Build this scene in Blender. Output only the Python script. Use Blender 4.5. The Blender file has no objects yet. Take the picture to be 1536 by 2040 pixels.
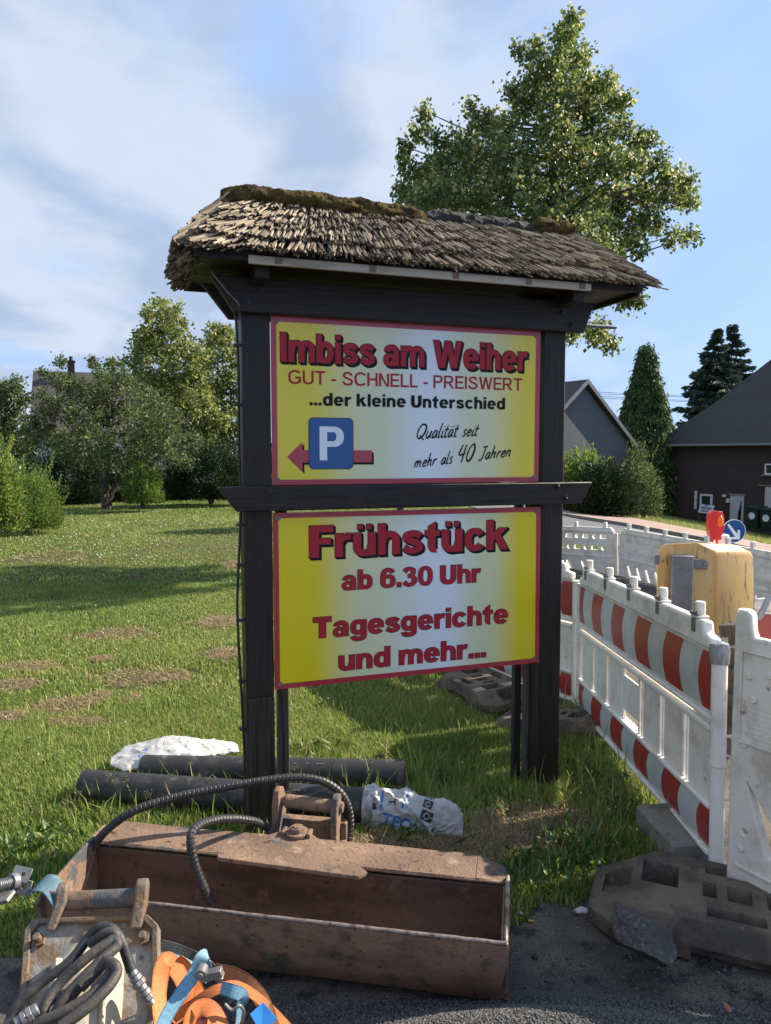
import bpy, bmesh, math, random
import numpy as np
from mathutils import Vector, Matrix, noise as mnoise
from mathutils.bvhtree import BVHTree
R = math.radians
random.seed(7)
rng = np.random.default_rng(11)
scene = bpy.context.scene
COL = scene.collection

# ------------------------------------------------------------------ camera
EYE = Vector((0.0, 0.0, 1.65)); PITCH = R(4.4); FPX = 1500.0
cd = bpy.data.cameras.new("camera"); cam = bpy.data.objects.new("camera", cd); COL.objects.link(cam)
cd.sensor_fit = 'VERTICAL'; cd.sensor_height = 24.0; cd.lens = 24.0 * FPX / 2040.0
cd.clip_start = 0.05; cd.clip_end = 2000
cam.location = EYE; cam.rotation_euler = (R(90) - PITCH, 0, 0)
scene.camera = cam

# ------------------------------------------------------------------ sun, sky, exposure
SUN_EL, SUN_AZ = R(35.0), R(68.0)          # azimuth clockwise from +Y
SUNV = Vector((math.sin(SUN_AZ) * math.cos(SUN_EL), math.cos(SUN_AZ) * math.cos(SUN_EL), math.sin(SUN_EL)))
sd = bpy.data.lights.new("sun", 'SUN'); sun = bpy.data.objects.new("sun", sd); COL.objects.link(sun)
sd.energy = 5.0; sd.angle = R(0.53); sd.color = (1.0, 0.90, 0.74)
sun.rotation_euler = SUNV.to_track_quat('Z', 'Y').to_euler()
scene.view_settings.view_transform = 'Standard'; scene.view_settings.look = 'None'
scene.view_settings.exposure = 1.10; scene.view_settings.gamma = 1.0
scene.cycles.max_bounces = 8; scene.cycles.transparent_max_bounces = 6

w = bpy.data.worlds.new("World"); scene.world = w; w.use_nodes = True
nt = w.node_tree; nt.nodes.clear()
def N(t, **k):
    n = nt.nodes.new(t)
    for a, v in k.items(): setattr(n, a, v)
    return n
out = N('ShaderNodeOutputWorld'); bg = N('ShaderNodeBackground'); bg.inputs[1].default_value = 0.15
sky = N('ShaderNodeTexSky', sky_type='NISHITA', sun_disc=False, sun_elevation=SUN_EL, sun_rotation=SUN_AZ,
        altitude=300, air_density=1.0, dust_density=0.6, ozone_density=2.5)
tc = N('ShaderNodeTexCoord'); sep = N('ShaderNodeSeparateXYZ'); nt.links.new(tc.outputs['Generated'], sep.inputs[0])
zz = N('ShaderNodeMath', operation='ADD'); nt.links.new(sep.outputs[2], zz.inputs[0]); zz.inputs[1].default_value = 0.22
zm = N('ShaderNodeMath', operation='MAXIMUM'); nt.links.new(zz.outputs[0], zm.inputs[0]); zm.inputs[1].default_value = 0.08
dv = N('ShaderNodeVectorMath', operation='DIVIDE'); cz = N('ShaderNodeCombineXYZ')
for i in range(3): nt.links.new(zm.outputs[0], cz.inputs[i])
nt.links.new(tc.outputs['Generated'], dv.inputs[0]); nt.links.new(cz.outputs[0], dv.inputs[1])
mp = N('ShaderNodeMapping'); mp.inputs['Scale'].default_value = (1.0, 0.75, 1.0); mp.inputs['Location'].default_value = (0.35, 0.9, 0.2)
mp.inputs['Rotation'].default_value = (0, 0, R(-25))
nt.links.new(dv.outputs[0], mp.inputs[0])
def cloud(scale, det, lo, hi, dist=0.4):
    n1 = N('ShaderNodeTexNoise'); n1.inputs['Scale'].default_value = scale; n1.inputs['Detail'].default_value = det
    n1.inputs['Roughness'].default_value = 0.52; n1.inputs['Distortion'].default_value = dist
    nt.links.new(mp.outputs[0], n1.inputs['Vector'])
    r = N('ShaderNodeMapRange', interpolation_type='SMOOTHSTEP'); r.inputs[1].default_value = lo; r.inputs[2].default_value = hi
    nt.links.new(n1.outputs[0], r.inputs[0]); return r.outputs[0]
def mth(op, a, b, clamp=False):
    m = N('ShaderNodeMath', operation=op, use_clamp=clamp)
    for i, v in enumerate((a, b)):
        if isinstance(v, (int, float)): m.inputs[i].default_value = v
        else: nt.links.new(v, m.inputs[i])
    return m.outputs[0]
def mixc(fac, a, b):
    m = N('ShaderNodeMix', data_type='RGBA')
    for s, v in ((m.inputs[0], fac), (m.inputs[6], a), (m.inputs[7], b)):
        if isinstance(v, (int, float)): s.default_value = v
        elif isinstance(v, tuple): s.default_value = (*v, 1)
        else: nt.links.new(v, s)
    return m.outputs[2]
# cloud cover is heavier towards the west (left), thinner towards the east
west = N('ShaderNodeMapRange', interpolation_type='SMOOTHSTEP'); nt.links.new(sep.outputs[0], west.inputs[0])
west.inputs[1].default_value = 0.50; west.inputs[2].default_value = -0.08; west.inputs[3].default_value = 0.10; west.inputs[4].default_value = 1.0
low = N('ShaderNodeMapRange', interpolation_type='SMOOTHSTEP'); nt.links.new(sep.outputs[2], low.inputs[0])
low.inputs[1].default_value = 0.36; low.inputs[2].default_value = 0.0; low.inputs[3].default_value = 0.0; low.inputs[4].default_value = 0.5
c1 = cloud(1.7, 7, 0.24, 0.54)
c2 = cloud(5.0, 9, 0.42, 0.78, 0.6)
cover = mth('MULTIPLY', mth('ADD', mth('MULTIPLY', c1, 0.95), mth('MULTIPLY', c2, 0.45)), west.outputs[0], True)
veil = mth('MULTIPLY', low.outputs[0], west.outputs[0])
cover = mth('MAXIMUM', cover, veil)
grey = cloud(2.6, 7, 0.40, 0.64)
ccol = mixc(grey, (2.15, 2.42, 2.9), (1.42, 1.80, 2.5))
tint = mixc(0.92, sky.outputs[0], (1.30, 2.02, 3.45))
fin = mixc(cover, tint, ccol)
nt.links.new(fin, bg.inputs[0]); nt.links.new(bg.outputs[0], out.inputs[0])

# ------------------------------------------------------------------ points: a ray of the survey photograph met with a height or a depth
_f = Vector((0, math.cos(PITCH), -math.sin(PITCH))); _u = Vector((0, math.sin(PITCH), math.cos(PITCH)))
def ray(px, py): return Vector((1, 0, 0)) * ((px - 768) / FPX) + _u * ((1020 - py) / FPX) + _f
def G(px, py, z=0.0):
    r = ray(px, py); return EYE + r * ((z - EYE.z) / r.z)
def D(px, py, y):
    r = ray(px, py); return EYE + r * (y / r.y)
# ------------------------------------------------------------------ materials
MATS = {}
def mat(name, col, rough=0.6, metal=0.0, layers=(), bump=(), spec=0.5, coat=0.0, trans=0.0, tone=None, alpha=None, emit=None, xz=False):
    """layers: (scale, colour, lo, hi[, detail]) blotches; bump: (scale, strength[, detail]); tone: colours along the 'tone' attribute"""
    m = bpy.data.materials.new(name); m.use_nodes = True; t = m.node_tree; b = t.nodes['Principled BSDF']; L = t.links
    b.inputs['Roughness'].default_value = rough; b.inputs['Metallic'].default_value = metal
    b.inputs['Specular IOR Level'].default_value = spec; b.inputs['Coat Weight'].default_value = coat
    b.inputs['Coat Roughness'].default_value = 0.12
    co = t.nodes.new('ShaderNodeTexCoord')
    def noi(sc, det):
        n = t.nodes.new('ShaderNodeTexNoise'); n.inputs['Detail'].default_value = det; n.inputs['Roughness'].default_value = 0.6
        if isinstance(sc, (tuple, list)):
            mp = t.nodes.new('ShaderNodeMapping'); mp.inputs['Scale'].default_value = sc
            L.new(co.outputs['Object'], mp.inputs[0]); L.new(mp.outputs[0], n.inputs['Vector']); n.inputs['Scale'].default_value = 1.0
        else:
            L.new(co.outputs['Object'], n.inputs['Vector']); n.inputs['Scale'].default_value = sc
        return n.outputs[0]
    if tone:
        a = t.nodes.new('ShaderNodeAttribute'); a.attribute_name = 'tone'
        r = t.nodes.new('ShaderNodeValToRGB'); e = r.color_ramp.elements
        while len(e) < len(tone): e.new(0.5)
        for i, c in enumerate(tone):
            e[i].position = i / (len(tone) - 1); e[i].color = (*c, 1)
        L.new(a.outputs['Fac'], r.inputs[0]); cur = r.outputs[0]
    else:
        rg = t.nodes.new('ShaderNodeRGB'); rg.outputs[0].default_value = (*col, 1); cur = rg.outputs[0]
    rl = None
    for ly in layers:
        sc, c2, lo, hi = ly[:4]; det = ly[4] if len(ly) > 4 else 6
        mr = t.nodes.new('ShaderNodeMapRange'); mr.interpolation_type = 'SMOOTHSTEP'
        mr.inputs[1].default_value = lo; mr.inputs[2].default_value = hi; L.new(noi(sc, det), mr.inputs[0])
        mx = t.nodes.new('ShaderNodeMix'); mx.data_type = 'RGBA'
        L.new(mr.outputs[0], mx.inputs[0]); L.new(cur, mx.inputs[6]); mx.inputs[7].default_value = (*c2, 1); cur = mx.outputs[2]
        rl = mr.outputs[0]
    if emit is None: L.new(cur, b.inputs['Base Color'])
    else:
        L.new(cur, b.inputs['Base Color']); b.inputs['Emission Color'].default_value = (*col, 1); b.inputs['Emission Strength'].default_value = emit
    if bump:
        prev = None
        for bp in bump:
            bn = t.nodes.new('ShaderNodeBump'); bn.inputs['Strength'].default_value = bp[1]; bn.inputs['Distance'].default_value = 0.01
            L.new(noi(bp[0], bp[2] if len(bp) > 2 else 5), bn.inputs['Height'])
            if prev: L.new(prev, bn.inputs['Normal'])
            prev = bn.outputs[0]
        L.new(prev, b.inputs['Normal'])
    if trans:
        tr = t.nodes.new('ShaderNodeBsdfTranslucent'); ms = t.nodes.new('ShaderNodeMixShader'); ms.inputs[0].default_value = trans
        hs = t.nodes.new('ShaderNodeHueSaturation'); hs.inputs['Value'].default_value = 1.7; hs.inputs['Hue'].default_value = 0.485
        L.new(cur, hs.inputs['Color']); L.new(hs.outputs[0], tr.inputs[0])
        L.new(b.outputs[0], ms.inputs[1]); L.new(tr.outputs[0], ms.inputs[2]); L.new(ms.outputs[0], t.nodes['Material Output'].inputs[0])
    MATS[name] = m
    return m

dark_wood = mat('dark_wood', (0.026, 0.018, 0.014), 0.48, layers=[((45, 45, 3), (0.010, 0.008, 0.008), 0.45, 0.7), (7, (0.032, 0.026, 0.022), 0.55, 0.8)],
                bump=[((60, 60, 2.5), 0.45, 7), (9, 0.15)], spec=0.3)
dark_wood_h = mat('dark_wood_lengthwise', (0.026, 0.0185, 0.0145), 0.48, layers=[((3, 45, 45), (0.011, 0.009, 0.009), 0.45, 0.7), (6, (0.032, 0.026, 0.022), 0.55, 0.8)],
                  bump=[((2.5, 60, 60), 0.45, 7), (9, 0.15)], spec=0.3)
old_wood = mat('weathered_wood', (0.055, 0.039, 0.028), 0.75, layers=[((70, 70, 2.2), (0.020, 0.014, 0.011), 0.42, 0.62, 8), (12, (0.10, 0.075, 0.05), 0.6, 0.85)],
               bump=[((80, 80, 2.5), 1.0, 8)], spec=0.3)
grey_wood = mat('grey_wood', (0.10, 0.085, 0.075), 0.8, layers=[((50, 50, 3), (0.04, 0.034, 0.03), 0.45, 0.65)], bump=[((70, 70, 3), 0.7, 7)], spec=0.25)
black_paint = mat('black_paint', (0.012, 0.012, 0.014), 0.45)
bolt_steel = mat('bolt_steel', (0.03, 0.028, 0.03), 0.4, 0.6, layers=[(60, (0.08, 0.06, 0.05), 0.5, 0.7)])
steel = mat('dull_steel', (0.25, 0.24, 0.235), 0.5, 0.6, layers=[(25, (0.16, 0.15, 0.15), 0.45, 0.7), (60, (0.20, 0.13, 0.08), 0.62, 0.75)], bump=[(70, 0.1)])
galv = mat('galvanised_steel', (0.19, 0.195, 0.205), 0.55, 0.4, layers=[(16, (0.14, 0.15, 0.165), 0.4, 0.65)], bump=[(50, 0.08)])
alu = mat('lamp_housing', (0.50, 0.43, 0.35), 0.55, 0.1, layers=[((4, 30, 30), (0.30, 0.25, 0.20), 0.45, 0.75), (9, (0.24, 0.17, 0.12), 0.62, 0.8)])
sign_red = mat('sign_red', (0.42, 0.028, 0.045), 0.28, coat=0.3, layers=[(14, (0.36, 0.03, 0.045), 0.4, 0.8)])
text_red = mat('print_red', (0.40, 0.017, 0.030), 0.5, coat=0.0, spec=0.3)
ink = mat('print_black', (0.010, 0.010, 0.010), 0.5, coat=0.0, spec=0.2)
blue_print = mat('print_blue', (0.006, 0.075, 0.26), 0.3, coat=0.25)
white_print = mat('print_white', (0.74, 0.78, 0.84), 0.35, coat=0.2)
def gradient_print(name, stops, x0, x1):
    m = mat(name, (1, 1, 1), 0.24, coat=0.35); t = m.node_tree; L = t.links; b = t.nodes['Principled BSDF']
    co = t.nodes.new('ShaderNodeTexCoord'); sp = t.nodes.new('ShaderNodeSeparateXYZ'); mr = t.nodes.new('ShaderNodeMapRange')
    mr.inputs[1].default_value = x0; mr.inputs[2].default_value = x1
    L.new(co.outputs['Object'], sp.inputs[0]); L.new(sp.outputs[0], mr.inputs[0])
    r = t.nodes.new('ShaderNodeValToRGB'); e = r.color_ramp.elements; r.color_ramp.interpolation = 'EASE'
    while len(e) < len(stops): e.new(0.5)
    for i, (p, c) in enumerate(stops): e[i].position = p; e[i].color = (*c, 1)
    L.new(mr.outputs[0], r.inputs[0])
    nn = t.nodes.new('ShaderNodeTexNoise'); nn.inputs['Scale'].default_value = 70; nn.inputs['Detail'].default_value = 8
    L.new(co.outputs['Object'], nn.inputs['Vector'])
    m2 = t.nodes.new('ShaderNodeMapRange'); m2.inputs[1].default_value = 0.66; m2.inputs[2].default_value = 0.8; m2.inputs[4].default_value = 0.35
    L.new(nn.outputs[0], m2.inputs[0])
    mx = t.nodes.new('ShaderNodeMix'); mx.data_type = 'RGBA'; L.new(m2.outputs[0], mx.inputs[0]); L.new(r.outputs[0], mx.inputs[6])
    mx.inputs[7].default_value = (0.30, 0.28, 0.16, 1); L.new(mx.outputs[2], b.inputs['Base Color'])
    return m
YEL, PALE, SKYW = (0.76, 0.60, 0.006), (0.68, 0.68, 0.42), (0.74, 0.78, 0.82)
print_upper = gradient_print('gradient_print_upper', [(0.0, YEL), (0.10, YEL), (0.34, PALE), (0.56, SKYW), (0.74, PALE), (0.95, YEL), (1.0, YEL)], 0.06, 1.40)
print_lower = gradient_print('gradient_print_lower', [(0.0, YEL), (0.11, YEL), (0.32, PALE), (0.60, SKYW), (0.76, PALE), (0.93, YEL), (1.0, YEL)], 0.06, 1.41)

reed = mat('reed', (0.3, 0.25, 0.18), 0.75, tone=[(0.034, 0.026, 0.019), (0.118, 0.090, 0.061), (0.255, 0.198, 0.132), (0.42, 0.34, 0.23)], spec=0.3)
thatch_core = mat('thatch_core', (0.03, 0.024, 0.018), 0.9, layers=[(50, (0.012, 0.010, 0.008), 0.4, 0.6)], bump=[(80, 1.0)])
moss = mat('moss', (0.11, 0.078, 0.026), 0.95, layers=[(18, (0.055, 0.038, 0.018), 0.42, 0.58), (45, (0.17, 0.125, 0.03), 0.55, 0.75)], bump=[(160, 1.0, 8), (45, 0.8)], spec=0.1)
ridge_net = mat('ridge_net', (0.034, 0.031, 0.029), 0.85, layers=[(140, (0.085, 0.082, 0.08), 0.52, 0.64), (30, (0.03, 0.026, 0.02), 0.5, 0.7)], bump=[(200, 1.0)])

rust = mat('rust', (0.24, 0.155, 0.105), 0.82, 0.15, layers=[(3.5, (0.15, 0.098, 0.07), 0.42, 0.62), (14, (0.33, 0.225, 0.155), 0.52, 0.72), (38, (0.055, 0.036, 0.028), 0.56, 0.72, 9), (6.5, (0.085, 0.088, 0.092), 0.56, 0.62, 9)],
           bump=[(90, 0.5, 7), (18, 0.2)], spec=0.3)
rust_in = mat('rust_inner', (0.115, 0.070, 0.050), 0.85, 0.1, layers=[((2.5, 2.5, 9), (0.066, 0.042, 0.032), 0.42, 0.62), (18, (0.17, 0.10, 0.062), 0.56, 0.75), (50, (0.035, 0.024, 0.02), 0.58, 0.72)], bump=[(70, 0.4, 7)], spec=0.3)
rust_lip = mat('rust_lip', (0.32, 0.195, 0.135), 0.6, 0.35, layers=[((3, 3, 8), (0.20, 0.122, 0.084), 0.42, 0.65), (11, (0.12, 0.10, 0.075), 0.52, 0.68), (60, (0.07, 0.040, 0.028), 0.58, 0.72)], bump=[(70, 0.4, 7), (12, 0.15)], spec=0.4)
worn_edge = mat('worn_edge', (0.30, 0.25, 0.22), 0.45, 0.5, layers=[(30, (0.16, 0.09, 0.06), 0.45, 0.62)])
rust_grey = mat('rust_grey', (0.15, 0.115, 0.085), 0.75, 0.2, layers=[(9, (0.20, 0.11, 0.05), 0.50, 0.68), (20, (0.30, 0.25, 0.20), 0.56, 0.7), (30, (0.05, 0.042, 0.036), 0.56, 0.7)], bump=[(70, 0.5, 7)])
cream_paint = mat('dirty_cream_paint', (0.50, 0.43, 0.31), 0.5, layers=[(7, (0.26, 0.18, 0.10), 0.50, 0.66), (24, (0.10, 0.07, 0.045), 0.60, 0.70), (14, (0.66, 0.62, 0.52), 0.62, 0.75)], bump=[(60, 0.3)])
plate_paint = mat('worn_grey_paint', (0.24, 0.23, 0.22), 0.55, layers=[(8, (0.17, 0.11, 0.06), 0.46, 0.60, 8), (22, (0.06, 0.05, 0.045), 0.55, 0.68), (5, (0.30, 0.30, 0.31), 0.60, 0.7)], bump=[(60, 0.4)])
hose = mat('rubber_hose', (0.022, 0.021, 0.023), 0.5, layers=[(25, (0.06, 0.052, 0.046), 0.5, 0.75)], bump=[(120, 0.2)])
hose_dusty = mat('dusty_hose', (0.05, 0.043, 0.037), 0.6, layers=[(22, (0.12, 0.095, 0.07), 0.5, 0.75), (60, (0.03, 0.026, 0.024), 0.5, 0.7)], bump=[(120, 0.25)])
pipe_pe = mat('black_pipe', (0.016, 0.016, 0.017), 0.55, layers=[(9, (0.045, 0.04, 0.036), 0.50, 0.75), (14, (0.11, 0.09, 0.07), 0.54, 0.72, 9)], bump=[(60, 0.1)])
sack = mat('white_sack', (0.52, 0.517, 0.51), 0.4, layers=[(10, (0.35, 0.34, 0.33), 0.45, 0.7), (30, (0.35, 0.31, 0.27), 0.68, 0.8)], bump=[(35, 0.35, 6)], trans=0.12)
sack_grey = mat('printed_sack_grey', (0.14, 0.17, 0.21), 0.5, layers=[(40, (0.5, 0.5, 0.52), 0.56, 0.66)])
tape = mat('silver_tape', (0.34, 0.35, 0.37), 0.35, 0.5, layers=[((60, 8, 8), (0.18, 0.18, 0.19), 0.45, 0.65)], bump=[((80, 14, 14), 0.6)])
sack_blue = mat('sack_blue', (0.035, 0.14, 0.42), 0.5)
sack_black = mat('sack_dark', (0.03, 0.03, 0.035), 0.5)

plastic = mat('dirty_white_plastic', (0.80, 0.755, 0.68), 0.42, layers=[(6, (0.60, 0.55, 0.47), 0.46, 0.70), ((14, 14, 40), (0.36, 0.29, 0.21), 0.60, 0.76, 8), (60, (0.14, 0.11, 0.09), 0.66, 0.73)], bump=[(30, 0.08)])
plastic_old = mat('grimy_white_plastic', (0.76, 0.70, 0.60), 0.5, layers=[(5, (0.46, 0.40, 0.33), 0.46, 0.70), (13, (0.20, 0.14, 0.10), 0.60, 0.72, 8), (60, (0.08, 0.07, 0.06), 0.66, 0.74)], bump=[(25, 0.12)])
refl_red = mat('reflective_red', (0.36, 0.022, 0.028), 0.38, layers=[(10, (0.30, 0.035, 0.038), 0.45, 0.7), (50, (0.5, 0.3, 0.28), 0.70, 0.76)], coat=0.2)
refl_white = mat('reflective_white', (0.50, 0.53, 0.52), 0.38, layers=[(8, (0.42, 0.43, 0.41), 0.45, 0.7), (40, (0.25, 0.22, 0.19), 0.68, 0.77)], coat=0.2)
rubber = mat('dusty_rubber', (0.165, 0.128, 0.096), 0.85, layers=[(7, (0.08, 0.066, 0.054), 0.42, 0.62), (26, (0.20, 0.165, 0.13), 0.56, 0.74), (90, (0.03, 0.027, 0.025), 0.62, 0.7)], bump=[(110, 0.6, 7), (16, 0.2)], spec=0.25)
rock = mat('rock', (0.10, 0.093, 0.085), 0.85, layers=[(60, (0.22, 0.205, 0.185), 0.5, 0.62), (120, (0.05, 0.05, 0.05), 0.5, 0.62), (9, (0.08, 0.072, 0.062), 0.45, 0.7)], bump=[(120, 1.0, 8), (30, 0.6)])
concrete = mat('concrete', (0.22, 0.20, 0.175), 0.85, layers=[(10, (0.13, 0.115, 0.10), 0.45, 0.7), (60, (0.30, 0.28, 0.25), 0.58, 0.72)], bump=[(90, 0.6)])
post_yellow = mat('yellow_paint', (0.62, 0.40, 0.145), 0.42, layers=[(6, (0.56, 0.35, 0.12), 0.4, 0.7), ((30, 30, 5), (0.17, 0.10, 0.045), 0.58, 0.70, 9), (60, (0.12, 0.08, 0.04), 0.68, 0.75)], coat=0.25, bump=[(40, 0.08)])
orange_web = mat('orange_webbing', (0.72, 0.18, 0.025), 0.7, layers=[(9, (0.44, 0.13, 0.045), 0.46, 0.72)], bump=[(300, 0.15)], tone=[(0.29, 0.075, 0.014), (0.58, 0.16, 0.035), (0.68, 0.20, 0.05)])
blue_web = mat('blue_webbing', (0.13, 0.27, 0.36), 0.75, layers=[(10, (0.20, 0.30, 0.33), 0.45, 0.7)], bump=[(300, 0.15)], tone=[(0.059, 0.122, 0.162), (0.123, 0.257, 0.342), (0.195, 0.405, 0.540)])
brown_web = mat('brown_webbing', (0.26, 0.10, 0.035), 0.8, layers=[(12, (0.16, 0.07, 0.03), 0.45, 0.7)], bump=[(300, 0.2)], tone=[(0.117, 0.045, 0.016), (0.247, 0.095, 0.033), (0.390, 0.150, 0.053)])
red_web = mat('red_webbing', (0.34, 0.05, 0.05), 0.75, layers=[(14, (0.24, 0.045, 0.045), 0.45, 0.7)], bump=[(300, 0.6)], tone=[(0.153, 0.023, 0.023), (0.323, 0.048, 0.048), (0.510, 0.075, 0.075)])
grey_web = mat('grey_webbing', (0.10, 0.11, 0.11), 0.8, layers=[(14, (0.16, 0.15, 0.14), 0.45, 0.7)], bump=[(300, 0.6)], tone=[(0.045, 0.050, 0.050), (0.095, 0.104, 0.104), (0.150, 0.165, 0.165)])
blue_tag = mat('blue_tag', (0.03, 0.24, 0.62), 0.5, layers=[(30, (0.03, 0.18, 0.5), 0.45, 0.7)])
lamp_red = mat('lamp_red', (0.72, 0.045, 0.04), 0.3, coat=0.4, trans=0.2)
lamp_amber = mat('lamp_amber', (0.85, 0.26, 0.02), 0.15, coat=0.5, trans=0.25)
glass_dark = mat('window_glass', (0.02, 0.028, 0.032), 0.05, spec=0.9)
frame_white = mat('frame_white', (0.62, 0.64, 0.66), 0.45)
bin_green = mat('bin_green', (0.012, 0.032, 0.022), 0.5)
bin_dark = mat('bin_dark', (0.018, 0.022, 0.025), 0.5)

# ------------------------------------------------------------------ mesh building
class MB:
    def __init__(s): s.v = []; s.f = []; s.t = []; s.m = []
    def add(s, vs, fs, tone=0.5, mi=0):
        o = len(s.v); s.v += [tuple(x) for x in vs]
        for q in fs: s.f.append(tuple(i + o for i in q)); s.t.append(tone); s.m.append(mi)
        return s
    def box(s, c, size, M=None, tone=0.5, mi=0):
        x, y, z = (q / 2 for q in size); vs = [Vector((a * x, b * y, d * z)) for a in (-1, 1) for b in (-1, 1) for d in (-1, 1)]
        c = Vector(c); vs = [(M @ p if M else p) + c for p in vs]
        return s.add(vs, [(0, 1, 3, 2), (4, 6, 7, 5), (0, 4, 5, 1), (2, 3, 7, 6), (0, 2, 6, 4), (1, 5, 7, 3)], tone, mi)
    def bx(s, a, b, tone=0.5, mi=0):
        a, b = Vector(a), Vector(b); return s.box((a + b) / 2, [abs(q) for q in (b - a)], None, tone, mi)
    def prism(s, poly, ext, tone=0.5, mi=0):
        """poly: 3D points of a planar outline, ext: extrusion vector"""
        n = len(poly); e = Vector(ext); vs = [Vector(p) for p in poly] + [Vector(p) + e for p in poly]
        return s.add(vs, [tuple(range(n))[::-1], tuple(range(n, 2 * n))] + [(i, (i + 1) % n, n + (i + 1) % n, n + i) for i in range(n)], tone, mi)
    def tube(s, pts, r, seg=10, caps=True, tone=0.5, mi=0, up=None):
        pts = [Vector(p) for p in pts]; n = len(pts); rr = r if isinstance(r, (list, tuple)) else [r] * n
        o = len(s.v); prev = None
        for i, p in enumerate(pts):
            d = (pts[min(i + 1, n - 1)] - pts[max(i - 1, 0)]); d = d.normalized() if d.length > 1e-9 else Vector((0, 0, 1))
            if prev is None:
                a = Vector(up) if up else (Vector((0, 0, 1)) if abs(d.z) < 0.9 else Vector((1, 0, 0)))
            else: a = prev
            b = d.cross(a).normalized(); a = b.cross(d).normalized(); prev = a
            for k in range(seg):
                q = 2 * math.pi * k / seg; s.v.append(tuple(p + (a * math.cos(q) + b * math.sin(q)) * rr[i]))
        for i in range(n - 1):
            for k in range(seg):
                k2 = (k + 1) % seg; s.f.append((o + i * seg + k, o + i * seg + k2, o + (i + 1) * seg + k2, o + (i + 1) * seg + k)); s.t.append(tone); s.m.append(mi)
        if caps:
            s.f.append(tuple(o + k for k in range(seg))[::-1]); s.t.append(tone); s.m.append(mi)
            s.f.append(tuple(o + (n - 1) * seg + k for k in range(seg))); s.t.append(tone); s.m.append(mi)
        return s
    def build(s, name, m, parent=None, bevel=0.0, smooth=False, seg=2, tone=False):
        me = bpy.data.meshes.new(name); me.from_pydata(s.v, [], s.f); me.update()
        for x in (m if isinstance(m, (list, tuple)) else [m]): me.materials.append(x)
        if any(s.m): me.polygons.foreach_set('material_index', s.m)
        if tone:
            a = me.attributes.new('tone', 'FLOAT', 'FACE'); a.data.foreach_set('value', s.t)
        o = bpy.data.objects.new(name, me); COL.objects.link(o); o.parent = parent
        bm = bmesh.new(); bm.from_mesh(me); bmesh.ops.recalc_face_normals(bm, faces=bm.faces); bm.to_mesh(me); bm.free()
        if smooth: shade(o)
        if bevel:
            md = o.modifiers.new('bevel', 'BEVEL'); md.width = bevel; md.segments = seg; md.limit_method = 'ANGLE'; md.angle_limit = R(40)
            shade(o)
        return o
def shade(o, ang=40):
    me = o.data; me.polygons.foreach_set('use_smooth', [True] * len(me.polygons))
    try: me.set_sharp_from_angle(angle=R(ang))
    except Exception: pass
def obj(name, me, m=None, parent=None):
    if m is not None:
        me.materials.clear(); me.materials.append(m)
    o = bpy.data.objects.new(name, me); COL.objects.link(o); o.parent = parent; return o
def empty(name, loc=(0, 0, 0), rz=0.0, rot=None):
    o = bpy.data.objects.new(name, None); COL.objects.link(o); o.location = loc; o.rotation_euler = rot or (0, 0, rz); o.empty_display_size = 0.1; return o
def tag(o, label=None, cat=None, group=None, kind=None):
    for k, v in (('label', label), ('category', cat), ('group', group), ('kind', kind)):
        if v: o[k] = v
    return o
def copy_tree(o, parent=None):
    c = o.copy(); COL.objects.link(c); c.parent = parent
    for ch in [x for x in bpy.data.objects if x.parent == o]: copy_tree(ch, c)
    return c
def evaluated(o):
    """the mesh of a curve, text or modified object; the source object is removed"""
    dg = bpy.context.evaluated_depsgraph_get(); dg.update()
    me = bpy.data.meshes.new_from_object(o.evaluated_get(dg)); d = o.data
    bpy.data.objects.remove(o)
    return me
def plate_mesh(loops, thick, bevel=0.0, res=1):
    """flat plate in XY from outlines (inner loops are holes), centred on z=0"""
    cu = bpy.data.curves.new('plate', 'CURVE'); cu.dimensions = '2D'; cu.fill_mode = 'BOTH'; cu.extrude = max(thick / 2 - bevel, 0.0); cu.bevel_depth = bevel; cu.bevel_resolution = res
    for lp in loops:
        sp = cu.splines.new('POLY'); sp.points.add(len(lp) - 1); sp.use_cyclic_u = True
        for q, p in zip(sp.points, lp): q.co = (p[0], p[1], 0, 1)
    o = bpy.data.objects.new('plate', cu); COL.objects.link(o); return evaluated(o)
def text_mesh(s, weight=0.0, thick=0.0005, box=None, shear=0.0, res=4, space=1.0):
    """text as a mesh in XY, fitted to box (x0,y0,x1,y1)"""
    cu = bpy.data.curves.new('text', 'FONT'); cu.body = s; cu.offset = weight; cu.extrude = 0; cu.resolution_u = res; cu.shear = shear; cu.space_character = space
    o = bpy.data.objects.new('text', cu); COL.objects.link(o); me = evaluated(o)
    n = len(me.vertices); a = np.empty(n * 3); me.vertices.foreach_get('co', a); a = a.reshape(-1, 3)
    if box:
        lo, hi = a[:, :2].min(0), a[:, :2].max(0)
        a[:, 0] = box[0] + (a[:, 0] - lo[0]) / (hi[0] - lo[0]) * (box[2] - box[0])
        a[:, 1] = box[1] + (a[:, 1] - lo[1]) / (hi[1] - lo[1]) * (box[3] - box[1])
    me.vertices.foreach_set('co', a.ravel()); me.update(); return me
def move_mesh(me, M):
    me.transform(M); me.update(); return me
def join_meshes(name, items, parent=None, mats=None):
    """items: (mesh, material) -> one object"""
    bm = bmesh.new(); ml = []
    for me, m in items:
        if m not in ml: ml.append(m)
        k = ml.index(m); n0 = len(bm.faces); bm.from_mesh(me); bm.faces.ensure_lookup_table()
        for f in bm.faces[n0:]: f.material_index = k
    me = bpy.data.meshes.new(name); bm.to_mesh(me); bm.free()
    for m in ml: me.materials.append(m)
    o = bpy.data.objects.new(name, me); COL.objects.link(o); o.parent = parent; return o
def circle(cx, cy, r, n=20, ry=None): return [(cx + r * math.cos(2 * math.pi * i / n), cy + (ry or r) * math.sin(2 * math.pi * i / n)) for i in range(n)]
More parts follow.
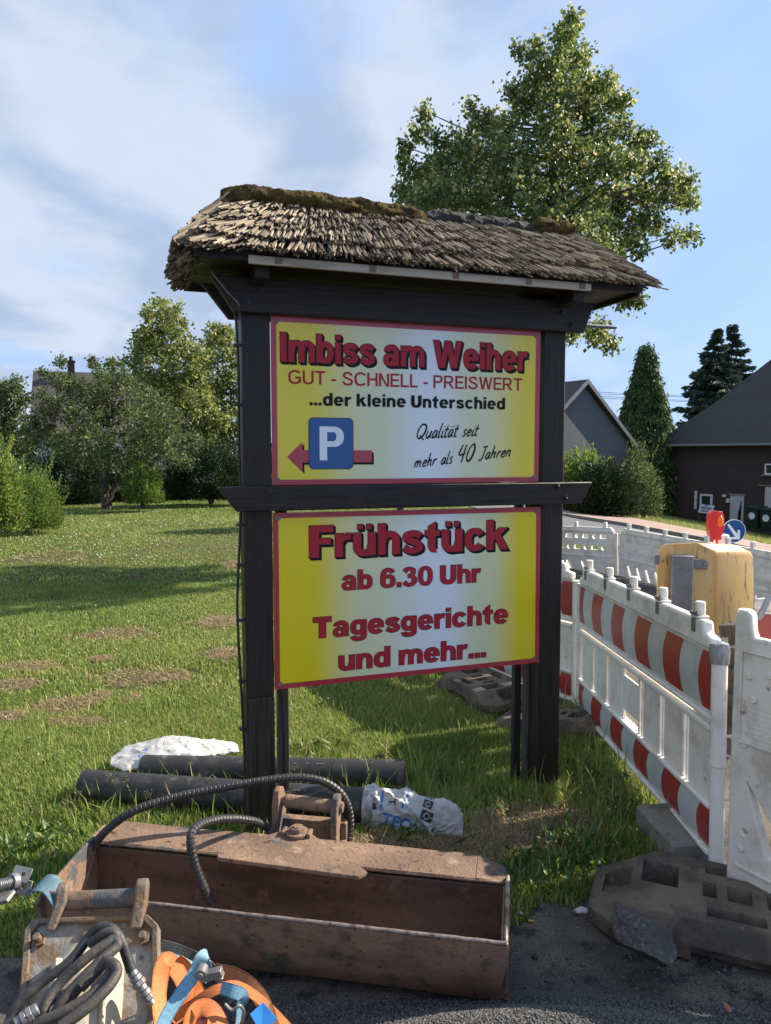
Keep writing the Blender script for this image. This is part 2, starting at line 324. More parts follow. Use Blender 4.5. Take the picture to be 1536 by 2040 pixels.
def rrect(x0, y0, x1, y1, r=0.01, n=4):
    o = []
    for cx, cy, a in ((x1 - r, y1 - r, 0), (x0 + r, y1 - r, 90), (x0 + r, y0 + r, 180), (x1 - r, y0 + r, 270)):
        for i in range(n + 1):
            q = R(a + 90 * i / n); o.append((cx + r * math.cos(q), cy + r * math.sin(q)))
    return o
def smooth_path(pts, per=8):
    P = [Vector(p) for p in pts]; P = [P[0] * 2 - P[1]] + P + [P[-1] * 2 - P[-2]]; o = []
    for i in range(1, len(P) - 2):
        a, b, c, d = P[i - 1], P[i], P[i + 1], P[i + 2]
        for k in range(per):
            t = k / per; o.append(0.5 * ((2 * b) + (c - a) * t + (2 * a - 5 * b + 4 * c - d) * t * t + (3 * b - a - 3 * c + d) * t ** 3))
    o.append(P[-2]); return o
def fbm(p, o=4): return mnoise.fractal(Vector(p), 1.0, 2.0, o)
def np_mesh(name, V, F, tone, m, parent=None, smooth=False, normals=None):
    """V (n,3), F (k,3|4), tone per face"""
    me = bpy.data.meshes.new(name); nf, c = F.shape
    me.vertices.add(len(V)); me.vertices.foreach_set('co', np.ascontiguousarray(V, dtype=np.float32).ravel())
    me.loops.add(nf * c); me.loops.foreach_set('vertex_index', np.ascontiguousarray(F, dtype=np.int32).ravel())
    me.polygons.add(nf); me.polygons.foreach_set('loop_start', np.arange(0, nf * c, c, dtype=np.int32))
    try: me.polygons.foreach_set('loop_total', np.full(nf, c, dtype=np.int32))
    except Exception: pass
    a = me.attributes.new('tone', 'FLOAT', 'FACE'); a.data.foreach_set('value', np.ascontiguousarray(tone, dtype=np.float32))
    me.update(calc_edges=True); me.validate()
    return obj(name, me, m, parent)
# ------------------------------------------------------------------ a heavy grotesque drawn from stems, bowls and arches (cap height 1)
S_, H_, XH = 0.250, 0.190, 0.735
def _se(cx, cy, rx, ry, a0, a1, n=28, p=2.35):
    o = []
    for i in range(n + 1):
        t = R(a0 + (a1 - a0) * i / n); c, s = math.cos(t), math.sin(t)
        o.append((cx + rx * math.copysign(abs(c) ** (2 / p), c), cy + ry * math.copysign(abs(s) ** (2 / p), s)))
    return o
def _rect(x0, y0, x1, y1): return [[(x0, y0), (x1, y0), (x1, y1), (x0, y1)]]
def _ring(cx, cy, rx, ry, s=S_, h=H_): return [_se(cx, cy, rx, ry, 0, 360, 44)[:-1], _se(cx, cy, rx - s, ry - h, 0, 360, 36)[:-1]]
def _arc(cx, cy, rx, ry, a0, a1, s=S_, h=H_): return [_se(cx, cy, rx, ry, a0, a1) + _se(cx, cy, rx - s, ry - h, a1, a0)]
def _rib(pts, wv, wh, n=10):
    """stroke along a path, wv wide where it runs upright, wh where it lies flat"""
    P = smooth_path([(x, y, 0) for x, y in pts], n); L, Q = [], []
    for i, p in enumerate(P):
        d = (P[min(i + 1, len(P) - 1)] - P[max(i - 1, 0)]).normalized(); w_ = wh + (wv - wh) * d.y ** 2; nx = Vector((-d.y, d.x, 0)) * w_ / 2
        L.append(((p + nx).x, (p + nx).y)); Q.append(((p - nx).x, (p - nx).y))
    return [L + Q[::-1]]
def glyph(c):
    s, h, x = S_, H_, XH; top = 1.0
    ring = lambda cx=.36, rx=.36: _ring(cx, x / 2, rx, x / 2 + .012)
    arch = lambda x0, x1: [_arc((x0 + x1) / 2, x - .33, (x1 - x0) / 2, .345, 0, 180), _rect(x1 - s, 0, x1, x - .325)]
    dots = lambda a, b: [_rect(a, .84, a + .17, 1.0), _rect(b, .84, b + .17, 1.0)]
    sp = [(.60, .545), (.50, .625), (.36, .645), (.17, .60), (.155, .475), (.35, .385), (.535, .30), (.555, .16), (.40, .09), (.25, .098), (.07, .195)]
    if c == 'I': return .27, [_rect(0, 0, .27, 1)]
    if c in 'il': return s, [_rect(0, 0, s, x), _rect(0, .83, s, 1)] if c == 'i' else [_rect(0, 0, s, 1)]
    if c == '.': return .24, [_rect(0, 0, .24, .235)]
    if c == 'm': return 1.12, [_rect(0, 0, s, x)] + arch(.03, .685) + arch(.46, 1.12)
    if c == 'n': return .72, [_rect(0, 0, s, x)] + arch(.02, .72)
    if c == 'h': return .72, [_rect(0, 0, s, 1)] + arch(.02, .72)
    if c in 'uü': return .72, [_rect(.72 - s, 0, .72, x), _arc(.35, .33, .35, .345, 180, 360), _rect(0, .325, s, x)] + (dots(.13, .42) if c == 'ü' else [])
    if c == 'r': return .50, [_rect(0, 0, s, x), [[(s - .06, .36), (s, .42), (.30, .505), (.40, .535), (.47, .52), (.52, .725), (.42, .748), (.33, .73), (.24, .62), (s - .06, .55)]]]
    if c == 'b': return .75, [_rect(0, 0, s, 1), _ring(.385, x / 2, .365, x / 2 + .012)]
    if c == 'd': return .75, [_rect(.75 - s, 0, .75, 1), _ring(.365, x / 2, .365, x / 2 + .012)]
    if c == 'g': return .75, [_rect(.75 - s, -.02, .75, x), _ring(.365, .385, .365, .362), _arc(.375, -.02, .375, .265, 190, 360)]
    if c == 'a': return .72, [_rect(.70 - s, .05, .70, .47), [[(.70 - s, .12), (.70 - s, 0), (.72, 0), (.70, .10), (.70, .2)]], _arc(.36, .46, .34, .292, 0, 168), _ring(.30, .212, .30, .226, .215, .135)]
    if c == 'e': return .74, [_arc(.37, x / 2, .37, x / 2 + .012, 0, 322), _rect(.12, .30, .738, .435)]
    if c == 'c': return .70, [_arc(.37, x / 2, .37, x / 2 + .012, 34, 326)]
    if c == 's': return .68, [_rib(sp, .25, .19)]
    if c == 't': return .50, [_rect(.11, .2, .11 + s, .80), [[(.11, .80), (.36, .80), (.36, 1.0), (.11, .865)]], _rect(0, x - .19, .50, x), _arc(.36, .23, .25, .242, 180, 283, s, H_)]
    if c == 'k': return .78, [_rect(0, 0, s, 1), [[(.20, .27), (.20, .52), (.44, x), (.76, x), (.42, .42)]], [[(.30, .40), (.50, .51), (.80, 0), (.49, 0)]]]
    if c == 'F': return .72, [_rect(0, 0, .30, 1), _rect(.28, .785, .74, 1), _rect(.28, .40, .67, .60)]
    if c == 'T': return .82, [_rect(.26, 0, .56, .80), _rect(0, .76, .82, 1)]
    if c == 'U': return .88, [_rect(0, .38, .30, 1), _rect(.58, .38, .88, 1), _arc(.44, .39, .44, .405, 180, 360, .30, .22)]
    if c == 'W': return 1.40, [[[(0, 1), (.29, 1), (.405, .38), (.555, 1), (.845, 1), (.995, .38), (1.11, 1), (1.40, 1), (1.145, 0), (.85, 0), (.70, .60), (.55, 0), (.255, 0)]]]
    if c == '0': return .78, [_ring(.39, .5, .39, .512, .25, .18)]
    if c == '6': return .78, [_ring(.39, .325, .39, .337, .25, .16), _arc(.40, .5, .40, .512, 36, 180, .26, .18), _rect(0, .30, .255, .52)]
    if c == '3': return .74, [_rib([(.10, .77), (.20, .895), (.36, .915), (.555, .84), (.53, .66), (.40, .565), (.27, .545)], .25, .18), _rib([(.27, .545), (.44, .53), (.605, .40), (.60, .20), (.44, .095), (.24, .09), (.08, .23)], .27, .18)]
    return .30, []
def caps(c, s=.155, h=.140):
    if c == 'I': return s, [_rect(0, 0, s, 1)]
    if c == '-': return .34, [_rect(0, .29, .34, .29 + h)]
    if c == 'L': return .62, [_rect(0, 0, s, 1), _rect(s - .01, 0, .62, h)]
    if c == 'T': return .74, [_rect(.37 - s / 2, 0, .37 + s / 2, 1 - h + .01), _rect(0, 1 - h, .74, 1)]
    if c == 'E': return .68, [_rect(0, 0, s, 1), _rect(s - .01, 0, .68, h), _rect(s - .01, .44, .63, .44 + h), _rect(s - .01, 1 - h, .67, 1)]
    if c == 'H': return .78, [_rect(0, 0, s, 1), _rect(.78 - s, 0, .78, 1), _rect(s - .01, .44, .79 - s, .44 + h)]
    if c == 'N': return .78, [_rect(0, 0, s, 1), _rect(.78 - s, 0, .78, 1), [[(s - .05, 1), (s + .02, 1), (.78 - s + .05, .0), (.78 - s - .06, 0), (s - .05, .78)]]]
    if c == 'U': return .78, [_rect(0, .35, s, 1), _rect(.78 - s, .35, .78, 1), _arc(.39, .36, .39, .372, 180, 360, s, h)]
    if c == 'C': return .86, [_arc(.47, .5, .47, .512, 38, 322, s, h)]
    if c == 'G': return .92, [_arc(.47, .5, .47, .512, 38, 330, s, h), _rect(.50, .39, .90, .39 + h), _rect(.90 - s, .10, .90, .40)]
    if c == 'S': return .80, [_rib([(.70, .74), (.60, .88), (.42, .93), (.20, .88), (.125, .73), (.25, .58), (.52, .47), (.70, .36), (.70, .20), (.58, .09), (.38, .07), (.18, .12), (.075, .28)], s, h)]
    if c in 'PR':
        o = [_rect(0, 0, s, 1), _rect(s - .01, 1 - h, .42, 1), _rect(s - .01, .40, .42, .40 + h), _arc(.40, .70, .33 if c == 'P' else .36, .30, -90, 90, s, h)]
        return (.74, o) if c == 'P' else (.82, o + [[[(.34, .41), (.52, .41), (.84, 0), (.65, 0)]]])
    if c == 'W': return 1.12, [[[(0, 1), (.16, 1), (.31, .24), (.48, 1), (.64, 1), (.81, .24), (.96, 1), (1.12, 1), (.90, 0), (.72, 0), (.56, .74), (.40, 0), (.22, 0)]]]
    return .3, []
def heavy(s, box, grow=0.0, gap=.075, layer=0.00003, face=None):
    """heavy text as one mesh in XY fitted to box; grow thickens every outline by that many metres; overlapping strokes lie a hair apart"""
    cx, comps = 0.0, []
    for ch in s:
        if ch == ' ': cx += .34; continue
        w_, cs = (face or glyph)(ch); comps += [[[(x + cx, y) for x, y in lp] for lp in c] for c in cs]; cx += w_ + gap
    xs = [p[0] for c in comps for l in c for p in l]; ys = [p[1] for c in comps for l in c for p in l]; x0, x1, y0, y1 = min(xs), max(xs), min(ys), max(ys)
    fx, fy = (box[2] - box[0]) / (x1 - x0), (box[3] - box[1]) / (y1 - y0); bm = bmesh.new()
    for k, c in enumerate(comps):
        cu = bpy.data.curves.new('stroke', 'CURVE'); cu.dimensions = '2D'; cu.fill_mode = 'BOTH'; cu.offset = grow
        for li, lp in enumerate(c):
            ar = sum(a[0] * b[1] - b[0] * a[1] for a, b in zip(lp, lp[1:] + lp[:1]))
            if (ar > 0) != (li == 0): lp = lp[::-1]
            sp = cu.splines.new('POLY'); sp.points.add(len(lp) - 1); sp.use_cyclic_u = True
            for q, p in zip(sp.points, lp): q.co = (box[0] + (p[0] - x0) * fx, box[1] + (p[1] - y0) * fy, 0, 1)
        o = bpy.data.objects.new('stroke', cu); COL.objects.link(o); me = evaluated(o); me.transform(Matrix.Translation((0, 0, layer * (k % 4)))); bm.from_mesh(me); bpy.data.meshes.remove(me)
    me = bpy.data.meshes.new('heavy'); bm.to_mesh(me); bm.free(); return me
# ------------------------------------------------------------------ terrain
_KT = [-9, 0.10, 0.17, 0.235, 0.32, 0.368, 0.45, 0.51, 0.7, 9]; _KV = [0, 0, 0.012, 0.034, 0.043, 0.050, 0.064, 0.078, 0.09, 0.09]
def gz(x, y):
    x = np.asarray(x, float); y = np.asarray(y, float)
    t = x / np.maximum(y, 0.5); k = np.interp(t, _KT, _KV); d = np.clip(y - 4.5, 0, 60)
    d = d * d / (d + 2.0)
    return -k * d
def gzf(x, y): return float(gz(x, y))
def sheet(name, xs, ys, m, lift=0.0, fn=None, keep=None, bump=0.0):
    X, Y = np.meshgrid(xs, ys); 
    if fn: X, Y = fn(X, Y)
    Z = gz(X, Y) + lift
    if bump:
        Z = Z + np.array([bump * fbm((a * 3, b * 3, 0), 4) for a, b in zip(X.ravel(), Y.ravel())]).reshape(X.shape)
    V = np.stack([X, Y, Z], -1).reshape(-1, 3); r, c = X.shape
    i = (np.arange(r - 1)[:, None] * c + np.arange(c - 1)[None, :]).ravel(); F = np.stack([i, i + 1, i + c + 1, i + c], -1)
    if keep is not None:
        C = V[F].mean(1); F = F[keep(C[:, 0], C[:, 1])]
    o = np_mesh(name, V, F, np.full(len(F), 0.5), m); shade(o, 180); return o
def spaced(lo, hi, n, p=2.6):
    t = np.linspace(-1, 1, n); s = np.sign(t) * np.abs(t) ** p; return np.where(s < 0, -s * lo, s * hi)
soil = mat('lawn_soil', (0.062, 0.064, 0.020), 0.95, layers=[(0.8, (0.060, 0.095, 0.020), 0.36, 0.58), (6, (0.12, 0.095, 0.045), 0.50, 0.70), (60, (0.03, 0.03, 0.012), 0.50, 0.66)], bump=[(60, 0.8, 6)], spec=0.1)
terrain = sheet('ground', spaced(-600, 600, 160), np.concatenate([np.linspace(-12, 0, 8)[:-1], 0.0 + 900 * np.linspace(0, 1, 170) ** 3]), soil)
tag(terrain, kind='structure')

# bare asphalt and dirt at the kerb side, its edge wanders into the lawn
EDGE = [(-6.0, 1.9), (-1.6, 2.25), (-1.2, 2.30), (-0.5, 2.42), (0.05, 2.52), (0.5, 2.62), (0.85, 2.66), (1.08, 2.80), (1.22, 3.0), (1.30, 3.6), (1.33, 4.7), (1.25, 5.4), (1.2, 6.2), (1.3, 8.0), (2.2, 10.0)]
_ex = np.array([e[0] for e in EDGE[:9]]); _ey = np.array([e[1] for e in EDGE[:9]])
def paved(x, y):
    x = np.asarray(x, float); y = np.asarray(y, float)
    wob = 0.05 * np.sin(x * 9.0) + 0.035 * np.sin(x * 23 + 1.0) + 0.03 * np.sin(y * 17)
    near = (y < np.interp(x, _ex, _ey) + wob) & (x < 1.22)
    side = (x >= 1.22 + 0.4 * wob) & (y < 3.0 + (x - 1.22) * 1.5 + 20.0 * np.clip(x - 1.30, 0, 1))
    return (near | side) & (y < 14.0)
asphalt = mat('old_asphalt', (0.095, 0.086, 0.076), 0.9, layers=[(2.2, (0.17, 0.145, 0.115), 0.42, 0.60), (9, (0.036, 0.033, 0.030), 0.50, 0.66), (70, (0.12, 0.11, 0.10), 0.56, 0.68), (160, (0.022, 0.02, 0.02), 0.52, 0.62)], bump=[(130, 1.0, 7), (20, 0.5)], spec=0.25)
yard = sheet('asphalt', np.linspace(-6, 9, 520), np.concatenate([np.linspace(-8, 1.2, 30)[:-1], np.linspace(1.2, 3.6, 160)[:-1], np.linspace(3.6, 14, 90)]), asphalt, 0.006, keep=paved)
tag(yard, kind='structure')

# the road, kerb and brick pavement that fall away to the right
def band(name, u0, u1, m, lift, nx=10, y0=8.0, y1=62.0):
    """strip between two offsets from the road axis (9.2,27)->(6.4,36) direction"""
    ax = Vector((2.55, -7.0)).normalized(); nn = Vector((-ax.y, ax.x)); o = Vector((8.6, 27.0))
    s = np.linspace(-34, 20, 90); q = np.linspace(u0, u1, nx); S, Q = np.meshgrid(s, q)
    X = o.x + ax.x * S + nn.x * Q; Y = o.y + ax.y * S + nn.y * Q
    Z = gz(X, Y) + lift; V = np.stack([X, Y, Z], -1).reshape(-1, 3); r, c = X.shape
    i = (np.arange(r - 1)[:, None] * c + np.arange(c - 1)[None, :]).ravel(); F = np.stack([i, i + 1, i + c + 1, i + c], -1)
    ob = np_mesh(name, V, F, np.full(len(F), 0.5), m); tag(ob, kind='structure'); return ob
road_m = mat('road_asphalt', (0.10, 0.10, 0.105), 0.85, layers=[(1.2, (0.075, 0.075, 0.08), 0.4, 0.7), (60, (0.15, 0.15, 0.15), 0.55, 0.7)], bump=[(90, 0.5)])
brick_m = mat('brick_paving', (0.30, 0.20, 0.165), 0.85, layers=[(1.5, (0.24, 0.165, 0.14), 0.4, 0.7), (18, (0.36, 0.25, 0.20), 0.52, 0.66)], bump=[(40, 0.4)])
band('road', -6.6, -0.95, road_m, 0.03)
band('pavement', -0.75, 2.7, brick_m, 0.13)
def kerb():
    ax = Vector((2.55, -7.0)).normalized(); nn = Vector((-ax.y, ax.x)); o = Vector((8.6, 27.0)); q = MB(); V = []; n = 90
    for s in np.linspace(-34, 20, n):
        for u_, z in ((-.95, .0), (-.94, .145), (-.76, .145), (-.75, .0)):
            x, y = o.x + ax.x * s + nn.x * u_, o.y + ax.y * s + nn.y * u_; V.append((x, y, gzf(x, y) + z))
    q.add(V, [(i * 4 + k, i * 4 + k + 1, i * 4 + k + 5, i * 4 + k + 4) for i in range(n - 1) for k in range(3)]); tag(q.build('kerb', concrete), kind='structure')
kerb()
# ------------------------------------------------------------------ the wooden notice stand (local x along the boards, y into the picture, z up)
SYAW = R(18.8); S_SC = 0.935; S0 = Vector((-0.5133, 3.126, 0.107))
stand = empty('sign_stand', S0, SYAW); stand.scale = (S_SC,) * 3
tag(stand, 'dark wooden roadside sign stand with thatched roof and two yellow menu boards', 'sign stand')
# posts
mb = MB(); mb.bx((-0.080, 0.0, 0.55), (0.045, 0.13, 2.43)); mb.build('post', dark_wood, stand, 0.006)
mb = MB(); mb.bx((-0.081, -0.001, -0.40), (0.046, 0.131, 0.55)); o = mb.build('post_foot', old_wood, stand, 0.008)
tag(o, 'weathered rough lower end of the left post')
mb = MB(); mb.bx((1.415, 0.0, -0.45), (1.540, 0.13, 2.43)); mb.build('post', dark_wood, stand, 0.006)
# inner steel / timber uprights behind the boards
mb = MB(); mb.bx((0.088, 0.14, -0.40), (0.140, 0.19, 2.25)); mb.build('inner_upright', grey_wood, stand, 0.004)
mb = MB(); mb.bx((1.352, 0.14, -0.45), (1.392, 0.18, 2.25)); mb.build('inner_upright', black_paint, stand, 0.004)
mb = MB(); mb.bx((1.394, 0.10, -0.45), (1.432, 0.135, 2.25)); mb.build('inner_upright', grey_wood, stand, 0.004)
# cross beams, ends cut on the slant
def beam(z0, z1, a, b, c, d, y0, y1, name='cross_beam'):
    m = MB(); m.prism([(a, y0, z1), (b, y0, z1), (d, y0, z0), (c, y0, z0)], (0, y1 - y0, 0)); return m.build(name, dark_wood_h, stand, 0.005)
beam(1.399, 1.508, -0.200, 1.683, -0.116, 1.620, -0.042, -0.001)
beam(2.256, 2.405, -0.215, 1.675, -0.116, 1.617, -0.042, -0.001)
beam(2.256, 2.405, -0.235, 1.675, -0.116, 1.617, 0.131, 0.172)
beam(1.399, 1.508, -0.060, 1.560, -0.050, 1.550, 0.131, 0.172)
mb = MB(); mb.bx((0.046, 0.02, 2.262), (1.414, 0.06, 2.30)); mb.build('batten', dark_wood_h, stand, 0.004)
# bolts: washer and nut
def bolt(x, z, y=-0.043):
    m = MB(); m.tube([(x, y + 0.001, z), (x, y - 0.004, z)], 0.017, 20); m.tube([(x, y - 0.004, z), (x, y - 0.013, z)], 0.0095, 6)
    m.tube([(x, y - 0.013, z), (x, y - 0.018, z)], 0.0055, 10); m.build('bolt', bolt_steel, stand, 0.0012)
for x, z in ((-0.062, 2.303), (0.0, 2.358), (1.483, 2.352), (1.540, 2.292), (0.022, 1.486), (-0.040, 1.421), (1.475, 1.486), (1.523, 1.425)): bolt(x, z)

# boards
def to_wall(me, y):                                    # XY plate -> XZ, facing -y
    return move_mesh(me, Matrix.Translation((0, y, 0)) @ Matrix.Rotation(R(90), 4, 'X'))
def board(corners, pm, label):
    m = MB(); m.prism([(x, 0.010, z) for x, z in corners], (0, -0.010, 0)); b = m.build('sign_panel', pm, stand, 0.0008); tag(b, label)
    cx = sum(c[0] for c in corners) / 4; cz = sum(c[1] for c in corners) / 4
    inn = [(x + (0.024 if x < cx else -0.024), z + (0.024 if z < cz else -0.024)) for x, z in corners]
    fr = to_wall(plate_mesh([corners, inn], 0.0012), -0.0012); obj('border', fr, sign_red, b)
    for x, z in inn:
        q = MB(); q.tube([(x, 0, z), (x, -0.0045, z)], 0.0105, 14); q.tube([(x, -0.0045, z), (x, -0.007, z)], 0.0055, 6)
        q.build('screw', galv, b, 0.0008)
    return b
def fat(s, box, m=text_red, shadow=None, outline=0.0, par=None, gap=.075, face=None):
    its = []
    def place(me, y, dx=0.0, dz=0.0): return to_wall(move_mesh(me, Matrix.Translation((dx, dz, 0))), y)
    if shadow:
        for k in range(1, 6): its.append((place(heavy(s, box, outline, gap, .00002, face), -0.0009 - 0.00012 * (5 - k), shadow[0] * k / 5, shadow[1] * k / 5), ink))
    if outline: its.append((place(heavy(s, box, outline, gap, .00002, face), -0.0017), ink))
    its.append((place(heavy(s, box, 0.0, gap, .00003, face), -0.0022), m))
    return join_meshes('lettering', its, par)
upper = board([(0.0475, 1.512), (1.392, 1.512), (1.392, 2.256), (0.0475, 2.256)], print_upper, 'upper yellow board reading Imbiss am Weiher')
fat('Imbiss am Weiher', (0.088, 2.057, 1.322, 2.187), par=upper, shadow=(0.010, -0.011), outline=0.0022)
fat('GUT - SCHNELL - PREISWERT', (0.123, 1.962, 1.293, 2.024), par=upper, gap=.11, face=caps)
fat('...der kleine Unterschied', (0.219, 1.868, 1.200, 1.926), m=ink, par=upper, gap=.10)
# parking symbol over a red arrow
def shape(name, loops, y, m, par, thick=0.0006): return obj(name, to_wall(plate_mesh(loops, thick), y), m, par)
arrow = [(0.115, 1.638), (0.184, 1.705), (0.184, 1.668), (0.513, 1.668), (0.513, 1.612), (0.184, 1.612), (0.184, 1.572)]
shape('arrow_shadow', [[(x + 0.009, z - 0.010) for x, z in arrow]], -0.0012, ink, upper)
shape('arrow', [arrow], -0.0018, sign_red, upper)
shape('parking_sign', [rrect(0.213, 1.582, 0.423, 1.815, 0.022)], -0.0026, ink, upper)
shape('parking_sign', [rrect(0.2155, 1.5845, 0.4205, 1.8125, 0.020)], -0.0032, blue_print, upper)
fat('P', (0.263, 1.622, 0.377, 1.775), m=white_print, par=upper, face=lambda c: caps(c, .225, .165)).location.y = -0.0022
# the hand-written line, drawn as pen strokes
HW = {
 'Q': (0.82, [[(.55,.95),(.3,.98),(.1,.7),(.08,.3),(.25,.02),(.5,.1),(.68,.45),(.66,.8),(.5,.97),(.38,.9)], [(.3,.25),(.45,.1),(.75,-.1)]]),
 'u': (0.52, [[(.08,.5),(.05,.15),(.15,0),(.3,.12),(.4,.5)], [(.4,.5),(.37,.12),(.5,.02)]]),
 'a': (0.50, [[(.38,.45),(.2,.5),(.05,.25),(.1,.02),(.25,.08),(.38,.45)], [(.38,.45),(.35,.1),(.48,.02)]]),
 'l': (0.26, [[(.12,1.0),(.06,.3),(.08,.02),(.2,.05)]]),
 'i': (0.24, [[(.1,.5),(.06,.12),(.12,0),(.22,.08)], [(.13,.72),(.14,.76)]]),
 't': (0.34, [[(.16,.85),(.1,.2),(.15,0),(.28,.06)], [(-.02,.52),(.32,.56)]]),
 's': (0.40, [[(.34,.45),(.2,.5),(.1,.38),(.25,.2),(.22,.02),(.02,.03)]]),
 'e': (0.44, [[(.06,.22),(.3,.3),(.3,.46),(.15,.48),(.04,.2),(.14,0),(.36,.1)]]),
 'm': (0.76, [[(.06,.48),(.04,0)], [(.05,.3),(.18,.48),(.27,.42),(.25,0)], [(.26,.3),(.42,.48),(.52,.4),(.5,.08),(.62,.02)]]),
 'h': (0.52, [[(.12,1.0),(.05,0)], [(.07,.28),(.22,.48),(.34,.4),(.32,.08),(.44,.02)]]),
 'r': (0.40, [[(.08,.48),(.04,0)], [(.06,.28),(.18,.46),(.34,.46)]]),
 'n': (0.54, [[(.06,.48),(.04,0)], [(.05,.28),(.2,.48),(.34,.42),(.32,.08),(.46,.02)]]),
 '4': (0.62, [[(.2,1.0),(.05,.45),(.5,.48)], [(.46,.98),(.34,-.02)]]),
 '0': (0.66, [[(.36,.98),(.14,.75),(.06,.3),(.2,.0),(.42,.15),(.54,.6),(.46,.95),(.34,.98)]]),
 'J': (0.56, [[(.15,.95),(.55,1.0)], [(.4,.97),(.34,.3),(.2,-.05),(.02,.05)]]),
 ' ': (0.42, []),
}
def handwriting(words, x, z, ang, par):
    items = MB(); ca, sa = math.cos(ang), math.sin(ang); cx = 0.0
    for txt, h, wd in words:
        for i, ch in enumerate(txt):
            w_, st = HW['a' if ch == 'ä' else ch]
            st = list(st) + ([[(.16, .70), (.17, .74)], [(.34, .72), (.35, .76)]] if ch == 'ä' else [])
            for s in st:
                P = smooth_path([(p[0], p[1], 0) for p in s], 6); q = []
                for p in P:
                    lx = cx + (p.x + 0.42 * p.y) * h * wd; ly = p.y * h; q.append((x + lx * ca - ly * sa, z + lx * sa + ly * ca))
                L, Rr = [], []
                for k in range(len(q)):
                    a, b = q[max(k - 1, 0)], q[min(k + 1, len(q) - 1)]; dx, dz = b[0] - a[0], b[1] - a[1]; n = math.hypot(dx, dz) or 1
                    wdt = 0.0032 * (h / 0.06) ** 0.6 * (0.75 + 0.35 * math.sin(math.pi * (k + 0.5) / len(q)))
                    L.append((q[k][0] - dz / n * wdt - 0.3 * wdt, -0.0022, q[k][1] + dx / n * wdt)); Rr.append((q[k][0] + dz / n * wdt, -0.0022, q[k][1] - dx / n * wdt))
                k = len(q); items.add(L + Rr, [(i2, i2 + 1, k + i2 + 1, k + i2) for i2 in range(k - 1)])
            cx += w_ * h * wd
    return items.build('lettering', ink, par)
handwriting([('Qualität', 0.068, 0.90), (' seit', 0.062, 0.95)], 0.728, 1.722, R(3.2), upper)
handwriting([('mehr als ', 0.060, 0.90), ('40', 0.082, 0.86), (' Jahren', 0.062, 0.98)], 0.722, 1.586, R(6.0), upper)

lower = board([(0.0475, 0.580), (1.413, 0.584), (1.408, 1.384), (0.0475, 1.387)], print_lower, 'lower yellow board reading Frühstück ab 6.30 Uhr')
fat('Frühstück', (0.212, 1.175, 1.228, 1.325), par=lower, shadow=(0.011, -0.011), outline=0.0022)
fat('ab 6.30 Uhr', (0.366, 1.018, 1.078, 1.112), par=lower, outline=0.0020)
fat('Tagesgerichte', (0.228, 0.775, 1.230, 0.900), par=lower, outline=0.0022)
fat('und mehr...', (0.348, 0.638, 1.110, 0.736), par=lower, outline=0.0022)

# roof: boards, lamp strip, thatch
EZ = 2.445; FY, BY = -0.25, 0.37; XL, XR = -0.325, 1.84; RY, RL, RR, RZ = 0.06, -0.10, 1.60, 2.755
mb = MB(); mb.bx((XL + .05, FY + .03, EZ - .012), (XR - .05, BY - .03, EZ)); mb.build('soffit', dark_wood_h, stand, 0.002)
mb = MB()
mb.bx((XL + .03, FY + .012, EZ - .020), (XR - .03, FY + .029, EZ + .02)); mb.bx((XL + .03, BY - .029, EZ - .035), (XR - .03, BY - .006, EZ + .03))
mb.bx((XL + .031, FY + .03, EZ - .034), (XL + .049, BY - .03, EZ + .03)); mb.bx((XR - .049, FY + .03, EZ - .034), (XR - .031, BY - .03, EZ + .03))
mb.build('fascia', dark_wood_h, stand, 0.003)
for x in (-0.02, 1.48):
    for ya, yb in ((FY + .05, -0.0425), (0.1725, BY - .05)):
        mb = MB(); mb.bx((x - .03, ya, EZ - .075), (x + .03, yb, EZ - .0125)); mb.build('rafter', dark_wood, stand, 0.004)
mb = MB(); mb.prism([(-0.085, FY - .012, EZ - .036), (-0.085, FY - .012, EZ - .002), (-0.085, FY + .004, EZ - .002), (-0.085, FY + .004, EZ - .036)], (1.59, 0, 0))
lamp = mb.build('lamp_strip', alu, stand, 0.003)
for x in (0.02, 0.42, 0.80, 1.16, 1.44):
    q = MB(); q.bx((x, FY - .015, EZ - .031), (x + .03, FY - .0125, EZ - .004)); q.build('clip', mat('clip_brown', (0.22, 0.14, 0.10), 0.6) if 'clip_brown' not in MATS else MATS['clip_brown'], lamp, 0.001)
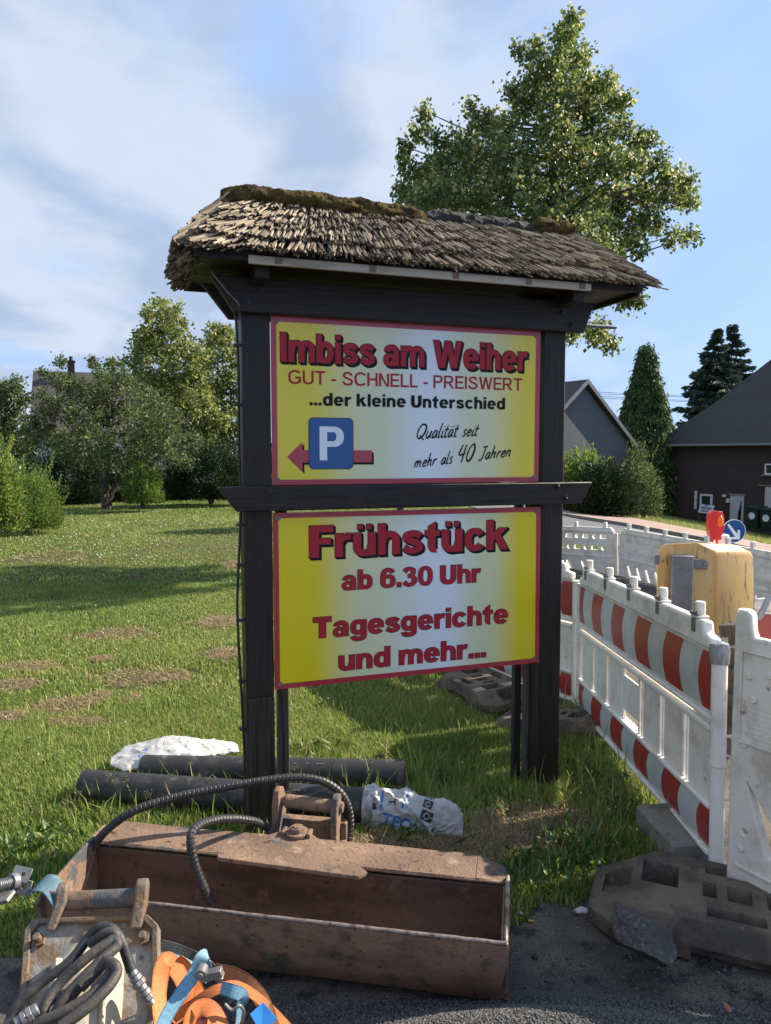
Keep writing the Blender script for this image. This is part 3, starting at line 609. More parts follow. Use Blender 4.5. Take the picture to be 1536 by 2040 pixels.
# thatch body under the reeds
mb = MB(); e, rr_ = EZ + 0.004, RZ - 0.035
A, B, Cc, Dd = (XL + .02, FY + .02, e), (XR - .02, FY + .02, e), (XR - .02, BY - .02, e), (XL + .02, BY - .02, e)
A2, B2, C2, D2 = [(p[0], p[1], e + .03) for p in (A, B, Cc, Dd)]; P, Q = (RL + .02, RY, rr_), (RR - .02, RY, rr_)
mb.add([A, B, Cc, Dd, A2, B2, C2, D2, P, Q], [(0, 3, 2, 1), (0, 1, 5, 4), (1, 2, 6, 5), (2, 3, 7, 6), (3, 0, 4, 7), (4, 5, 9, 8), (6, 7, 8, 9), (5, 6, 9), (7, 4, 8)])
mb.build('thatch_bed', thatch_core, stand)
def reeds(face, n, courses, seed):
    rr = random.Random(seed); V, F, T = [], [], []
    E0, E1, R0, R1 = [Vector(p) for p in face]; nrm = (E1 - E0).cross((R0 + R1) / 2 - (E0 + E1) / 2).normalized()
    if nrm.z < 0: nrm = -nrm
    along = (E1 - E0).normalized()
    for c in range(courses):
        h0 = c / courses * 0.93
        wl = 1.0 if (R1 - R0).length > 0.5 else max(0.18, 1 - h0)
        for k in range(int(n * wl)):
            s = rr.random(); wav = 0.030 * math.sin(s * 23 + c * 2.1) + 0.022 * math.sin(s * 61 + c)
            lay = rr.random(); h = max(-0.11, h0 + wav * (0.3 if c == 0 else 1) + rr.gauss(0, 0.020) - (0.055 if c == 0 else 0))
            a = E0.lerp(E1, s); b = R0.lerp(R1, s); p = a.lerp(b, h)
            upv = (b - a).normalized()
            lean = rr.gauss(0, 0.085) + face_lean(face, s)
            L = min(rr.uniform(0.17, 0.24), (b - a).length * (1.0 - h) + 0.012); d = (upv - along * lean).normalized(); d = (d - nrm * rr.uniform(0.10, 0.20)).normalized()
            p = p + nrm * (0.010 + 0.030 * lay + (0.02 if c else 0.012)); r = rr.uniform(0.0034, 0.0058)
            x = d.cross(nrm).normalized(); y = x.cross(d); o = len(V)
            for e in (p, p + d * L):
                for q in range(5):
                    an = 2 * math.pi * q / 5; V.append(e + (x * math.cos(an) + y * math.sin(an)) * r)
            F += [(o + q, o + (q + 1) % 5, o + 5 + (q + 1) % 5, o + 5 + q) for q in range(5)]
            t = min(1, max(0, rr.gauss(0.55, 0.22))); T += [t] * 5
            F.append((o, o + 4, o + 3, o + 2)); T.append(max(0, t - 0.35)); F.append((o, o + 2, o + 1, o + 1)[:3]); T.append(max(0, t - 0.35))
    return V, F, T
def face_lean(face, s):
    return LEAN(s)
allV, allF, allT = [], [], []
for face, n, c, sd, LEAN in (
    (((XL, FY - .02, EZ - .002), (XR, FY - .02, EZ - .002), (RL, RY, RZ - .03), (RR, RY, RZ - .03)), 620, 6, 1, lambda s: -0.10 + 0.42 * s if s > .12 else -0.10 - (0.12 - s) * 2.5),
    (((XL, BY, EZ + .02), (XL, FY, EZ + .02), (RL - .01, RY + .02, RZ - .03), (RL - .01, RY - .02, RZ - .03)), 230, 7, 2, lambda s: 0.0),
    (((XR, FY, EZ + .02), (XR, BY, EZ + .02), (RR, RY - .02, RZ - .03), (RR, RY + .02, RZ - .03)), 230, 7, 3, lambda s: 0.0),
    (((XR, BY, EZ + .02), (XL, BY, EZ + .02), (RR, RY, RZ - .03), (RL, RY, RZ - .03)), 260, 5, 4, lambda s: 0.0)):
    V, F, T = reeds(face, n, c, sd); o = len(allV); allV += V; allF += [tuple(i + o for i in f) for f in F]; allT += T
# a few stray stalks at the right corner and ragged ends at the left gable
for (a, b) in (((1.80, FY + .02, EZ + .03), (1.925, FY - .03, EZ - .005)), ((1.83, FY + .1, EZ + .02), (1.90, FY + .12, EZ - .045)), ((1.76, FY, EZ + .04), (1.90, FY - .02, EZ + .02))):
    m = MB(); m.tube([a, b], 0.0042, 5); o = len(allV); allV += m.v; allF += [tuple(i + o for i in f) for f in m.f]; allT += [0.8] * len(m.f)
rr = random.Random(5)
for k in range(420):                                    # thick hanging fringe below the left gable edge
    y = rr.uniform(FY + .05, BY + .01); z = rr.uniform(EZ - .045, EZ + .05); x = XL - .005 + rr.gauss(0, .016) - (EZ + .05 - z) * .05
    m = MB(); m.tube([(x, y, z), (x + rr.uniform(.05, .10), y + rr.gauss(0, .012), z + rr.uniform(.03, .09))], rr.uniform(.003, .0048), 5)
    o = len(allV); allV += m.v; allF += [tuple(i + o for i in f) for f in m.f]; allT += [min(1, max(0, rr.gauss(.42, .2)))] * len(m.f)
mb = MB(); mb.v = [tuple(v) for v in allV]; mb.f = allF; mb.t = allT; mb.m = [0] * len(allF); mb.build('thatch', reed, stand, tone=True)
# moss roll on the ridge, then the netted ridge roll
def roll(name, x0, x1, m, r, amp, seed, n=150, seg=22, lump=9):
    V, F = [], []
    for i in range(n):
        t = i / (n - 1); x = x0 + (x1 - x0) * t; end = min(1, 7 * min(t, 1 - t) + 0.25) ** 0.5
        for k in range(seg):
            a = 2 * math.pi * k / seg; q = Vector((x * lump, math.cos(a) * 1.3, math.sin(a) * 1.3 + seed))
            d = r * end * (1 + amp * fbm(q, 3) + amp * 0.35 * fbm(q * 3.5, 2) + amp * 0.16 * fbm(q * 11, 2))
            V.append((x + 0.01 * fbm(q * 2 + Vector((3, 1, 2)), 2), RY + d * 1.35 * math.cos(a), RZ + 0.0 + 0.008 * math.sin(x * 5 + seed) + d * math.sin(a)))
    F = [(i * seg + k, i * seg + (k + 1) % seg, (i + 1) * seg + (k + 1) % seg, (i + 1) * seg + k) for i in range(n - 1) for k in range(seg)]
    F += [tuple(range(seg)), tuple(range((n - 1) * seg, n * seg))]
    b = MB(); b.v = V; b.f = F; b.t = [0.5] * len(F); b.m = [0] * len(F); return b.build(name, m, stand, smooth=False)
for o in (roll('ridge_moss', -0.15, 0.82, moss, 0.056, 0.22, 1.0, 320, 36, 11), roll('ridge_moss', 1.36, 1.60, moss, 0.054, 0.35, 7.0, 80, 22, 12), roll('ridge_net', 0.78, 1.38, ridge_net, 0.040, 0.22, 3.0, 220, 26, 16)): shade(o, 60)
# tube behind the right end, cable down the left post
mb = MB(); mb.tube([(1.60, 0.20, 2.338), (1.975, 0.20, 2.338)], 0.0105, 14); mb.build('steel_tube', galv, stand, 0.002)
cb = [(-0.108, 0.02, 2.30), (-0.098, 0.025, 2.20), (-0.092, 0.03, 2.0), (-0.094, 0.03, 1.7), (-0.090, 0.03, 1.45), (-0.098, 0.03, 1.25), (-0.112, 0.025, 1.0), (-0.110, 0.02, 0.8), (-0.098, 0.02, 0.5), (-0.092, 0.01, 0.25), (-0.10, -0.02, 0.02)]
mb = MB(); mb.tube(smooth_path(cb, 10), 0.0058, 8); cable = mb.build('cable', black_paint, stand, smooth=True)
for z in (2.12, 1.86, 1.33, 1.15, 0.9, 0.62, 0.4):
    q = MB(); q.bx((-0.112, 0.015, z), (-0.0805, 0.045, z + .012)); q.build('cable_clip', black_paint, cable, 0.001)
mb = MB(); mb.tube(smooth_path([(-0.21, -0.05, 2.415), (-0.15, -0.055, 2.34), (-0.10, -0.045, 2.29), (-0.090, -0.01, 2.25)], 6), 0.004, 8); mb.build('cable', steel, stand, smooth=True)
# ------------------------------------------------------------------ grading bucket lying in front of the stand
B0 = Vector((0.348, 2.035, 0.0)); BA = Vector((-0.984, 0.176, 0)).normalized(); BB = Vector((0.176, 0.984, 0)).normalized(); BL = 1.47
bucket = empty('grading_bucket', B0, math.atan2(-BA.y, -BA.x)); tag(bucket, 'rusty wide grading bucket lying open in front of the sign stand', 'excavator bucket')
# local: x = towards its right end (0 .. -BL is leftwards), y back, z up
def sweep(prof, x0, x1, m, name, thick=0.012, nx=30, wob=0.004, cut=0.0):
    """sheet of given (y,z) profile with thickness"""
    n = len(prof); V = []; F = []
    nr = []
    for i in range(n):
        a, b = prof[max(i - 1, 0)], prof[min(i + 1, n - 1)]; dy, dz = b[0] - a[0], b[1] - a[1]; l = math.hypot(dy, dz); nr.append((-dz / l, dy / l))
    for j in range(nx):
        x = x0 + (x1 - x0) * j / (nx - 1)
        for s in (0, 1):
            for i, (y, z) in enumerate(prof):
                w_ = wob * fbm((x * 3, y * 4, z * 4), 3)
                V.append((x - cut * max(0.0, 1 - (x1 - x) / .14) * max(0.0, (0.15 - z) / .14), y + nr[i][0] * (thick * s + w_), z + nr[i][1] * (thick * s + w_)))
    k = 2 * n
    for j in range(nx - 1):
        a, b = j * k, (j + 1) * k
        for i in range(n - 1):
            F += [(a + i, a + i + 1, b + i + 1, b + i), (a + n + i, b + n + i, b + n + i + 1, a + n + i + 1)]
        F += [(a, b, b + n, a + n), (a + n - 1, a + 2 * n - 1, b + 2 * n - 1, b + n - 1)]
    for a in (0, (nx - 1) * k): F += [(a + i, a + n + i, a + n + i + 1, a + i + 1) for i in range(n - 1)]
    q = MB(); q.add(V, F); return q.build(name, m, bucket, 0.0025, seg=2)
sweep([(0.0, 0.262), (0.006, 0.20), (0.022, 0.12), (0.055, 0.05), (0.11, 0.012)], -BL + .012, 0.0, rust_lip, 'lip_plate', 0.012, cut=.075)
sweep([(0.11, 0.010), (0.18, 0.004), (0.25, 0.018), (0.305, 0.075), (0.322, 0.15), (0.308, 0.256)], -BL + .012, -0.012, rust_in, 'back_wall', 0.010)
sweep([(0.302, 0.262), (0.37, 0.271), (0.440, 0.270)], -BL + .02, -0.11, rust, 'top_plate', 0.012)
mb = MB(); mb.prism([(-0.1095, 0.302, 0.275), (-0.1095, 0.37, 0.283), (-0.1095, 0.438, 0.282), (-0.013, 0.385, 0.274), (-0.013, 0.305, 0.268)], (0, 0, -0.012)); mb.build('top_plate', rust, bucket, 0.002)
sweep([(0.440, 0.268), (0.43, 0.15), (0.37, 0.06), (0.27, 0.0)], -BL + .02, -0.05, rust, 'back_plate', 0.010)
def side(x, poly, name='side_plate', th=0.013, m=rust):
    q = MB(); q.prism([(x, y, z) for y, z in poly], (th, 0, 0)); return q.build(name, m, bucket, 0.003)
side(-0.0125, [(0.014, 0.257), (0.08, 0.268), (0.20, 0.288), (0.302, 0.292), (0.335, 0.27), (0.335, 0.10), (0.27, 0.0), (0.12, 0.0), (0.045, 0.06)])
side(-BL, [(-0.035, 0.245), (0.05, 0.262), (0.20, 0.284), (0.36, 0.300), (0.45, 0.272), (0.43, 0.12), (0.32, -0.01), (0.10, -0.01), (0.02, 0.09)])
# weld beads
def bead(a, b, r=.0045, n=70):
    q = MB(); P = [Vector(a).lerp(Vector(b), i / n) for i in range(n + 1)]; q.tube([p + Vector((0, 0, .0015 * fbm(p * 40, 2))) for p in P], [r * (1 + .35 * fbm(p * 90, 2)) for p in P], 8); o = q.build('weld_bead', rust, bucket); shade(o, 60)
bead((-BL + .015, .300, .268), (-.02, .302, .267)); bead((-.016, .02, .252), (-.016, .29, .262)); bead((-BL + .016, .30, .262), (-BL + .016, .12, .02))
q = MB(); P_ = [Vector((-BL + .014 + (BL - .018) * k / 90, .004, .2625)) for k in range(91)]; q.tube([p + Vector((0, 0, .0012 * fbm(p * 25, 2))) for p in P_], .0062, 8); shade(q.build('cutting_edge', worn_edge, bucket))
q = MB(); P_ = [Vector((-.006, y, z)) for y, z in ((.016, .257), (.08, .268), (.20, .288), (.30, .292))]; q.tube(P_, .0068, 8); shade(q.build('side_edge', worn_edge, bucket))
# triangular mounting plate, its weld bar and pivot bolt
def on_top(px, py, z=0.29):                            # survey point -> bucket local
    return bucket_inv @ G(px, py, z)
bpy.context.view_layer.update(); bucket_inv = bucket.matrix_world.inverted()
tri = [on_top(*p) for p in ((432, 1700), (585, 1652), (606, 1656), (732, 1742), (715, 1752), (433, 1714))]
q = MB(); q.prism([(p.x, p.y, 0.286) for p in tri], (0, 0, 0.014)); q.build('mounting_plate', rust, bucket, 0.003)
pb = on_top(592, 1668)
q = MB(); q.tube([(pb.x, pb.y, .301), (pb.x, pb.y, .313)], 0.042, 24); q.tube([(pb.x, pb.y, .313), (pb.x, pb.y, .329)], 0.026, 6); q.tube([(pb.x, pb.y, .329), (pb.x, pb.y, .333)], 0.016, 16)
q.build('pivot_bolt', rust, bucket, 0.002)
for s in (-1, 1):
    q = MB(); q.bx((pb.x + s * .047 - .006, pb.y - .022, .3005), (pb.x + s * .047 + .006, pb.y + .02, .317)); q.build('lock_tab', rust, bucket, 0.002)
# lug bracket with pin behind the pivot
def bl(px, py, y): return bucket_inv @ D(px, py, y)
def lug(px0, px1, top, bot, yw, name='lug'):
    c0, c1 = bl(px0, top, yw), bl(px1, bot, yw)
    q = MB(); x = c0.x; y = c0.y
    q.prism([(x, y - .055, c1.z), (x, y - .05, c0.z - .05), (x, y - .025, c0.z - .008), (x, y, c0.z), (x, y + .025, c0.z - .01), (x, y + .05, c0.z - .05), (x, y + .06, c1.z)], (0.024, 0, 0)); return q.build(name, rust, bucket, 0.004)
lug(549, 549, 1566, 1678, 2.78); lug(664, 664, 1581, 1700, 2.74)
a, b = bl(560, 1594, 2.78), bl(684, 1609, 2.74)
q = MB(); q.tube([a, a.lerp(b, .08), a.lerp(b, .081), a.lerp(b, .9), b], [.019, .019, .0255, .0255, .019], 20); q.build('pin', rust, bucket, 0.002)
c0, c1 = bl(549, 1660, 2.78), bl(690, 1690, 2.74)
q = MB(); q.bx((c0.x, c0.y - .04, c0.z - .06), (c1.x, c0.y + .05, c0.z - .005)); q.build('bracket_base', rust, bucket, 0.004)
q = MB(); q.bx((c0.x, c0.y + .01, .26), (c1.x, c0.y + .05, c0.z - .06)); q.build('bracket_web', rust, bucket, 0.003)

# hydraulic hoses with a spiral guard
def spiral_hose(name, pts, r, parent, m, wrap=0.0155, per=10):
    P = smooth_path(pts, 24); L = [0.0]
    for i in range(1, len(P)): L.append(L[-1] + (P[i] - P[i - 1]).length)
    n = int(L[-1] / (wrap / 6)); Q, rad = [], []; j = 0
    for k in range(n):
        s = L[-1] * k / (n - 1)
        while j < len(L) - 2 and L[j + 1] < s: j += 1
        t = (s - L[j]) / max(1e-9, L[j + 1] - L[j]); Q.append(P[j].lerp(P[j + 1], t)); ph = k % 6
        rad.append(r * (0.86 if ph == 0 else 1.0 + 0.02 * ph / 5))
    q = MB(); q.tube(Q, rad, per); o = q.build(name, m, parent); shade(o, 28); return o
def wl(px, py, y): return bucket_inv @ D(px, py, y)
spiral_hose('hydraulic_hose', [wl(*p) for p in ((169, 1775, 2.58), (172, 1728, 2.58), (196, 1672, 2.58), (255, 1622, 2.60), (330, 1594, 2.64), (420, 1574, 2.68), (520, 1556, 2.72), (600, 1549, 2.76), (655, 1562, 2.78), (688, 1594, 2.78), (698, 1640, 2.78), (690, 1682, 2.76))], 0.0152, bucket, hose)
spiral_hose('hydraulic_hose', [wl(*p) for p in ((424, 1805, 2.37), (406, 1768, 2.37), (388, 1722, 2.37), (380, 1676, 2.38), (388, 1650, 2.42), (418, 1636, 2.50), (458, 1631, 2.58), (505, 1636, 2.66), (534, 1650, 2.72), (548, 1672, 2.76))], 0.0148, bucket, hose)
# end fittings
for a, b in (((690, 1682, 2.76), (688, 1700, 2.75)), ((534, 1650, 2.72), (548, 1672, 2.76))):
    q = MB(); q.tube([wl(*a), wl(*b)], 0.018, 6); q.build('hose_fitting', steel, bucket, 0.002)

# ------------------------------------------------------------------ drill drive with coiled hoses in the front left corner
DY = 1.86
drive = empty('drill_drive', D(185, 1950, 1.75), R(8)); tag(drive, 'dirty cream hydraulic drill drive with square mounting plate and coiled black hoses', 'hydraulic drive')
bpy.context.view_layer.update(); dinv = drive.matrix_world.inverted()
def dl(px, py, y): return dinv @ D(px, py, y)
# mounting plate leaning back: four corner points on a tilted plane
def dy(py): return 1.90 - (py - 1830) * 0.0009
corn = [dl(x, y, dy(y)) for x, y in ((52, 1856), (70, 1834), (296, 1826), (317, 1846), (318, 1990), (300, 2075), (60, 2090), (42, 1990))]
nn = (corn[2] - corn[0]).cross(corn[6] - corn[0]).normalized()
if nn.y > 0: nn = -nn
q = MB(); q.prism([c - nn * 0.0 for c in corn], -nn * 0.022); q.build('mounting_plate', plate_paint, drive, 0.003)
# raised rim of rusty steel round the plate
cc = sum(corn, Vector()) / len(corn); rim_in = [c.lerp(cc, 0.10) for c in corn]
q = MB(); n = len(corn)
for i in range(n):
    a, b, c, d = corn[i], corn[(i + 1) % n], rim_in[(i + 1) % n], rim_in[i]
    q.add([a + nn * .001, b + nn * .001, c + nn * .001, d + nn * .001, a + nn * .016, b + nn * .016, c + nn * .014, d + nn * .014], [(0, 1, 2, 3), (4, 7, 6, 5), (0, 4, 5, 1), (2, 6, 7, 3)])
q.build('rim', rust_grey, drive, 0.003)
for px, py in ((80, 1876), (176, 1868), (288, 1872)):
    a = dl(px, py, dy(py)) + nn * .001; g = 1.0 if px != 176 else .8
    q = MB(); q.tube([a, a + nn * .014], .017 * g, 6); q.tube([a + nn * .014, a + nn * (.034 if px != 176 else .018)], .0095 * g, 12); q.build('bolt', rust if px != 288 else rust_grey, drive, 0.0015)
def dlug(px_t, px_b, top, bot, wpx):
    t, b = dl(px_t, top, 1.93), dl(px_b, bot, 1.90); w2 = wpx / FPX * 1.9
    q = MB(); up = (t - b); up.normalize()
    q.prism([b + Vector((0, .055, 0)), b + Vector((0, -.045, 0)), t + Vector((0, -.030, -.03)), t + Vector((0, -.012, -.004)), t + Vector((0, .012, 0)), t + Vector((0, .032, -.028))], (w2, 0, 0)); return q.build('lug', rust_grey, drive, 0.006, seg=3)
dlug(114, 98, 1762, 1836, 21); dlug(271, 263, 1754, 1832, 25)
a, b = dl(122, 1795, 1.93), dl(278, 1788, 1.93); q = MB(); q.tube([a, b], .0235, 24); q.build('pin', rust, drive)
shade(q and bpy.data.objects['pin.001'] if 'pin.001' in bpy.data.objects else bpy.data.objects['pin'])
# cast housing: a cream drum standing out of the plate
top = dl(176, 1912, 1.80); ax = (dl(160, 2180, 1.62) - top).normalized()
q = MB(); q.tube([top + ax * s for s in (-.03, -.012, 0, .012, .22, .40)], [.066, .070, .083, .0865, .0865, .0865], 40); o = q.build('housing', cream_paint, drive); shade(o, 50)
rib = MB()
e1 = ax.cross(Vector((0, 1, 0))).normalized(); e2 = e1.cross(ax).normalized()
for an in (-52, -118):
    rad = (e1 * math.cos(R(an)) + e2 * math.sin(R(an)));  rad = rad if rad.y < 0 else -rad
    c = top + ax * .10 + rad * .088; tt = rad.cross(ax).normalized()
    rib.prism([c - tt * .005 - ax * .10, c + tt * .005 - ax * .10, c + tt * .005 + ax * .2, c - tt * .005 + ax * .2], rad * .02)
rib.build('rib', cream_paint, drive, 0.003)
# hoses: coils folded over each other
def coil(pts, r=.0125, m=hose_dusty):
    q = MB(); q.tube(smooth_path([dl(*p) for p in pts], 10), r, 12); o = q.build('hydraulic_hose', m, drive); shade(o, 60); return o
coil([(15, 2065, 1.55), (30, 2010, 1.58), (80, 1960, 1.62), (140, 1915, 1.66), (176, 1868, 1.70), (198, 1848, 1.71), (222, 1850, 1.71), (240, 1872, 1.70), (252, 1905, 1.69), (262, 1935, 1.68)], .0120, hose)
coil([(84, 2060, 1.54), (88, 2010, 1.56), (118, 1960, 1.60), (165, 1915, 1.63), (205, 1885, 1.66), (226, 1873, 1.675), (234, 1880, 1.67), (228, 1890, 1.66), (200, 1915, 1.63), (150, 1965, 1.59), (115, 2010, 1.56), (100, 2060, 1.54)], .0122)
coil([(180, 1880, 1.69), (205, 1862, 1.69), (224, 1858, 1.69), (232, 1868, 1.685), (222, 1893, 1.665), (195, 1930, 1.635), (150, 1975, 1.60), (120, 2020, 1.57), (112, 2060, 1.55)], .0118)
coil([(70, 2042, 1.515), (120, 2020, 1.53), (180, 1985, 1.56), (212, 1950, 1.595), (222, 1925, 1.615), (214, 1915, 1.625), (196, 1930, 1.62), (160, 1968, 1.585)], .0125)
coil([(120, 2046, 1.49), (170, 2010, 1.52), (215, 1968, 1.56), (232, 1940, 1.59), (230, 1925, 1.60), (222, 1918, 1.61)], .0122)
coil([(10, 2045, 1.50), (45, 2030, 1.51), (70, 2010, 1.53)], .011, hose)
def fitting(a, b, radii):
    a, b = dl(*a), dl(*b); q = MB(); n = len(radii)
    for i, r in enumerate(radii): q.tube([a.lerp(b, i / n), a.lerp(b, (i + .94) / n)], r, 6 if i % 3 == 2 else 16)
    return q.build('hose_coupling', steel, drive, 0.0015)
fitting((262, 1935, 1.68), (305, 2002, 1.66), [.0118, .0135, .0165, .0115, .0135, .0125, .008])
fitting((30, 2040, 1.50), (76, 2008, 1.525), [.0115, .014, .016, .0125])
fitting((92, 2000, 1.60), (132, 1976, 1.62), [.010, .0125, .015, .009])

# ------------------------------------------------------------------ lashing straps
def strap(name, pts, width, m, label, nrm=None, group=None, parent=None, th=0.0022, cat='strap'):
    """ribbon through (px,py,depth,roll degrees)"""
    P = smooth_path([D(*p[:3]) for p in pts], 14); RO = smooth_path([(p[3] if len(p) > 3 else 0, 0, 0) for p in pts], 14); V = []; n = len(P); NC = 9
    q = MB(); prev = None
    for i, p in enumerate(P):
        d = (P[min(i + 1, n - 1)] - P[max(i - 1, 0)]).normalized(); view = (EYE - p).normalized()
        s = d.cross(view).normalized(); s = Matrix.Rotation(R(RO[i].x), 4, d) @ s; nn2 = s.cross(d).normalized()
        for j in range(NC + 1): V.append(p + s * (width * (j / NC - .5)) + nn2 * (th / 2))
        for j in range(NC + 1): V.append(p + s * (width * (j / NC - .5)) - nn2 * (th / 2))
    F, T = [], []; W2 = 2 * (NC + 1); rr = random.Random(len(V))
    for i in range(n - 1):
        for j in range(NC):
            edge = .12 if j in (0, NC - 1) else (.62 if j % 2 else .45); edge += .10 * ((i // 2) % 2) + rr.gauss(0, .06)
            for k0, fl in ((0, 1), (NC + 1, 0)):
                a0 = i * W2 + k0 + j; f_ = (a0, a0 + 1, a0 + W2 + 1, a0 + W2); F.append(f_ if fl else f_[::-1]); T.append(min(1, max(0, edge)))
        for j, d0 in ((0, 1), (NC, 0)):
            a0 = i * W2 + j; F.append((a0, a0 + W2, a0 + W2 + NC + 1, a0 + NC + 1)); T.append(.1)
    for f_, t_ in zip(F, T): q.add([], []) ; q.f.append(f_); q.t.append(t_); q.m.append(0)
    q.v = [tuple(v) for v in V]; o = q.build(name, m, parent, tone=True); shade(o, 60)
    if label: tag(o, label, cat, group)
    return o
GRP = 'lashing straps heaped beside the drill drive'
strap('lashing_strap', [(318, 1885, 1.92, 20), (355, 1895, 1.93, 20), (405, 1918, 1.95, 30), (440, 1950, 1.97, 50), (462, 1978, 1.97, 60), (455, 1995, 1.96, 70)], .034, grey_web, 'dull grey webbing strap curving along the bucket lip', group=GRP)
strap('lashing_strap', [(316, 1908, 1.88, -20), (345, 1912, 1.88, -25), (385, 1928, 1.89, -40), (412, 1950, 1.90, -50)], .030, blue_web, 'faded blue strap tail under the grey webbing strap', group=GRP)
strap('lashing_strap', [(330, 2075, 1.60, 30), (318, 2010, 1.66, 35), (318, 1960, 1.70, 25), (330, 1915, 1.74, -10), (350, 1930, 1.75, -25), (372, 1975, 1.74, -20), (362, 2010, 1.72, 10), (340, 2030, 1.70, 30)], .040, orange_web, 'bright orange strap looped upright against the mounting plate', group=GRP)
strap('lashing_strap', [(350, 1912, 1.76, 30), (372, 1935, 1.77, 15), (395, 1985, 1.76, -15), (412, 2040, 1.72, -25), (418, 2080, 1.70, -30)], .036, orange_web, 'orange strap fold dropping behind the blue ratchet strap', group=GRP)
strap('lashing_strap', [(345, 2030, 1.66, 20), (385, 2000, 1.665, 10), (430, 1972, 1.68, 0), (470, 1964, 1.70, -10), (510, 1985, 1.72, -20), (548, 2020, 1.74, -20), (600, 2075, 1.76, -20)], .022, orange_web, 'narrow orange strap arching over the heap to the lower right', group=GRP)
strap('lashing_strap', [(430, 1935, 1.82, 20), (470, 1945, 1.79, 10), (505, 1970, 1.76, 0), (530, 2010, 1.73, -10), (552, 2085, 1.70, -10)], .036, brown_web, 'worn brown strap with dark stitching lying over the orange ones', group=GRP)
strap('lashing_strap', [(372, 2090, 1.60, 40), (380, 2030, 1.63, 30), (400, 2008, 1.65, 0), (425, 2015, 1.65, -20), (448, 2060, 1.62, -30), (452, 2090, 1.60, -30)], .036, orange_web, 'orange strap bent into a low arch over the red strap', group=GRP)
strap('lashing_strap', [(378, 2085, 1.66, 0), (395, 2040, 1.68, 0), (402, 2000, 1.70, -20)], .040, red_web, 'short faded red strap underneath the orange arch', group=GRP)
bs = strap('ratchet_strap', [(312, 2080, 1.50, 10), (332, 2025, 1.54, 5), (360, 1980, 1.575, 0), (388, 1938, 1.605, 0), (402, 1908, 1.62, -20), (412, 1902, 1.635, -60), (416, 1915, 1.64, -120), (408, 1938, 1.635, -170)], .030, blue_web, 'blue checked ratchet strap with a steel buckle on top of the orange heap')
a, b = D(402, 1935, 1.60), D(438, 1946, 1.62)
q = MB(); q.tube([a + Vector((0, .012, 0)), a - Vector((0, .014, 0))], .013, 18); q.tube([a - Vector((0, .014, 0)), a - Vector((0, .018, 0))], .007, 12)
q.box(a.lerp(b, .55), ((b - a).length, .020, .018), Matrix.Rotation(R(-16), 3, 'Y')); q.box(b, (.016, .024, .012), Matrix.Rotation(R(20), 3, 'Y')); q.build('buckle', steel, bs, 0.002)
bs2 = strap('ratchet_strap', [(440, 1968, 1.66, 20), (462, 1974, 1.655, 10), (484, 1985, 1.66, -10), (478, 2010, 1.66, -60), (470, 2060, 1.655, -70)], .028, blue_web, 'short blue strap end with a wire hook beside the brown strap')
q = MB(); q.tube(smooth_path([D(448, 2000, 1.62), D(462, 2012, 1.615), D(478, 2004, 1.62), D(486, 2020, 1.63), D(476, 2050, 1.64)], 8), .0035, 8); q.build('hook', steel, bs2, smooth=True)
t1 = [D(*p) for p in ((498, 2020, 1.60), (524, 1996, 1.62), (552, 2030, 1.60), (522, 2062, 1.58))]
q = MB(); q.prism(t1, (0, .003, -.002)); o = q.build('strap_label', blue_tag, bs2); tag(o, 'bright blue square identification tag')
q = MB(); K = 14; V = []
for i in range(K + 1):
    s = i / K; yy = -.028 + .075 * s
    for j in range(9):
        r_ = j / 8; V.append(bucket.matrix_world @ Vector((-BL - .055 + .12 * r_ , yy + .012 * math.sin(r_ * 3), .262 + .018 * math.sin(r_ * math.pi) - .075 * max(0, .35 - r_) - .07 * max(0, r_ - .65) + .16 * yy)))
q.add(V, [(i * 9 + j, i * 9 + j + 1, (i + 1) * 9 + j + 1, (i + 1) * 9 + j) for i in range(K) for j in range(8)]); bt = q.build('lashing_strap', blue_web, smooth=True)
md = bt.modifiers.new('thickness', 'SOLIDIFY'); md.thickness = .003
tag(bt, 'faded blue strap piece draped over the left corner of the rusty bucket', 'strap', GRP)

# ------------------------------------------------------------------ threaded bar with a clevis at the left edge
tb = empty('threaded_bar', D(-40, 1765, 2.25), 0); tag(tb, 'grey threaded steel bar with forked end at the left picture edge', 'threaded bar')
bpy.context.view_layer.update(); ti = tb.matrix_world.inverted(); tl = lambda *p: ti @ D(*p)
a, b = tl(-60, 1778, 2.2), tl(26, 1757, 2.32); n = 90
q = MB(); q.tube([a.lerp(b, i / (n - 1)) for i in range(n)], [.0185 if i % 4 in (0, 1) else .0155 for i in range(n)], 16); o = q.build('spindle', galv, tb); shade(o, 30)
dirv = (b - a).normalized()
q = MB(); q.tube([b - dirv * .01, b + dirv * .012], .026, 20); q.build('collar', galv, tb, 0.002)
for zz_, rot in ((0.018, 12), (-0.024, 12)):
    c = b + dirv * .028 + Vector((0, 0, zz_))
    pl = plate_mesh([[(-.026, -.022), (.030, -.019), (.030, .022), (-.026, .024)], circle(.008, .002, .0075, 16)], .007, .001)
    move_mesh(pl, Matrix.Translation(c) @ Matrix.Rotation(R(rot), 4, 'Y') @ Matrix.Rotation(R(48 if zz_ > 0 else 62), 4, 'X')); obj('fork_plate', pl, galv, tb)
q = MB(); c = tl(0, 1800, 2.22); q.prism([c + Vector((-.08, 0, -.012)), c + Vector((.02, 0, .012)), c + Vector((.026, 0, .002)), c + Vector((-.07, 0, -.03))], (0, .05, .004)); q.build('lower_fork', steel, tb, 0.002)
q = MB(); q.tube([tl(-60, 1812, 2.25), tl(8, 1793, 2.25)], .012, 14); o = q.build('handle_bar', black_paint, tb, 0.002)

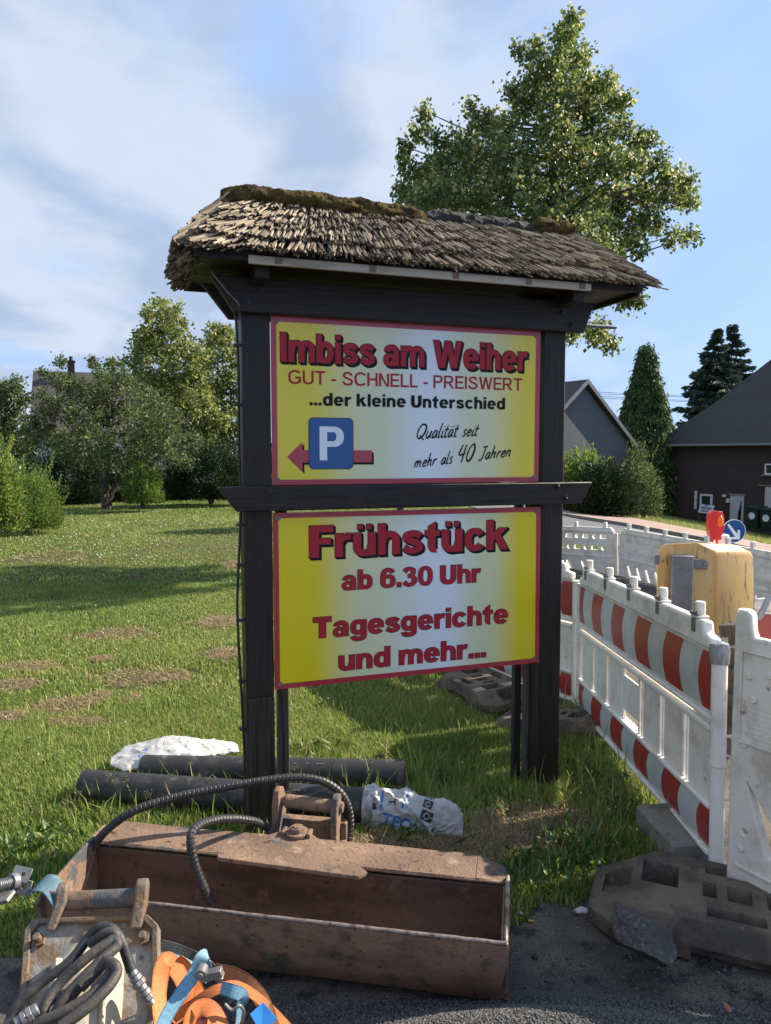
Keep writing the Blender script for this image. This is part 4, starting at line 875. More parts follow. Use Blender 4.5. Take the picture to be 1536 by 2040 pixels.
# ------------------------------------------------------------------ plastic pipes and sacks
def pipe(a, b, r, label, name='plastic_pipe', wall=0.010, n=40):
    e = empty(name, (a + b) / 2); tag(e, label, 'pipe'); o = (a + b) / 2
    q = MB(); seg = 36; d = (b - a).normalized(); s = d.cross(Vector((0, 0, 1))).normalized(); u2 = s.cross(d); V = []; F = []
    rings = [(a, r - wall), (a, r)] + [(a.lerp(b, k / n), r) for k in range(1, n)] + [(b, r), (b, r - wall), (b.lerp(a, .3), r - wall), (a.lerp(b, .3), r - wall)]
    for c, rad in rings:
        for k in range(seg):
            t = 2 * math.pi * k / seg; V.append(c - o + (s * math.cos(t) + u2 * math.sin(t)) * rad)
    m = len(rings); F = [(i * seg + k, i * seg + (k + 1) % seg, ((i + 1) % m) * seg + (k + 1) % seg, ((i + 1) % m) * seg + k) for i in range(m) for k in range(seg) if i != m - 2]
    q.add(V, F); ob = q.build('tube_wall', pipe_pe, e); shade(ob, 50)
    pr = MB(); rr = random.Random(int(abs(a.x) * 1000))
    for k in range(26):                                # faint printed line
        if rr.random() < .62: continue
        t = .55 + .012 * k if 'back' in name or True else 0
        c = a.lerp(b, t); an = R(62); nd = (s * -math.cos(an) * -1 + u2 * math.sin(an)); nd = (-s if s.y > 0 else s) * math.cos(an) + u2 * math.sin(an)
        pr.prism([c - o + nd * (r + .0012) + d * p - nd.cross(d) * h for p, h in ((0, -.003), (.010 * rr.random() + .004, -.003), (.010, .003), (0, .003))], nd * .0003)
    if pr.f: pr.build('print', galv, e)
    return e
pf_a, pf_b = G(168, 1567, .072), G(775, 1609, .072)
pipe(pf_a, pf_b, .078, 'black plastic pipe in front, right end wrapped in a white sack')
pk_a, pk_b = G(285, 1535, .072), G(806, 1545, .074)
pipe(pk_a, pk_b, .076, 'black plastic pipe further back, open on the right')
def crumple(name, rings, seg, m, amp, sc, seed, cap=True):
    """closed cloth body: rings of (centre, axis_u, axis_v)"""
    V = []; F = []; n = len(rings)
    for i, (c, u_, v_) in enumerate(rings):
        for k in range(seg):
            t = 2 * math.pi * k / seg; d = u_ * math.cos(t) + v_ * math.sin(t); p = c + d; e = d.normalized()
            fold = 0.0; sd_ = Vector((seed, 3, 1))
            for mm, (A_, s_f, w_) in enumerate((((1, .35, .5), 1.0, .75), ((.3, 1, -.6), 1.7, .55), ((-.7, .4, 1), 2.9, .32), ((.5, -.8, .6), 5.2, .18))):
                pp = Vector((p.x * (.4 + abs(A_[0])), p.y * (.4 + abs(A_[1])), p.z * (.4 + abs(A_[2])))) * sc * s_f + Vector((p.z * A_[0], p.x * A_[1], p.y * A_[2])) * sc * s_f * .8 + sd_ * (mm + 1)
                fold += w_ * ((1 - abs(mnoise.noise(pp))) ** 4 - .45)
            k2 = min(1, .15 + i / 8) if seed != 3 else 1
            V.append(p + e * amp * k2 * fold)
    F = [(i * seg + k, i * seg + (k + 1) % seg, (i + 1) * seg + (k + 1) % seg, (i + 1) * seg + k) for i in range(n - 1) for k in range(seg)]
    F += [tuple(range(seg)), tuple(range((n - 1) * seg, n * seg))]
    q = MB(); q.add(V, F); o = q.build(name, m); shade(o, 35); return o
pd = (pf_b - pf_a).normalized(); pu = pd.cross(Vector((0, 0, 1))).normalized(); pv = pu.cross(pd); t0 = pf_a.lerp(pf_b, .925)
rings = []
for i in range(70):
    t = i / 69; s = t * .43
    c = t0 + pd * s + Vector((0, -0.09 * t ** 1.6, -.030 * t))
    ru = .087 * (1 - .80 * t ** 1.4); rv = .089 + .018 * math.sin(t * 2.6)
    if t > .94: rv *= 1 - (t - .94) * 5; ru *= 1 - (t - .94) * 10
    rings.append((c, pu * ru, pv * rv))
bag = crumple('white_sack', rings, 130, sack, .026, 7.5, 0.0)
tag(bag, 'crumpled white plastic sack taped over the end of the front pipe', 'sack')
bm = bmesh.new(); bm.from_mesh(bag.data); bvh = BVHTree.FromBMesh(bm); bm.free()
tp = MB(); 
tp.tube([t0 + pd * (.008 + .04 * k / 12) for k in range(13)], [.0925 + .001 * (k % 2) for k in range(13)], 48, caps=False); o = tp.build('tape', tape, bag); shade(o, 50)
def drape(me, org, ex, ey, m, name, lift=.0022):
    """lay a flat XY mesh onto the sack along the view of the passer-by"""
    bm = bmesh.new(); bm.from_mesh(me); bmesh.ops.triangulate(bm, faces=bm.faces)
    for _ in range(3):
        long_e = [e for e in bm.edges if e.calc_length() > .012]
        if long_e: bmesh.ops.subdivide_edges(bm, edges=long_e, cuts=1); bmesh.ops.triangulate(bm, faces=bm.faces)
    nd = ex.cross(ey).normalized(); bad = []
    for v in bm.verts:
        p = org + ex * v.co.x + ey * v.co.y; h = bvh.ray_cast(p + nd * .5, -nd)
        if h[0] is None: bad.append(v)
        else: v.co = h[0] + nd * lift
    bmesh.ops.delete(bm, geom=bad, context='VERTS'); bm.to_mesh(me); bm.free()
    o = obj(name, me, m, bag); return o
bo = D(800, 1612, 3.26); vd = (EYE - bo).normalized(); ex = Vector((1, 0, 0)); ex = (ex - vd * ex.dot(vd)).normalized(); ey = vd.cross(ex)
def rotv(a): return ex * math.cos(R(a)) + ey * math.sin(R(a)), ex * -math.sin(R(a)) + ey * math.cos(R(a))
PXM = 3.26 / FPX                                       # metres per survey pixel at the sack
def sackmark(me, px, py, ang, m, name='print'):
    e1, e2 = rotv(ang); return drape(me, D(px, py, 3.26), e1, e2, m, name)
sackmark(text_mesh('TEO', .03, box=(0, 0, 62 * PXM, 22 * PXM)), 760, 1640, -14, sack_blue, 'lettering')
sackmark(text_mesh('HO', .03, box=(0, 0, 36 * PXM, 17 * PXM)), 806, 1672, -10, sack_blue, 'lettering')
sackmark(text_mesh('T', .02, box=(0, 0, 14 * PXM, 14 * PXM)), 775, 1590, -92, sack_black, 'lettering')
for px, py, h_, a_ in ((765, 1553, 60, -96), (826, 1556, 58, -118)):
    sackmark(plate_mesh([[(0, -2.2 * PXM), (h_ * PXM, -2.2 * PXM), (h_ * PXM, 2.2 * PXM), (0, 2.2 * PXM)]], .0), px, py, a_, sack_blue, 'stripe')
for px, py in ((846, 1588), (840, 1606), (834, 1630)):
    sz = (15 if py < 1620 else 19) * PXM
    sackmark(plate_mesh([rrect(0, 0, sz * 1.25, sz, .002), circle(sz * .62, sz * .5, sz * .36, 14), circle(sz * .62, sz * .5, sz * .22, 14)], .0), px, py, -22, sack_black, 'symbol')
# second sack lying over the back pipe
rings = []
p0, p1 = D(212, 1524, 3.66), D(470, 1518, 3.86); d2 = (p1 - p0).normalized(); u2_ = d2.cross(Vector((0, 0, 1))).normalized(); v2_ = Vector((0, 0, 1))
for i in range(80):
    t = i / 79; hgt = np.interp(t, [0, .08, .22, .45, .60, .66, .80, .97, 1], [.006, .016, .030, .038, .036, .030, .030, .026, .010]); wid = np.interp(t, [0, .1, .5, .65, 1], [.05, .16, .17, .12, .06])
    rings.append((p0.lerp(p1, t) + Vector((0, .06, float(np.interp(t, [0, .3, .5, 1], [-.01, .035, .055, .05])))), u2_ * float(wid), v2_ * float(hgt)))
bag2 = crumple('white_sack', rings, 120, sack, .020, 6.5, 3); tag(bag2, 'crumpled white plastic sack with grey print lying over the back pipe', 'sack')
bm = bmesh.new(); bm.from_mesh(bag2.data); bvh = BVHTree.FromBMesh(bm); bm.free(); bag = bag2
bo = D(340, 1520, 3.7); vd = (EYE - bo).normalized(); ex = Vector((1, 0, 0)); ex = (ex - vd * ex.dot(vd)).normalized(); ey = vd.cross(ex); PXM = 3.7 / FPX
sackmark(plate_mesh([[(0, 0), (36 * PXM, 2 * PXM), (33 * PXM, 30 * PXM), (10 * PXM, 30 * PXM)]], 0), 350, 1533, 0, sack_grey)
sackmark(plate_mesh([[(0, 0), (16 * PXM, 2 * PXM), (18 * PXM, 24 * PXM), (4 * PXM, 20 * PXM)]], 0), 396, 1531, 0, sack_grey)
for px, py in ((268, 1508), (277, 1496)): sackmark(text_mesh('E', .03, box=(0, 0, 9 * PXM, 6 * PXM)), px, py, 20, sack_blue, 'lettering')
# ------------------------------------------------------------------ road-works barriers
def stripes(x0, x1, z0, z1, n, y, parent, name, bow=0.03, flip=False, sg=1):
    """retro-reflective band: bowed red and white fields on one gently curved strip"""
    m = MB(); pitch = (x1 - x0) / n; K = 8
    for i in range(n + 1):
        for k in range(K):
            za, zb = z0 + (z1 - z0) * k / K, z0 + (z1 - z0) * (k + 1) / K
            f = lambda xx, zq: min(x1, max(x0, xx + bow * (1 - ((zq - z0) / (z1 - z0) * 2 - 1) ** 2) - bow * .5))
            xa, xb = x0 + (i - .5) * pitch, x0 + (i + .5) * pitch
            g = lambda b, zq: (x0 if b <= x0 else x1 if b >= x1 else f(b, zq))
            P = [(g(xa, za), za), (g(xb, za), za), (g(xb, zb), zb), (g(xa, zb), zb)]
            yy = lambda zq: sg * y + sg * .006 * (1 - ((zq - z0) / (z1 - z0) * 2 - 1) ** 2)
            m.add([(p[0], yy(p[1]), p[1]) for p in P], [(0, 1, 2, 3)], mi=i % 2)
    return m.build(name, [refl_red, refl_white] if not flip else [refl_white, refl_red], parent)
def pipe_x(m, x0, x1, z, r, y=0.0, seg=14, ry=None):
    m.tube([(x0, y, z), (x1, y, z)], r, seg)
def barrier(L, label, a, b, group='red and white site barriers', pegs=5, m=plastic, detail=True):
    """a = foot of the near end, b = foot of the far end"""
    a, b = Vector(a), Vector(b); d = b - a; yaw = math.atan2(d.y, d.x); pit = -math.asin(d.z / d.length)
    e = empty('site_barrier', a, rot=Matrix.Rotation(yaw, 3, 'Z').to_euler() if abs(pit) < .002 else (Matrix.Rotation(yaw, 3, 'Z') @ Matrix.Rotation(pit, 3, 'Y')).to_euler())
    tag(e, label, 'barrier', group); H = .93
    # frame
    f = MB()
    f.tube([(.026, 0, -.03), (.026, 0, .40), (.026, 0, .402), (.026, 0, .83)], [.026, .026, .029, .029], 18)
    f.build('end_post', m, e, 0.004); f = MB()
    f.tube([(L - .026, 0, -.03), (L - .026, 0, .40), (L - .026, 0, .402), (L - .026, 0, .83)], [.026, .026, .029, .029], 18)
    f.build('end_post', m, e, 0.004)
    f = MB(); top = [(.058, .83), (.058, .875), (.115, .885), (.125, H), (L - .125, H), (L - .115, .885), (L - .058, .875), (L - .058, .83)]
    f.prism([(x, -.024, z) for x, z in top], (0, .048, 0)); f.build('top_rail', m, e, 0.013, seg=3)
    f = MB()
    for z, t in ((.575, .020), (.535, .024), (.235, .022), (.055, .022)):
        f = MB(); f.bx((.050, -.026, z - t / 2), (L - .050, .026, z + t / 2)); f.build('rail', m, e, 0.006)
    f = MB(); f.bx((.052, -.010, .586), (L - .052, .010, .8295)); f.build('band_backing', m, e, 0.002); f = MB(); f.bx((.052, -.010, .067), (L - .052, .010, .2235)); f.build('band_backing', m, e, 0.002)
    for sg in (1, -1):
        stripes(.060, L - .060, .597, .818, 10, .0135, e, 'striped_band', sg=sg); stripes(.060, L - .060, .075, .215, 10, .0135, e, 'striped_band', .02, sg=sg)
    # slats
    n = 7; gap = (L - .12) / n
    for i in range(n):
        x = .060 + gap * i
        q = MB(); w_ = gap * (.80 if i != 3 else .98)
        if i == 3: q.bx((x, -.005, .30), (x + w_, .010, .475)); q.bx((x, -.005, .2465), (x + .02, .010, .2995)); q.bx((x + w_ - .02, -.005, .2465), (x + w_, .010, .2995)); q.bx((x, -.005, .4755), (x + .02, .010, .5225)); q.bx((x + w_ - .02, -.005, .4755), (x + w_, .010, .5225))
        else: q.bx((x, -.005, .2465), (x + w_, .010, .5225))
        q.build('slat', m, e, 0.004)
        if i != 3:
            q = MB(); q.tube([(x + gap * .90, 0, .2465), (x + gap * .90, 0, .5225)], .0080, 12); q.build('rod', m, e)
    # lamp sockets along the top
    for i in range(pegs):
        x = .20 + (L - .40) * i / (pegs - 1)
        q = MB(); q.bx((x - .030, -.026, H + .0005), (x + .030, .026, H + .010)); q.tube([(x, 0, H + .010), (x, 0, H + .060), (x, 0, H + .064)], [.0205, .0205, .017], 20); pg = q.build('lamp_socket', m, e, 0.003)
        if detail:
            q = MB(); q.bx((x - .016, .0262, H - .055), (x + .016, .0285, H - .0005)); q.bx((x - .033, .0205, H + .0105), (x + .033, .0285, H + .022)); q.build('clip', galv, pg, 0.001)
            q = MB()
            for k in range(3):
                c = (x + .010 * math.sin(k * 1.9 - 1.6), .0185, H + .025 + .011 * k); q.tube([c, (c[0], c[1] + .0025, c[2])], .0035, 8)
            q.build('rivet', bolt_steel, pg)
    # dents moulded into the top rail
    q = MB()
    for i in range(8):
        x = .16 + (L - .32) * (i + .5) / 8; q.tube([(x, .0245, .855), (x, .0262, .855)], .013, 16)
    q.build('moulding', m, e, 0.001)
    return e
A0, A1 = Vector((1.245, 2.70, .085)), Vector((1.215, 4.62, .02))
bA = barrier((A1 - A0).length, 'near barrier with five white lamp pegs running away from the big rubber foot', A0, A1)
q = MB(); q.tube([(.026 + .0, 0, .79), (.026, 0, .835), (.028, 0, .862), (.03, 0, .87)], [.034, .0375, .033, .012], 14); v = q.v
q.v = [tuple(Vector(p) + Vector((1, 1, .4)) * .004 * fbm(Vector(p) * 60, 3)) for p in v]; o = q.build('tape_wrap', tape, bA); shade(o, 30); tag(o, 'grey tape wound round the top of the post')
q = MB(); q.tube(smooth_path([((A1 - A0).length - .03, -.03, .80), ((A1 - A0).length - .10, -.035, .84), ((A1 - A0).length - .06, -.04, .90), ((A1 - A0).length + .02, -.03, .86), ((A1 - A0).length + .03, -.03, .78)], 6), .004, 8); q.build('tie_wire', black_paint, bA, smooth=True)
B0_, B1_ = Vector((1.235, 4.70, .02)), Vector((.22, 6.40, .0))
barrier((B1_ - B0_).length, 'barrier turning off behind the right post of the sign stand', B0_, B1_, pegs=4)

# the grimy flat-backed barrier at the right edge, seen from its back
def panel_barrier(label, a, b, H=1.02, name='site_barrier'):
    a, b = Vector(a), Vector(b); d = b - a; L = d.length; e = empty(name, a, math.atan2(d.y, d.x)); tag(e, label, 'barrier', 'plain white panel barriers')
    outl = [(0, .02), (.03, 0), (.05, .05), (L - .06, .06), (L - .045, 0), (L, 0), (L, H - .02), (L - .02, H), (L - .07, H), (L - .09, H - .09), (.062, H - .09), (.050, H - .06), (.046, H - .01), (.036, H), (.012, H), (0, H - .02)]
    holes = [circle(.058, .235, .017, 20), [(.050, .42), (.060, .43), (.20, .26), (.20, .17), (.135, .17)], rrect(.26, .16, .44, .42, .03), circle(.50, .235, .02, 20)]
    brace = plate_mesh([outl] + holes, .040, .008, 2); move_mesh(brace, Matrix.Rotation(R(90), 4, 'X')); shade(obj('panel', brace, plastic_old, e))
    for (xa, za), (xb, zb) in (((.022, .555), (L - .05, .567)), ((.03, .10), (L - .05, .112)), ((.022, .57), (.030, .89)), ((.031, .882), (L - .05, .89))):
        q = MB(); q.bx((xa, -.030, za), (xb, -.0205, zb)); q.build('rib', plastic_old, e, 0.003)
    for x, z in ((.055, .80), (.13, .82), (.075, .72), (.046, .55), (.048, .17), (.16, .60), (.20, .75)):
        q = MB(); q.tube([(x, -.0205, z), (x, -.027, z)], .012, 16); q.build('knob', plastic_old, e, 0.003)
    q = MB(); rr = random.Random(2)
    for r_ in range(7):
        x = .045
        while x < .26:
            w_ = rr.uniform(.003, .009); q.bx((x, -.0213, .690 - r_ * .018), (x + w_, -.0203, .696 - r_ * .018)); x += w_ + .003
    q.build('embossing', plastic_old, e)
    return e
C0, C1 = Vector((1.262, 2.64, .075)), Vector((1.65, 1.985, .06))
panel_barrier('grimy flat white barrier at the right picture edge', C0, C1)
# another striped one stands behind it
barrier(1.7, 'red and white barrier half hidden behind the grimy flat one', (3.02, 2.40, .19), (1.455, 3.03, .19), pegs=4, detail=False)
# flat galvanised bar leaning between them
q = MB(); a, b = D(1503, 1238, 2.80), D(1528, 1188, 2.88); q.prism([a, a + Vector((.030, 0, .008)), b + Vector((.028, 0, .006)), b], (0, .006, 0))
tag(q.build('steel_bar', galv, None, .002), 'short grey steel bar sticking up between the barriers on the right', 'steel bar')

# far barriers: moulded panels with lights-through holes above and slanted slots below
def moulded_barrier(label, a, b, through=True, H=1.0):
    a, b = Vector(a), Vector(b); d = b - a; L = d.length; pit = -math.asin(d.z / L); e = empty('site_barrier', a, rot=(Matrix.Rotation(math.atan2(d.y, d.x), 3, 'Z') @ Matrix.Rotation(pit, 3, 'Y')).to_euler())
    tag(e, label, 'barrier', 'far white barriers round the site')
    outl = [(0, 0), (L, 0), (L, H - .05), (L - .06, H), (.06, H), (0, H - .05)]; holes = []; n = max(3, round(L / .34))
    for i in range(n):
        x0 = .10 + (L - .2) * i / n; w_ = (L - .2) / n
        for z in (.86, .68):
            o = 0 if z > .8 else w_ * .5
            if through:
                holes.append(circle(x0 + (w_ * .25 + o) % w_, z, .045, 14)); c = x0 + (w_ * .75 + o) % w_; c = min(max(c, .18), L - .18); holes.append(rrect(c - .065, z - .04, c + .065, z + .04, .012))
    k = 7
    for i in range(k):
        x0 = .12 + (L - .45) * i / k; holes.append([(x0, .46), (x0 + .09, .46), (x0 + .27, .10), (x0 + .18, .10)])
    pm = plate_mesh([outl] + holes, .05, .006, 1); move_mesh(pm, Matrix.Rotation(R(90), 4, 'X')); o = obj('panel', pm, plastic, e); shade(o)
    if not through:
        q = MB()
        for i in range(n):
            x0 = .10 + (L - .2) * i / n; w_ = (L - .2) / n
            for z in (.86, .68):
                o_ = 0 if z > .8 else w_ * .5; q.tube([(x0 + (w_ * .25 + o_) % w_, -.0255, z), (x0 + (w_ * .25 + o_) % w_, -.032, z)], .045, 18)
                c = x0 + (w_ * .75 + o_) % w_; q.bx((c - .06, -.031, z - .035), (c + .06, -.0255, z + .035))
        q.build('moulding', plastic, e, .004)
    q = MB(); q.bx((.01, -.036, .53), (L - .01, -.0255, .565)); q.bx((.01, .0255, .53), (L - .01, .036, .565)); q.bx((.0, -.04, H - .075), (L, -.0255, H - .04)); q.build('rail', plastic, e, .004)
    for i in range(5 if L > 1.8 else 4):
        x = .15 + (L - .3) * i / (4 if L > 1.8 else 3); q = MB(); q.bx((x - .028, -.024, H + .001), (x + .028, .024, H + .085)); q.build('lamp_socket', plastic, e, .006)
    for x in (-.032, L + .032):
        q = MB(); q.tube([(x, 0, -.05), (x, 0, H - .08)], .028, 14); q.build('end_post', plastic, e, .003)
    return e
def far(px, py_top, y, H): p = D(px, py_top, y); return Vector((p.x, p.y, p.z - H))
moulded_barrier('far white barrier pierced with round and square holes left of the corner', far(985, 1044, 13.4, 1.0), far(1228, 1052, 11.6, 1.0), True)
moulded_barrier('long far white barrier in front of the blue arrow sign', far(1240, 1053, 11.5, 1.0), far(1424, 1083, 9.7, 1.0), False)
moulded_barrier('far white barrier cut off by the right picture edge', far(1436, 1082, 9.6, 1.0), far(1640, 1118, 7.9, 1.0), False)

# ------------------------------------------------------------------ rubber barrier feet
def foot_mesh():
    L, W, Hh = .84, .40, .115
    bm = bmesh.new()
    def ring(sc, z): return [bm.verts.new((x * sc[0], y * sc[1], z)) for x, y in ((-.42, -.12), (-.33, -.20), (.33, -.20), (.42, -.12), (.42, .12), (.33, .20), (-.33, .20), (-.42, .12))]
    rs = [ring((1, 1), 0), ring((1, 1), .045), ring((.70, .93), Hh)]
    for a, b in zip(rs, rs[1:]):
        for i in range(8): bm.faces.new((a[i], a[(i + 1) % 8], b[(i + 1) % 8], b[i]))
    bm.faces.new(rs[0][::-1]); bm.faces.new(rs[2]); bmesh.ops.recalc_face_normals(bm, faces=bm.faces)
    me = bpy.data.meshes.new('foot'); bm.to_mesh(me); bm.free()
    ob = bpy.data.objects.new('foot_src', me); COL.objects.link(ob); cut = []
    def cutter(x0, y0, x1, y1, z0, z1=.3):
        q = MB(); q.bx((x0, y0, z0), (x1, y1, z1)); c = q.build('cutter', rubber); cut.append(c); md = ob.modifiers.new('b', 'BOOLEAN'); md.object = c; md.operation = 'DIFFERENCE'; md.solver = 'EXACT'
    for x0, y0, x1, y1, z0 in ((-.05, -.045, .02, .045, .02), (.05, -.045, .09, .045, .03), (-.13, -.045, -.09, .045, .03), (.16, -.11, .27, .03, .03), (-.27, -.03, -.16, .11, .03),
                               (-.385, -.06, -.30, .06, .03), (.30, -.06, .385, .06, .03), (-.08, .10, .08, .15, .05), (-.08, -.15, .08, -.10, .05), (-.12, -.3, .12, -.165, -.1), (-.12, .165, .12, .3, -.1)):
        cutter(x0, y0, x1, y1, z0, .3 if z0 > 0 else .04)
    md = ob.modifiers.new('v', 'BEVEL'); md.width = .006; md.segments = 2; md.limit_method = 'ANGLE'; md.angle_limit = R(30)
    out_ = evaluated(ob)
    for c in cut: bpy.data.objects.remove(c)
    return out_
FM = foot_mesh(); FM.polygons.foreach_set('use_smooth', [True] * len(FM.polygons))
try: FM.set_sharp_from_angle(angle=R(35))
except Exception: pass
def foot(loc, rot, label, sc=1.0):
    o = obj('barrier_foot', FM if not FM.users else FM, None); 
    if not FM.materials: FM.materials.append(rubber)
    o.location = loc; o.rotation_euler = rot; o.scale = (sc,) * 3; tag(o, label, 'barrier foot', 'rubber feet of the barriers'); return o
foot((1.195, 2.475, .012), (R(1), R(-1), R(158)), 'large dusty rubber foot under the near barrier with a lump of asphalt on it', 1.12)
foot((.66, 5.02, .02), (R(-3), R(3), R(112)), 'rubber foot lying in the grass behind the sign, left one of two', .95)
foot((1.00, 4.45, -.015), (R(2), R(9), R(150)), 'rubber foot half sunk in grass beside the right post', .9)
foot((1.28, 4.66, -.03), (0, 0, R(170)), 'rubber foot under the joint of the two striped barriers', .8)
def stone(name, c, size, m, seed, label, cat='stone', det=3, rough=.22, rot=0):
    bm = bmesh.new(); bmesh.ops.create_icosphere(bm, subdivisions=det, radius=1.0)
    rr = random.Random(seed); planes = [(Vector((rr.gauss(0, 1), rr.gauss(0, 1), rr.gauss(0, 1))).normalized(), rr.uniform(.42, .80)) for _ in range(8)]
    for v in bm.verts:
        for nrm, dd in planes:
            k = v.co.dot(nrm) - dd
            if k > 0: v.co -= nrm * k
        v.co *= 1 + rough * .25 * fbm(v.co * 3 + Vector((seed, 0, 0)), 4)
        v.co = Vector((v.co.x * size[0], v.co.y * size[1], v.co.z * size[2]))
    me = bpy.data.meshes.new(name); bm.to_mesh(me); bm.free(); o = obj(name, me, m); o.location = c; o.rotation_euler = (0, 0, rot); shade(o, 25); tag(o, label, cat); return o
stone('asphalt_lump', G(1278, 1860, .14) + Vector((0, 0, .0)), (.08, .125, .085), rock, 14, 'lump of broken grey asphalt on the big rubber foot', 'rubble', 4, .5, R(25))
kp = G(1338, 1672, .06); q = MB(); q.box((0, 0, 0), (.16, .34, .15), Matrix.Rotation(R(-8), 3, 'Y')); o = q.build('kerb_stone', concrete, None, .012); o.location = kp; o.rotation_euler = (0, R(6), R(6)); tag(o, 'tilted concrete kerb stone in the grass under the near barrier', 'kerb stone')
# small litter
def litter(px, py, size, m, label, name, cat, seed):
    o = stone(name, G(px, py, .012), size, m, seed, label, cat, 2, 1.2, seed); return o
litter(1160, 1815, (.035, .018, .014), sack, 'crumpled scrap of white foil at the foot edge', 'foil_scrap', 'litter', 3)
litter(1037, 1818, (.013, .008, .006), sack, 'small white paper scrap on the asphalt by the bucket', 'paper_scrap', 'litter', 5)
q = MB(); p = G(1052, 1834, .012); q.tube([p, p + Vector((.022, -.006, .002))], .0038, 10); o = q.build('cigarette_end', mat('filter_orange', (.55, .28, .10), .8), None, .0008); tag(o, 'orange cigarette end on the asphalt', 'litter')
litter(1448, 2006, (.022, .010, .008), mat('red_chip', (.35, .16, .12), .8), 'reddish stone chip on the gravel heap', 'brick_chip', 'litter', 8)

# ------------------------------------------------------------------ yellow letter box on its post, seen from behind
box = empty('letter_box', (0, 0, 0)); tag(box, 'scuffed yellow post box seen from behind on a grey steel post', 'post box')
by = 5.05; bc = [D(*p) for p in ((1308, 1110, by), (1314, 1088, by), (1330, 1084, by), (1384, 1080, by + .03), (1426, 1100, by + .02), (1428, 1262, by + .02), (1308, 1250, by))]
y0 = by; pr = [(p.x, p.z) for p in bc]
pr = [(pr[0][0], pr[0][1]), (pr[1][0], pr[1][1]), (pr[2][0], pr[2][1]), (pr[3][0], pr[3][1]), (pr[4][0] - .02, pr[4][1] + .012), (pr[4][0], pr[4][1] - .02), (pr[5][0], pr[5][1]), (pr[6][0], pr[6][1])]
sk = Vector((.36, .22, -.035))                        # depth of the box, towards the right and the viewer
q = MB(); n = len(pr); q.prism([(x, y0, z) for x, z in pr], sk); o = q.build('body', post_yellow, box, .018, seg=4)
rim_ = MB(); ring_ = [Vector((x, y0 - .012, z)) for x, z in pr]; cx_ = sum(ring_, Vector()) / n
for i in range(n):
    a, b = ring_[i], ring_[(i + 1) % n]; rim_.tube([a.lerp(cx_, .015), b.lerp(cx_, .015)], .0055, 8)
rim_.build('seam', post_yellow, box)
q = MB(); a, b = D(1334, 1106, by - .03), D(1372, 1400, by - .03); q.bx((a.x, a.y - .05, gzf(1.9, 5) - .1), (D(1373, 1106, by).x, a.y, a.z)); q.build('post', galv, box, .006)
q = MB(); a, b = D(1314, 1106, by - .02), D(1410, 1122, by - .02)
q.prism([(a.x, by - .012, a.z), (D(1333, 1, by).x - .001, by - .012, a.z - .004), (D(1333, 1, by).x - .001, by - .012, a.z - .066), (a.x, by - .012, a.z - .062)], (0, -.012, 0))
q.prism([(D(1374, 1, by).x, by - .012, a.z - .012), (b.x - .02, by - .012, b.z + .022), (b.x, by - .012, b.z + .005), (b.x, by - .012, b.z - .045), (D(1374, 1, by).x, by - .012, a.z - .075)], (0, -.012, 0)); q.build('bracket', galv, box, .004)
for px in (1321, 1403):
    c = D(px, 1118 if px < 1350 else 1124, by - .026); q = MB(); q.tube([c, c + Vector((0, -.008, 0))], .009, 6); q.build('bolt', galv, box, .001)
# timber stacked beside it
def plank(a, b, th, w_, label):
    a, b = Vector(a), Vector(b); d = b - a; q = MB(); q.box((0, 0, 0), (d.length, w_, th)); o = q.build('timber_board', grey_wood, None, .004); o.location = (a + b) / 2; o.rotation_euler = d.to_track_quat('X', 'Z').to_euler(); tag(o, label, 'board', 'boards stacked inside the barriers'); return o
for i, (px0, py0, px1, py1) in enumerate(((1440, 1255, 1600, 1250), (1440, 1300, 1600, 1296), (1438, 1340, 1600, 1340), (1436, 1392, 1600, 1390))):
    plank(D(px0, py0, 4.4 + .02 * i), D(px1, py1, 4.1 + .02 * i), .07, .12, ('top', 'second', 'third', 'lowest')[i] + ' weathered board in the stack behind the grimy barrier')
for px in (1456, 1520):
    p = D(px, 1330, 4.5); q = MB(); q.bx((p.x, 4.46, gzf(p.x, 4.4) - .1), (p.x + .09, 4.55, p.z + .28)); o = q.build('timber_post', grey_wood, None, .004); tag(o, 'upright timber behind the stacked boards, ' + ('left' if px < 1500 else 'right') + ' of two', 'timber', 'uprights behind the boards')

# ------------------------------------------------------------------ warning lamp, arrow sign
wl_ = empty('warning_lamp', D(1424, 1060, 9.95)); tag(wl_, 'red warning lamp with amber lens standing above the far barrier', 'warning lamp'); o_ = wl_.location
s_ = 9.95 / FPX
def rr2(pts): return [(x * s_, z * s_) for x, z in pts]
mm = plate_mesh([rr2([(-11, 0), (11, 0), (13, 12), (12, 34), (8, 43), (-6, 45), (-12, 40), (-13, 14)])], .13, .012, 3); move_mesh(mm, Matrix.Translation((0, 0, -.02)) @ Matrix.Rotation(R(90), 4, 'X')); ob = obj('housing', mm, lamp_red, wl_); shade(ob)
q = MB(); q.tube([(.030, -.078, .15), (.030, -.10, .15), (.030, -.115, .15)], [.052, .048, .02], 20); v = q.v; q.v = [(x * .75 + .008, y, (z - .15) * 1.5 + .15) for x, y, z in v]; ob = q.build('lens', lamp_amber, wl_); shade(ob, 60)
q = MB(); q.bx((-.08, -.05, -.10), (.07, .05, -.005)); q.tube([(-.04, 0, -.25), (-.04, 0, -.101)], .022, 12); q.tube([(.03, 0, -.25), (.03, 0, -.101)], .018, 12); q.build('foot', lamp_red, wl_, .006)
asg = empty('direction_sign', D(1462, 1058, 10.4)); tag(asg, 'round blue traffic sign with white arrow pointing down right', 'traffic sign'); s_ = 10.4 / FPX; r_ = 23.5 * s_
q = MB(); q.tube([(0, .008, 0), (0, -.004, 0)], r_, 48); q.build('rim', white_print, asg)
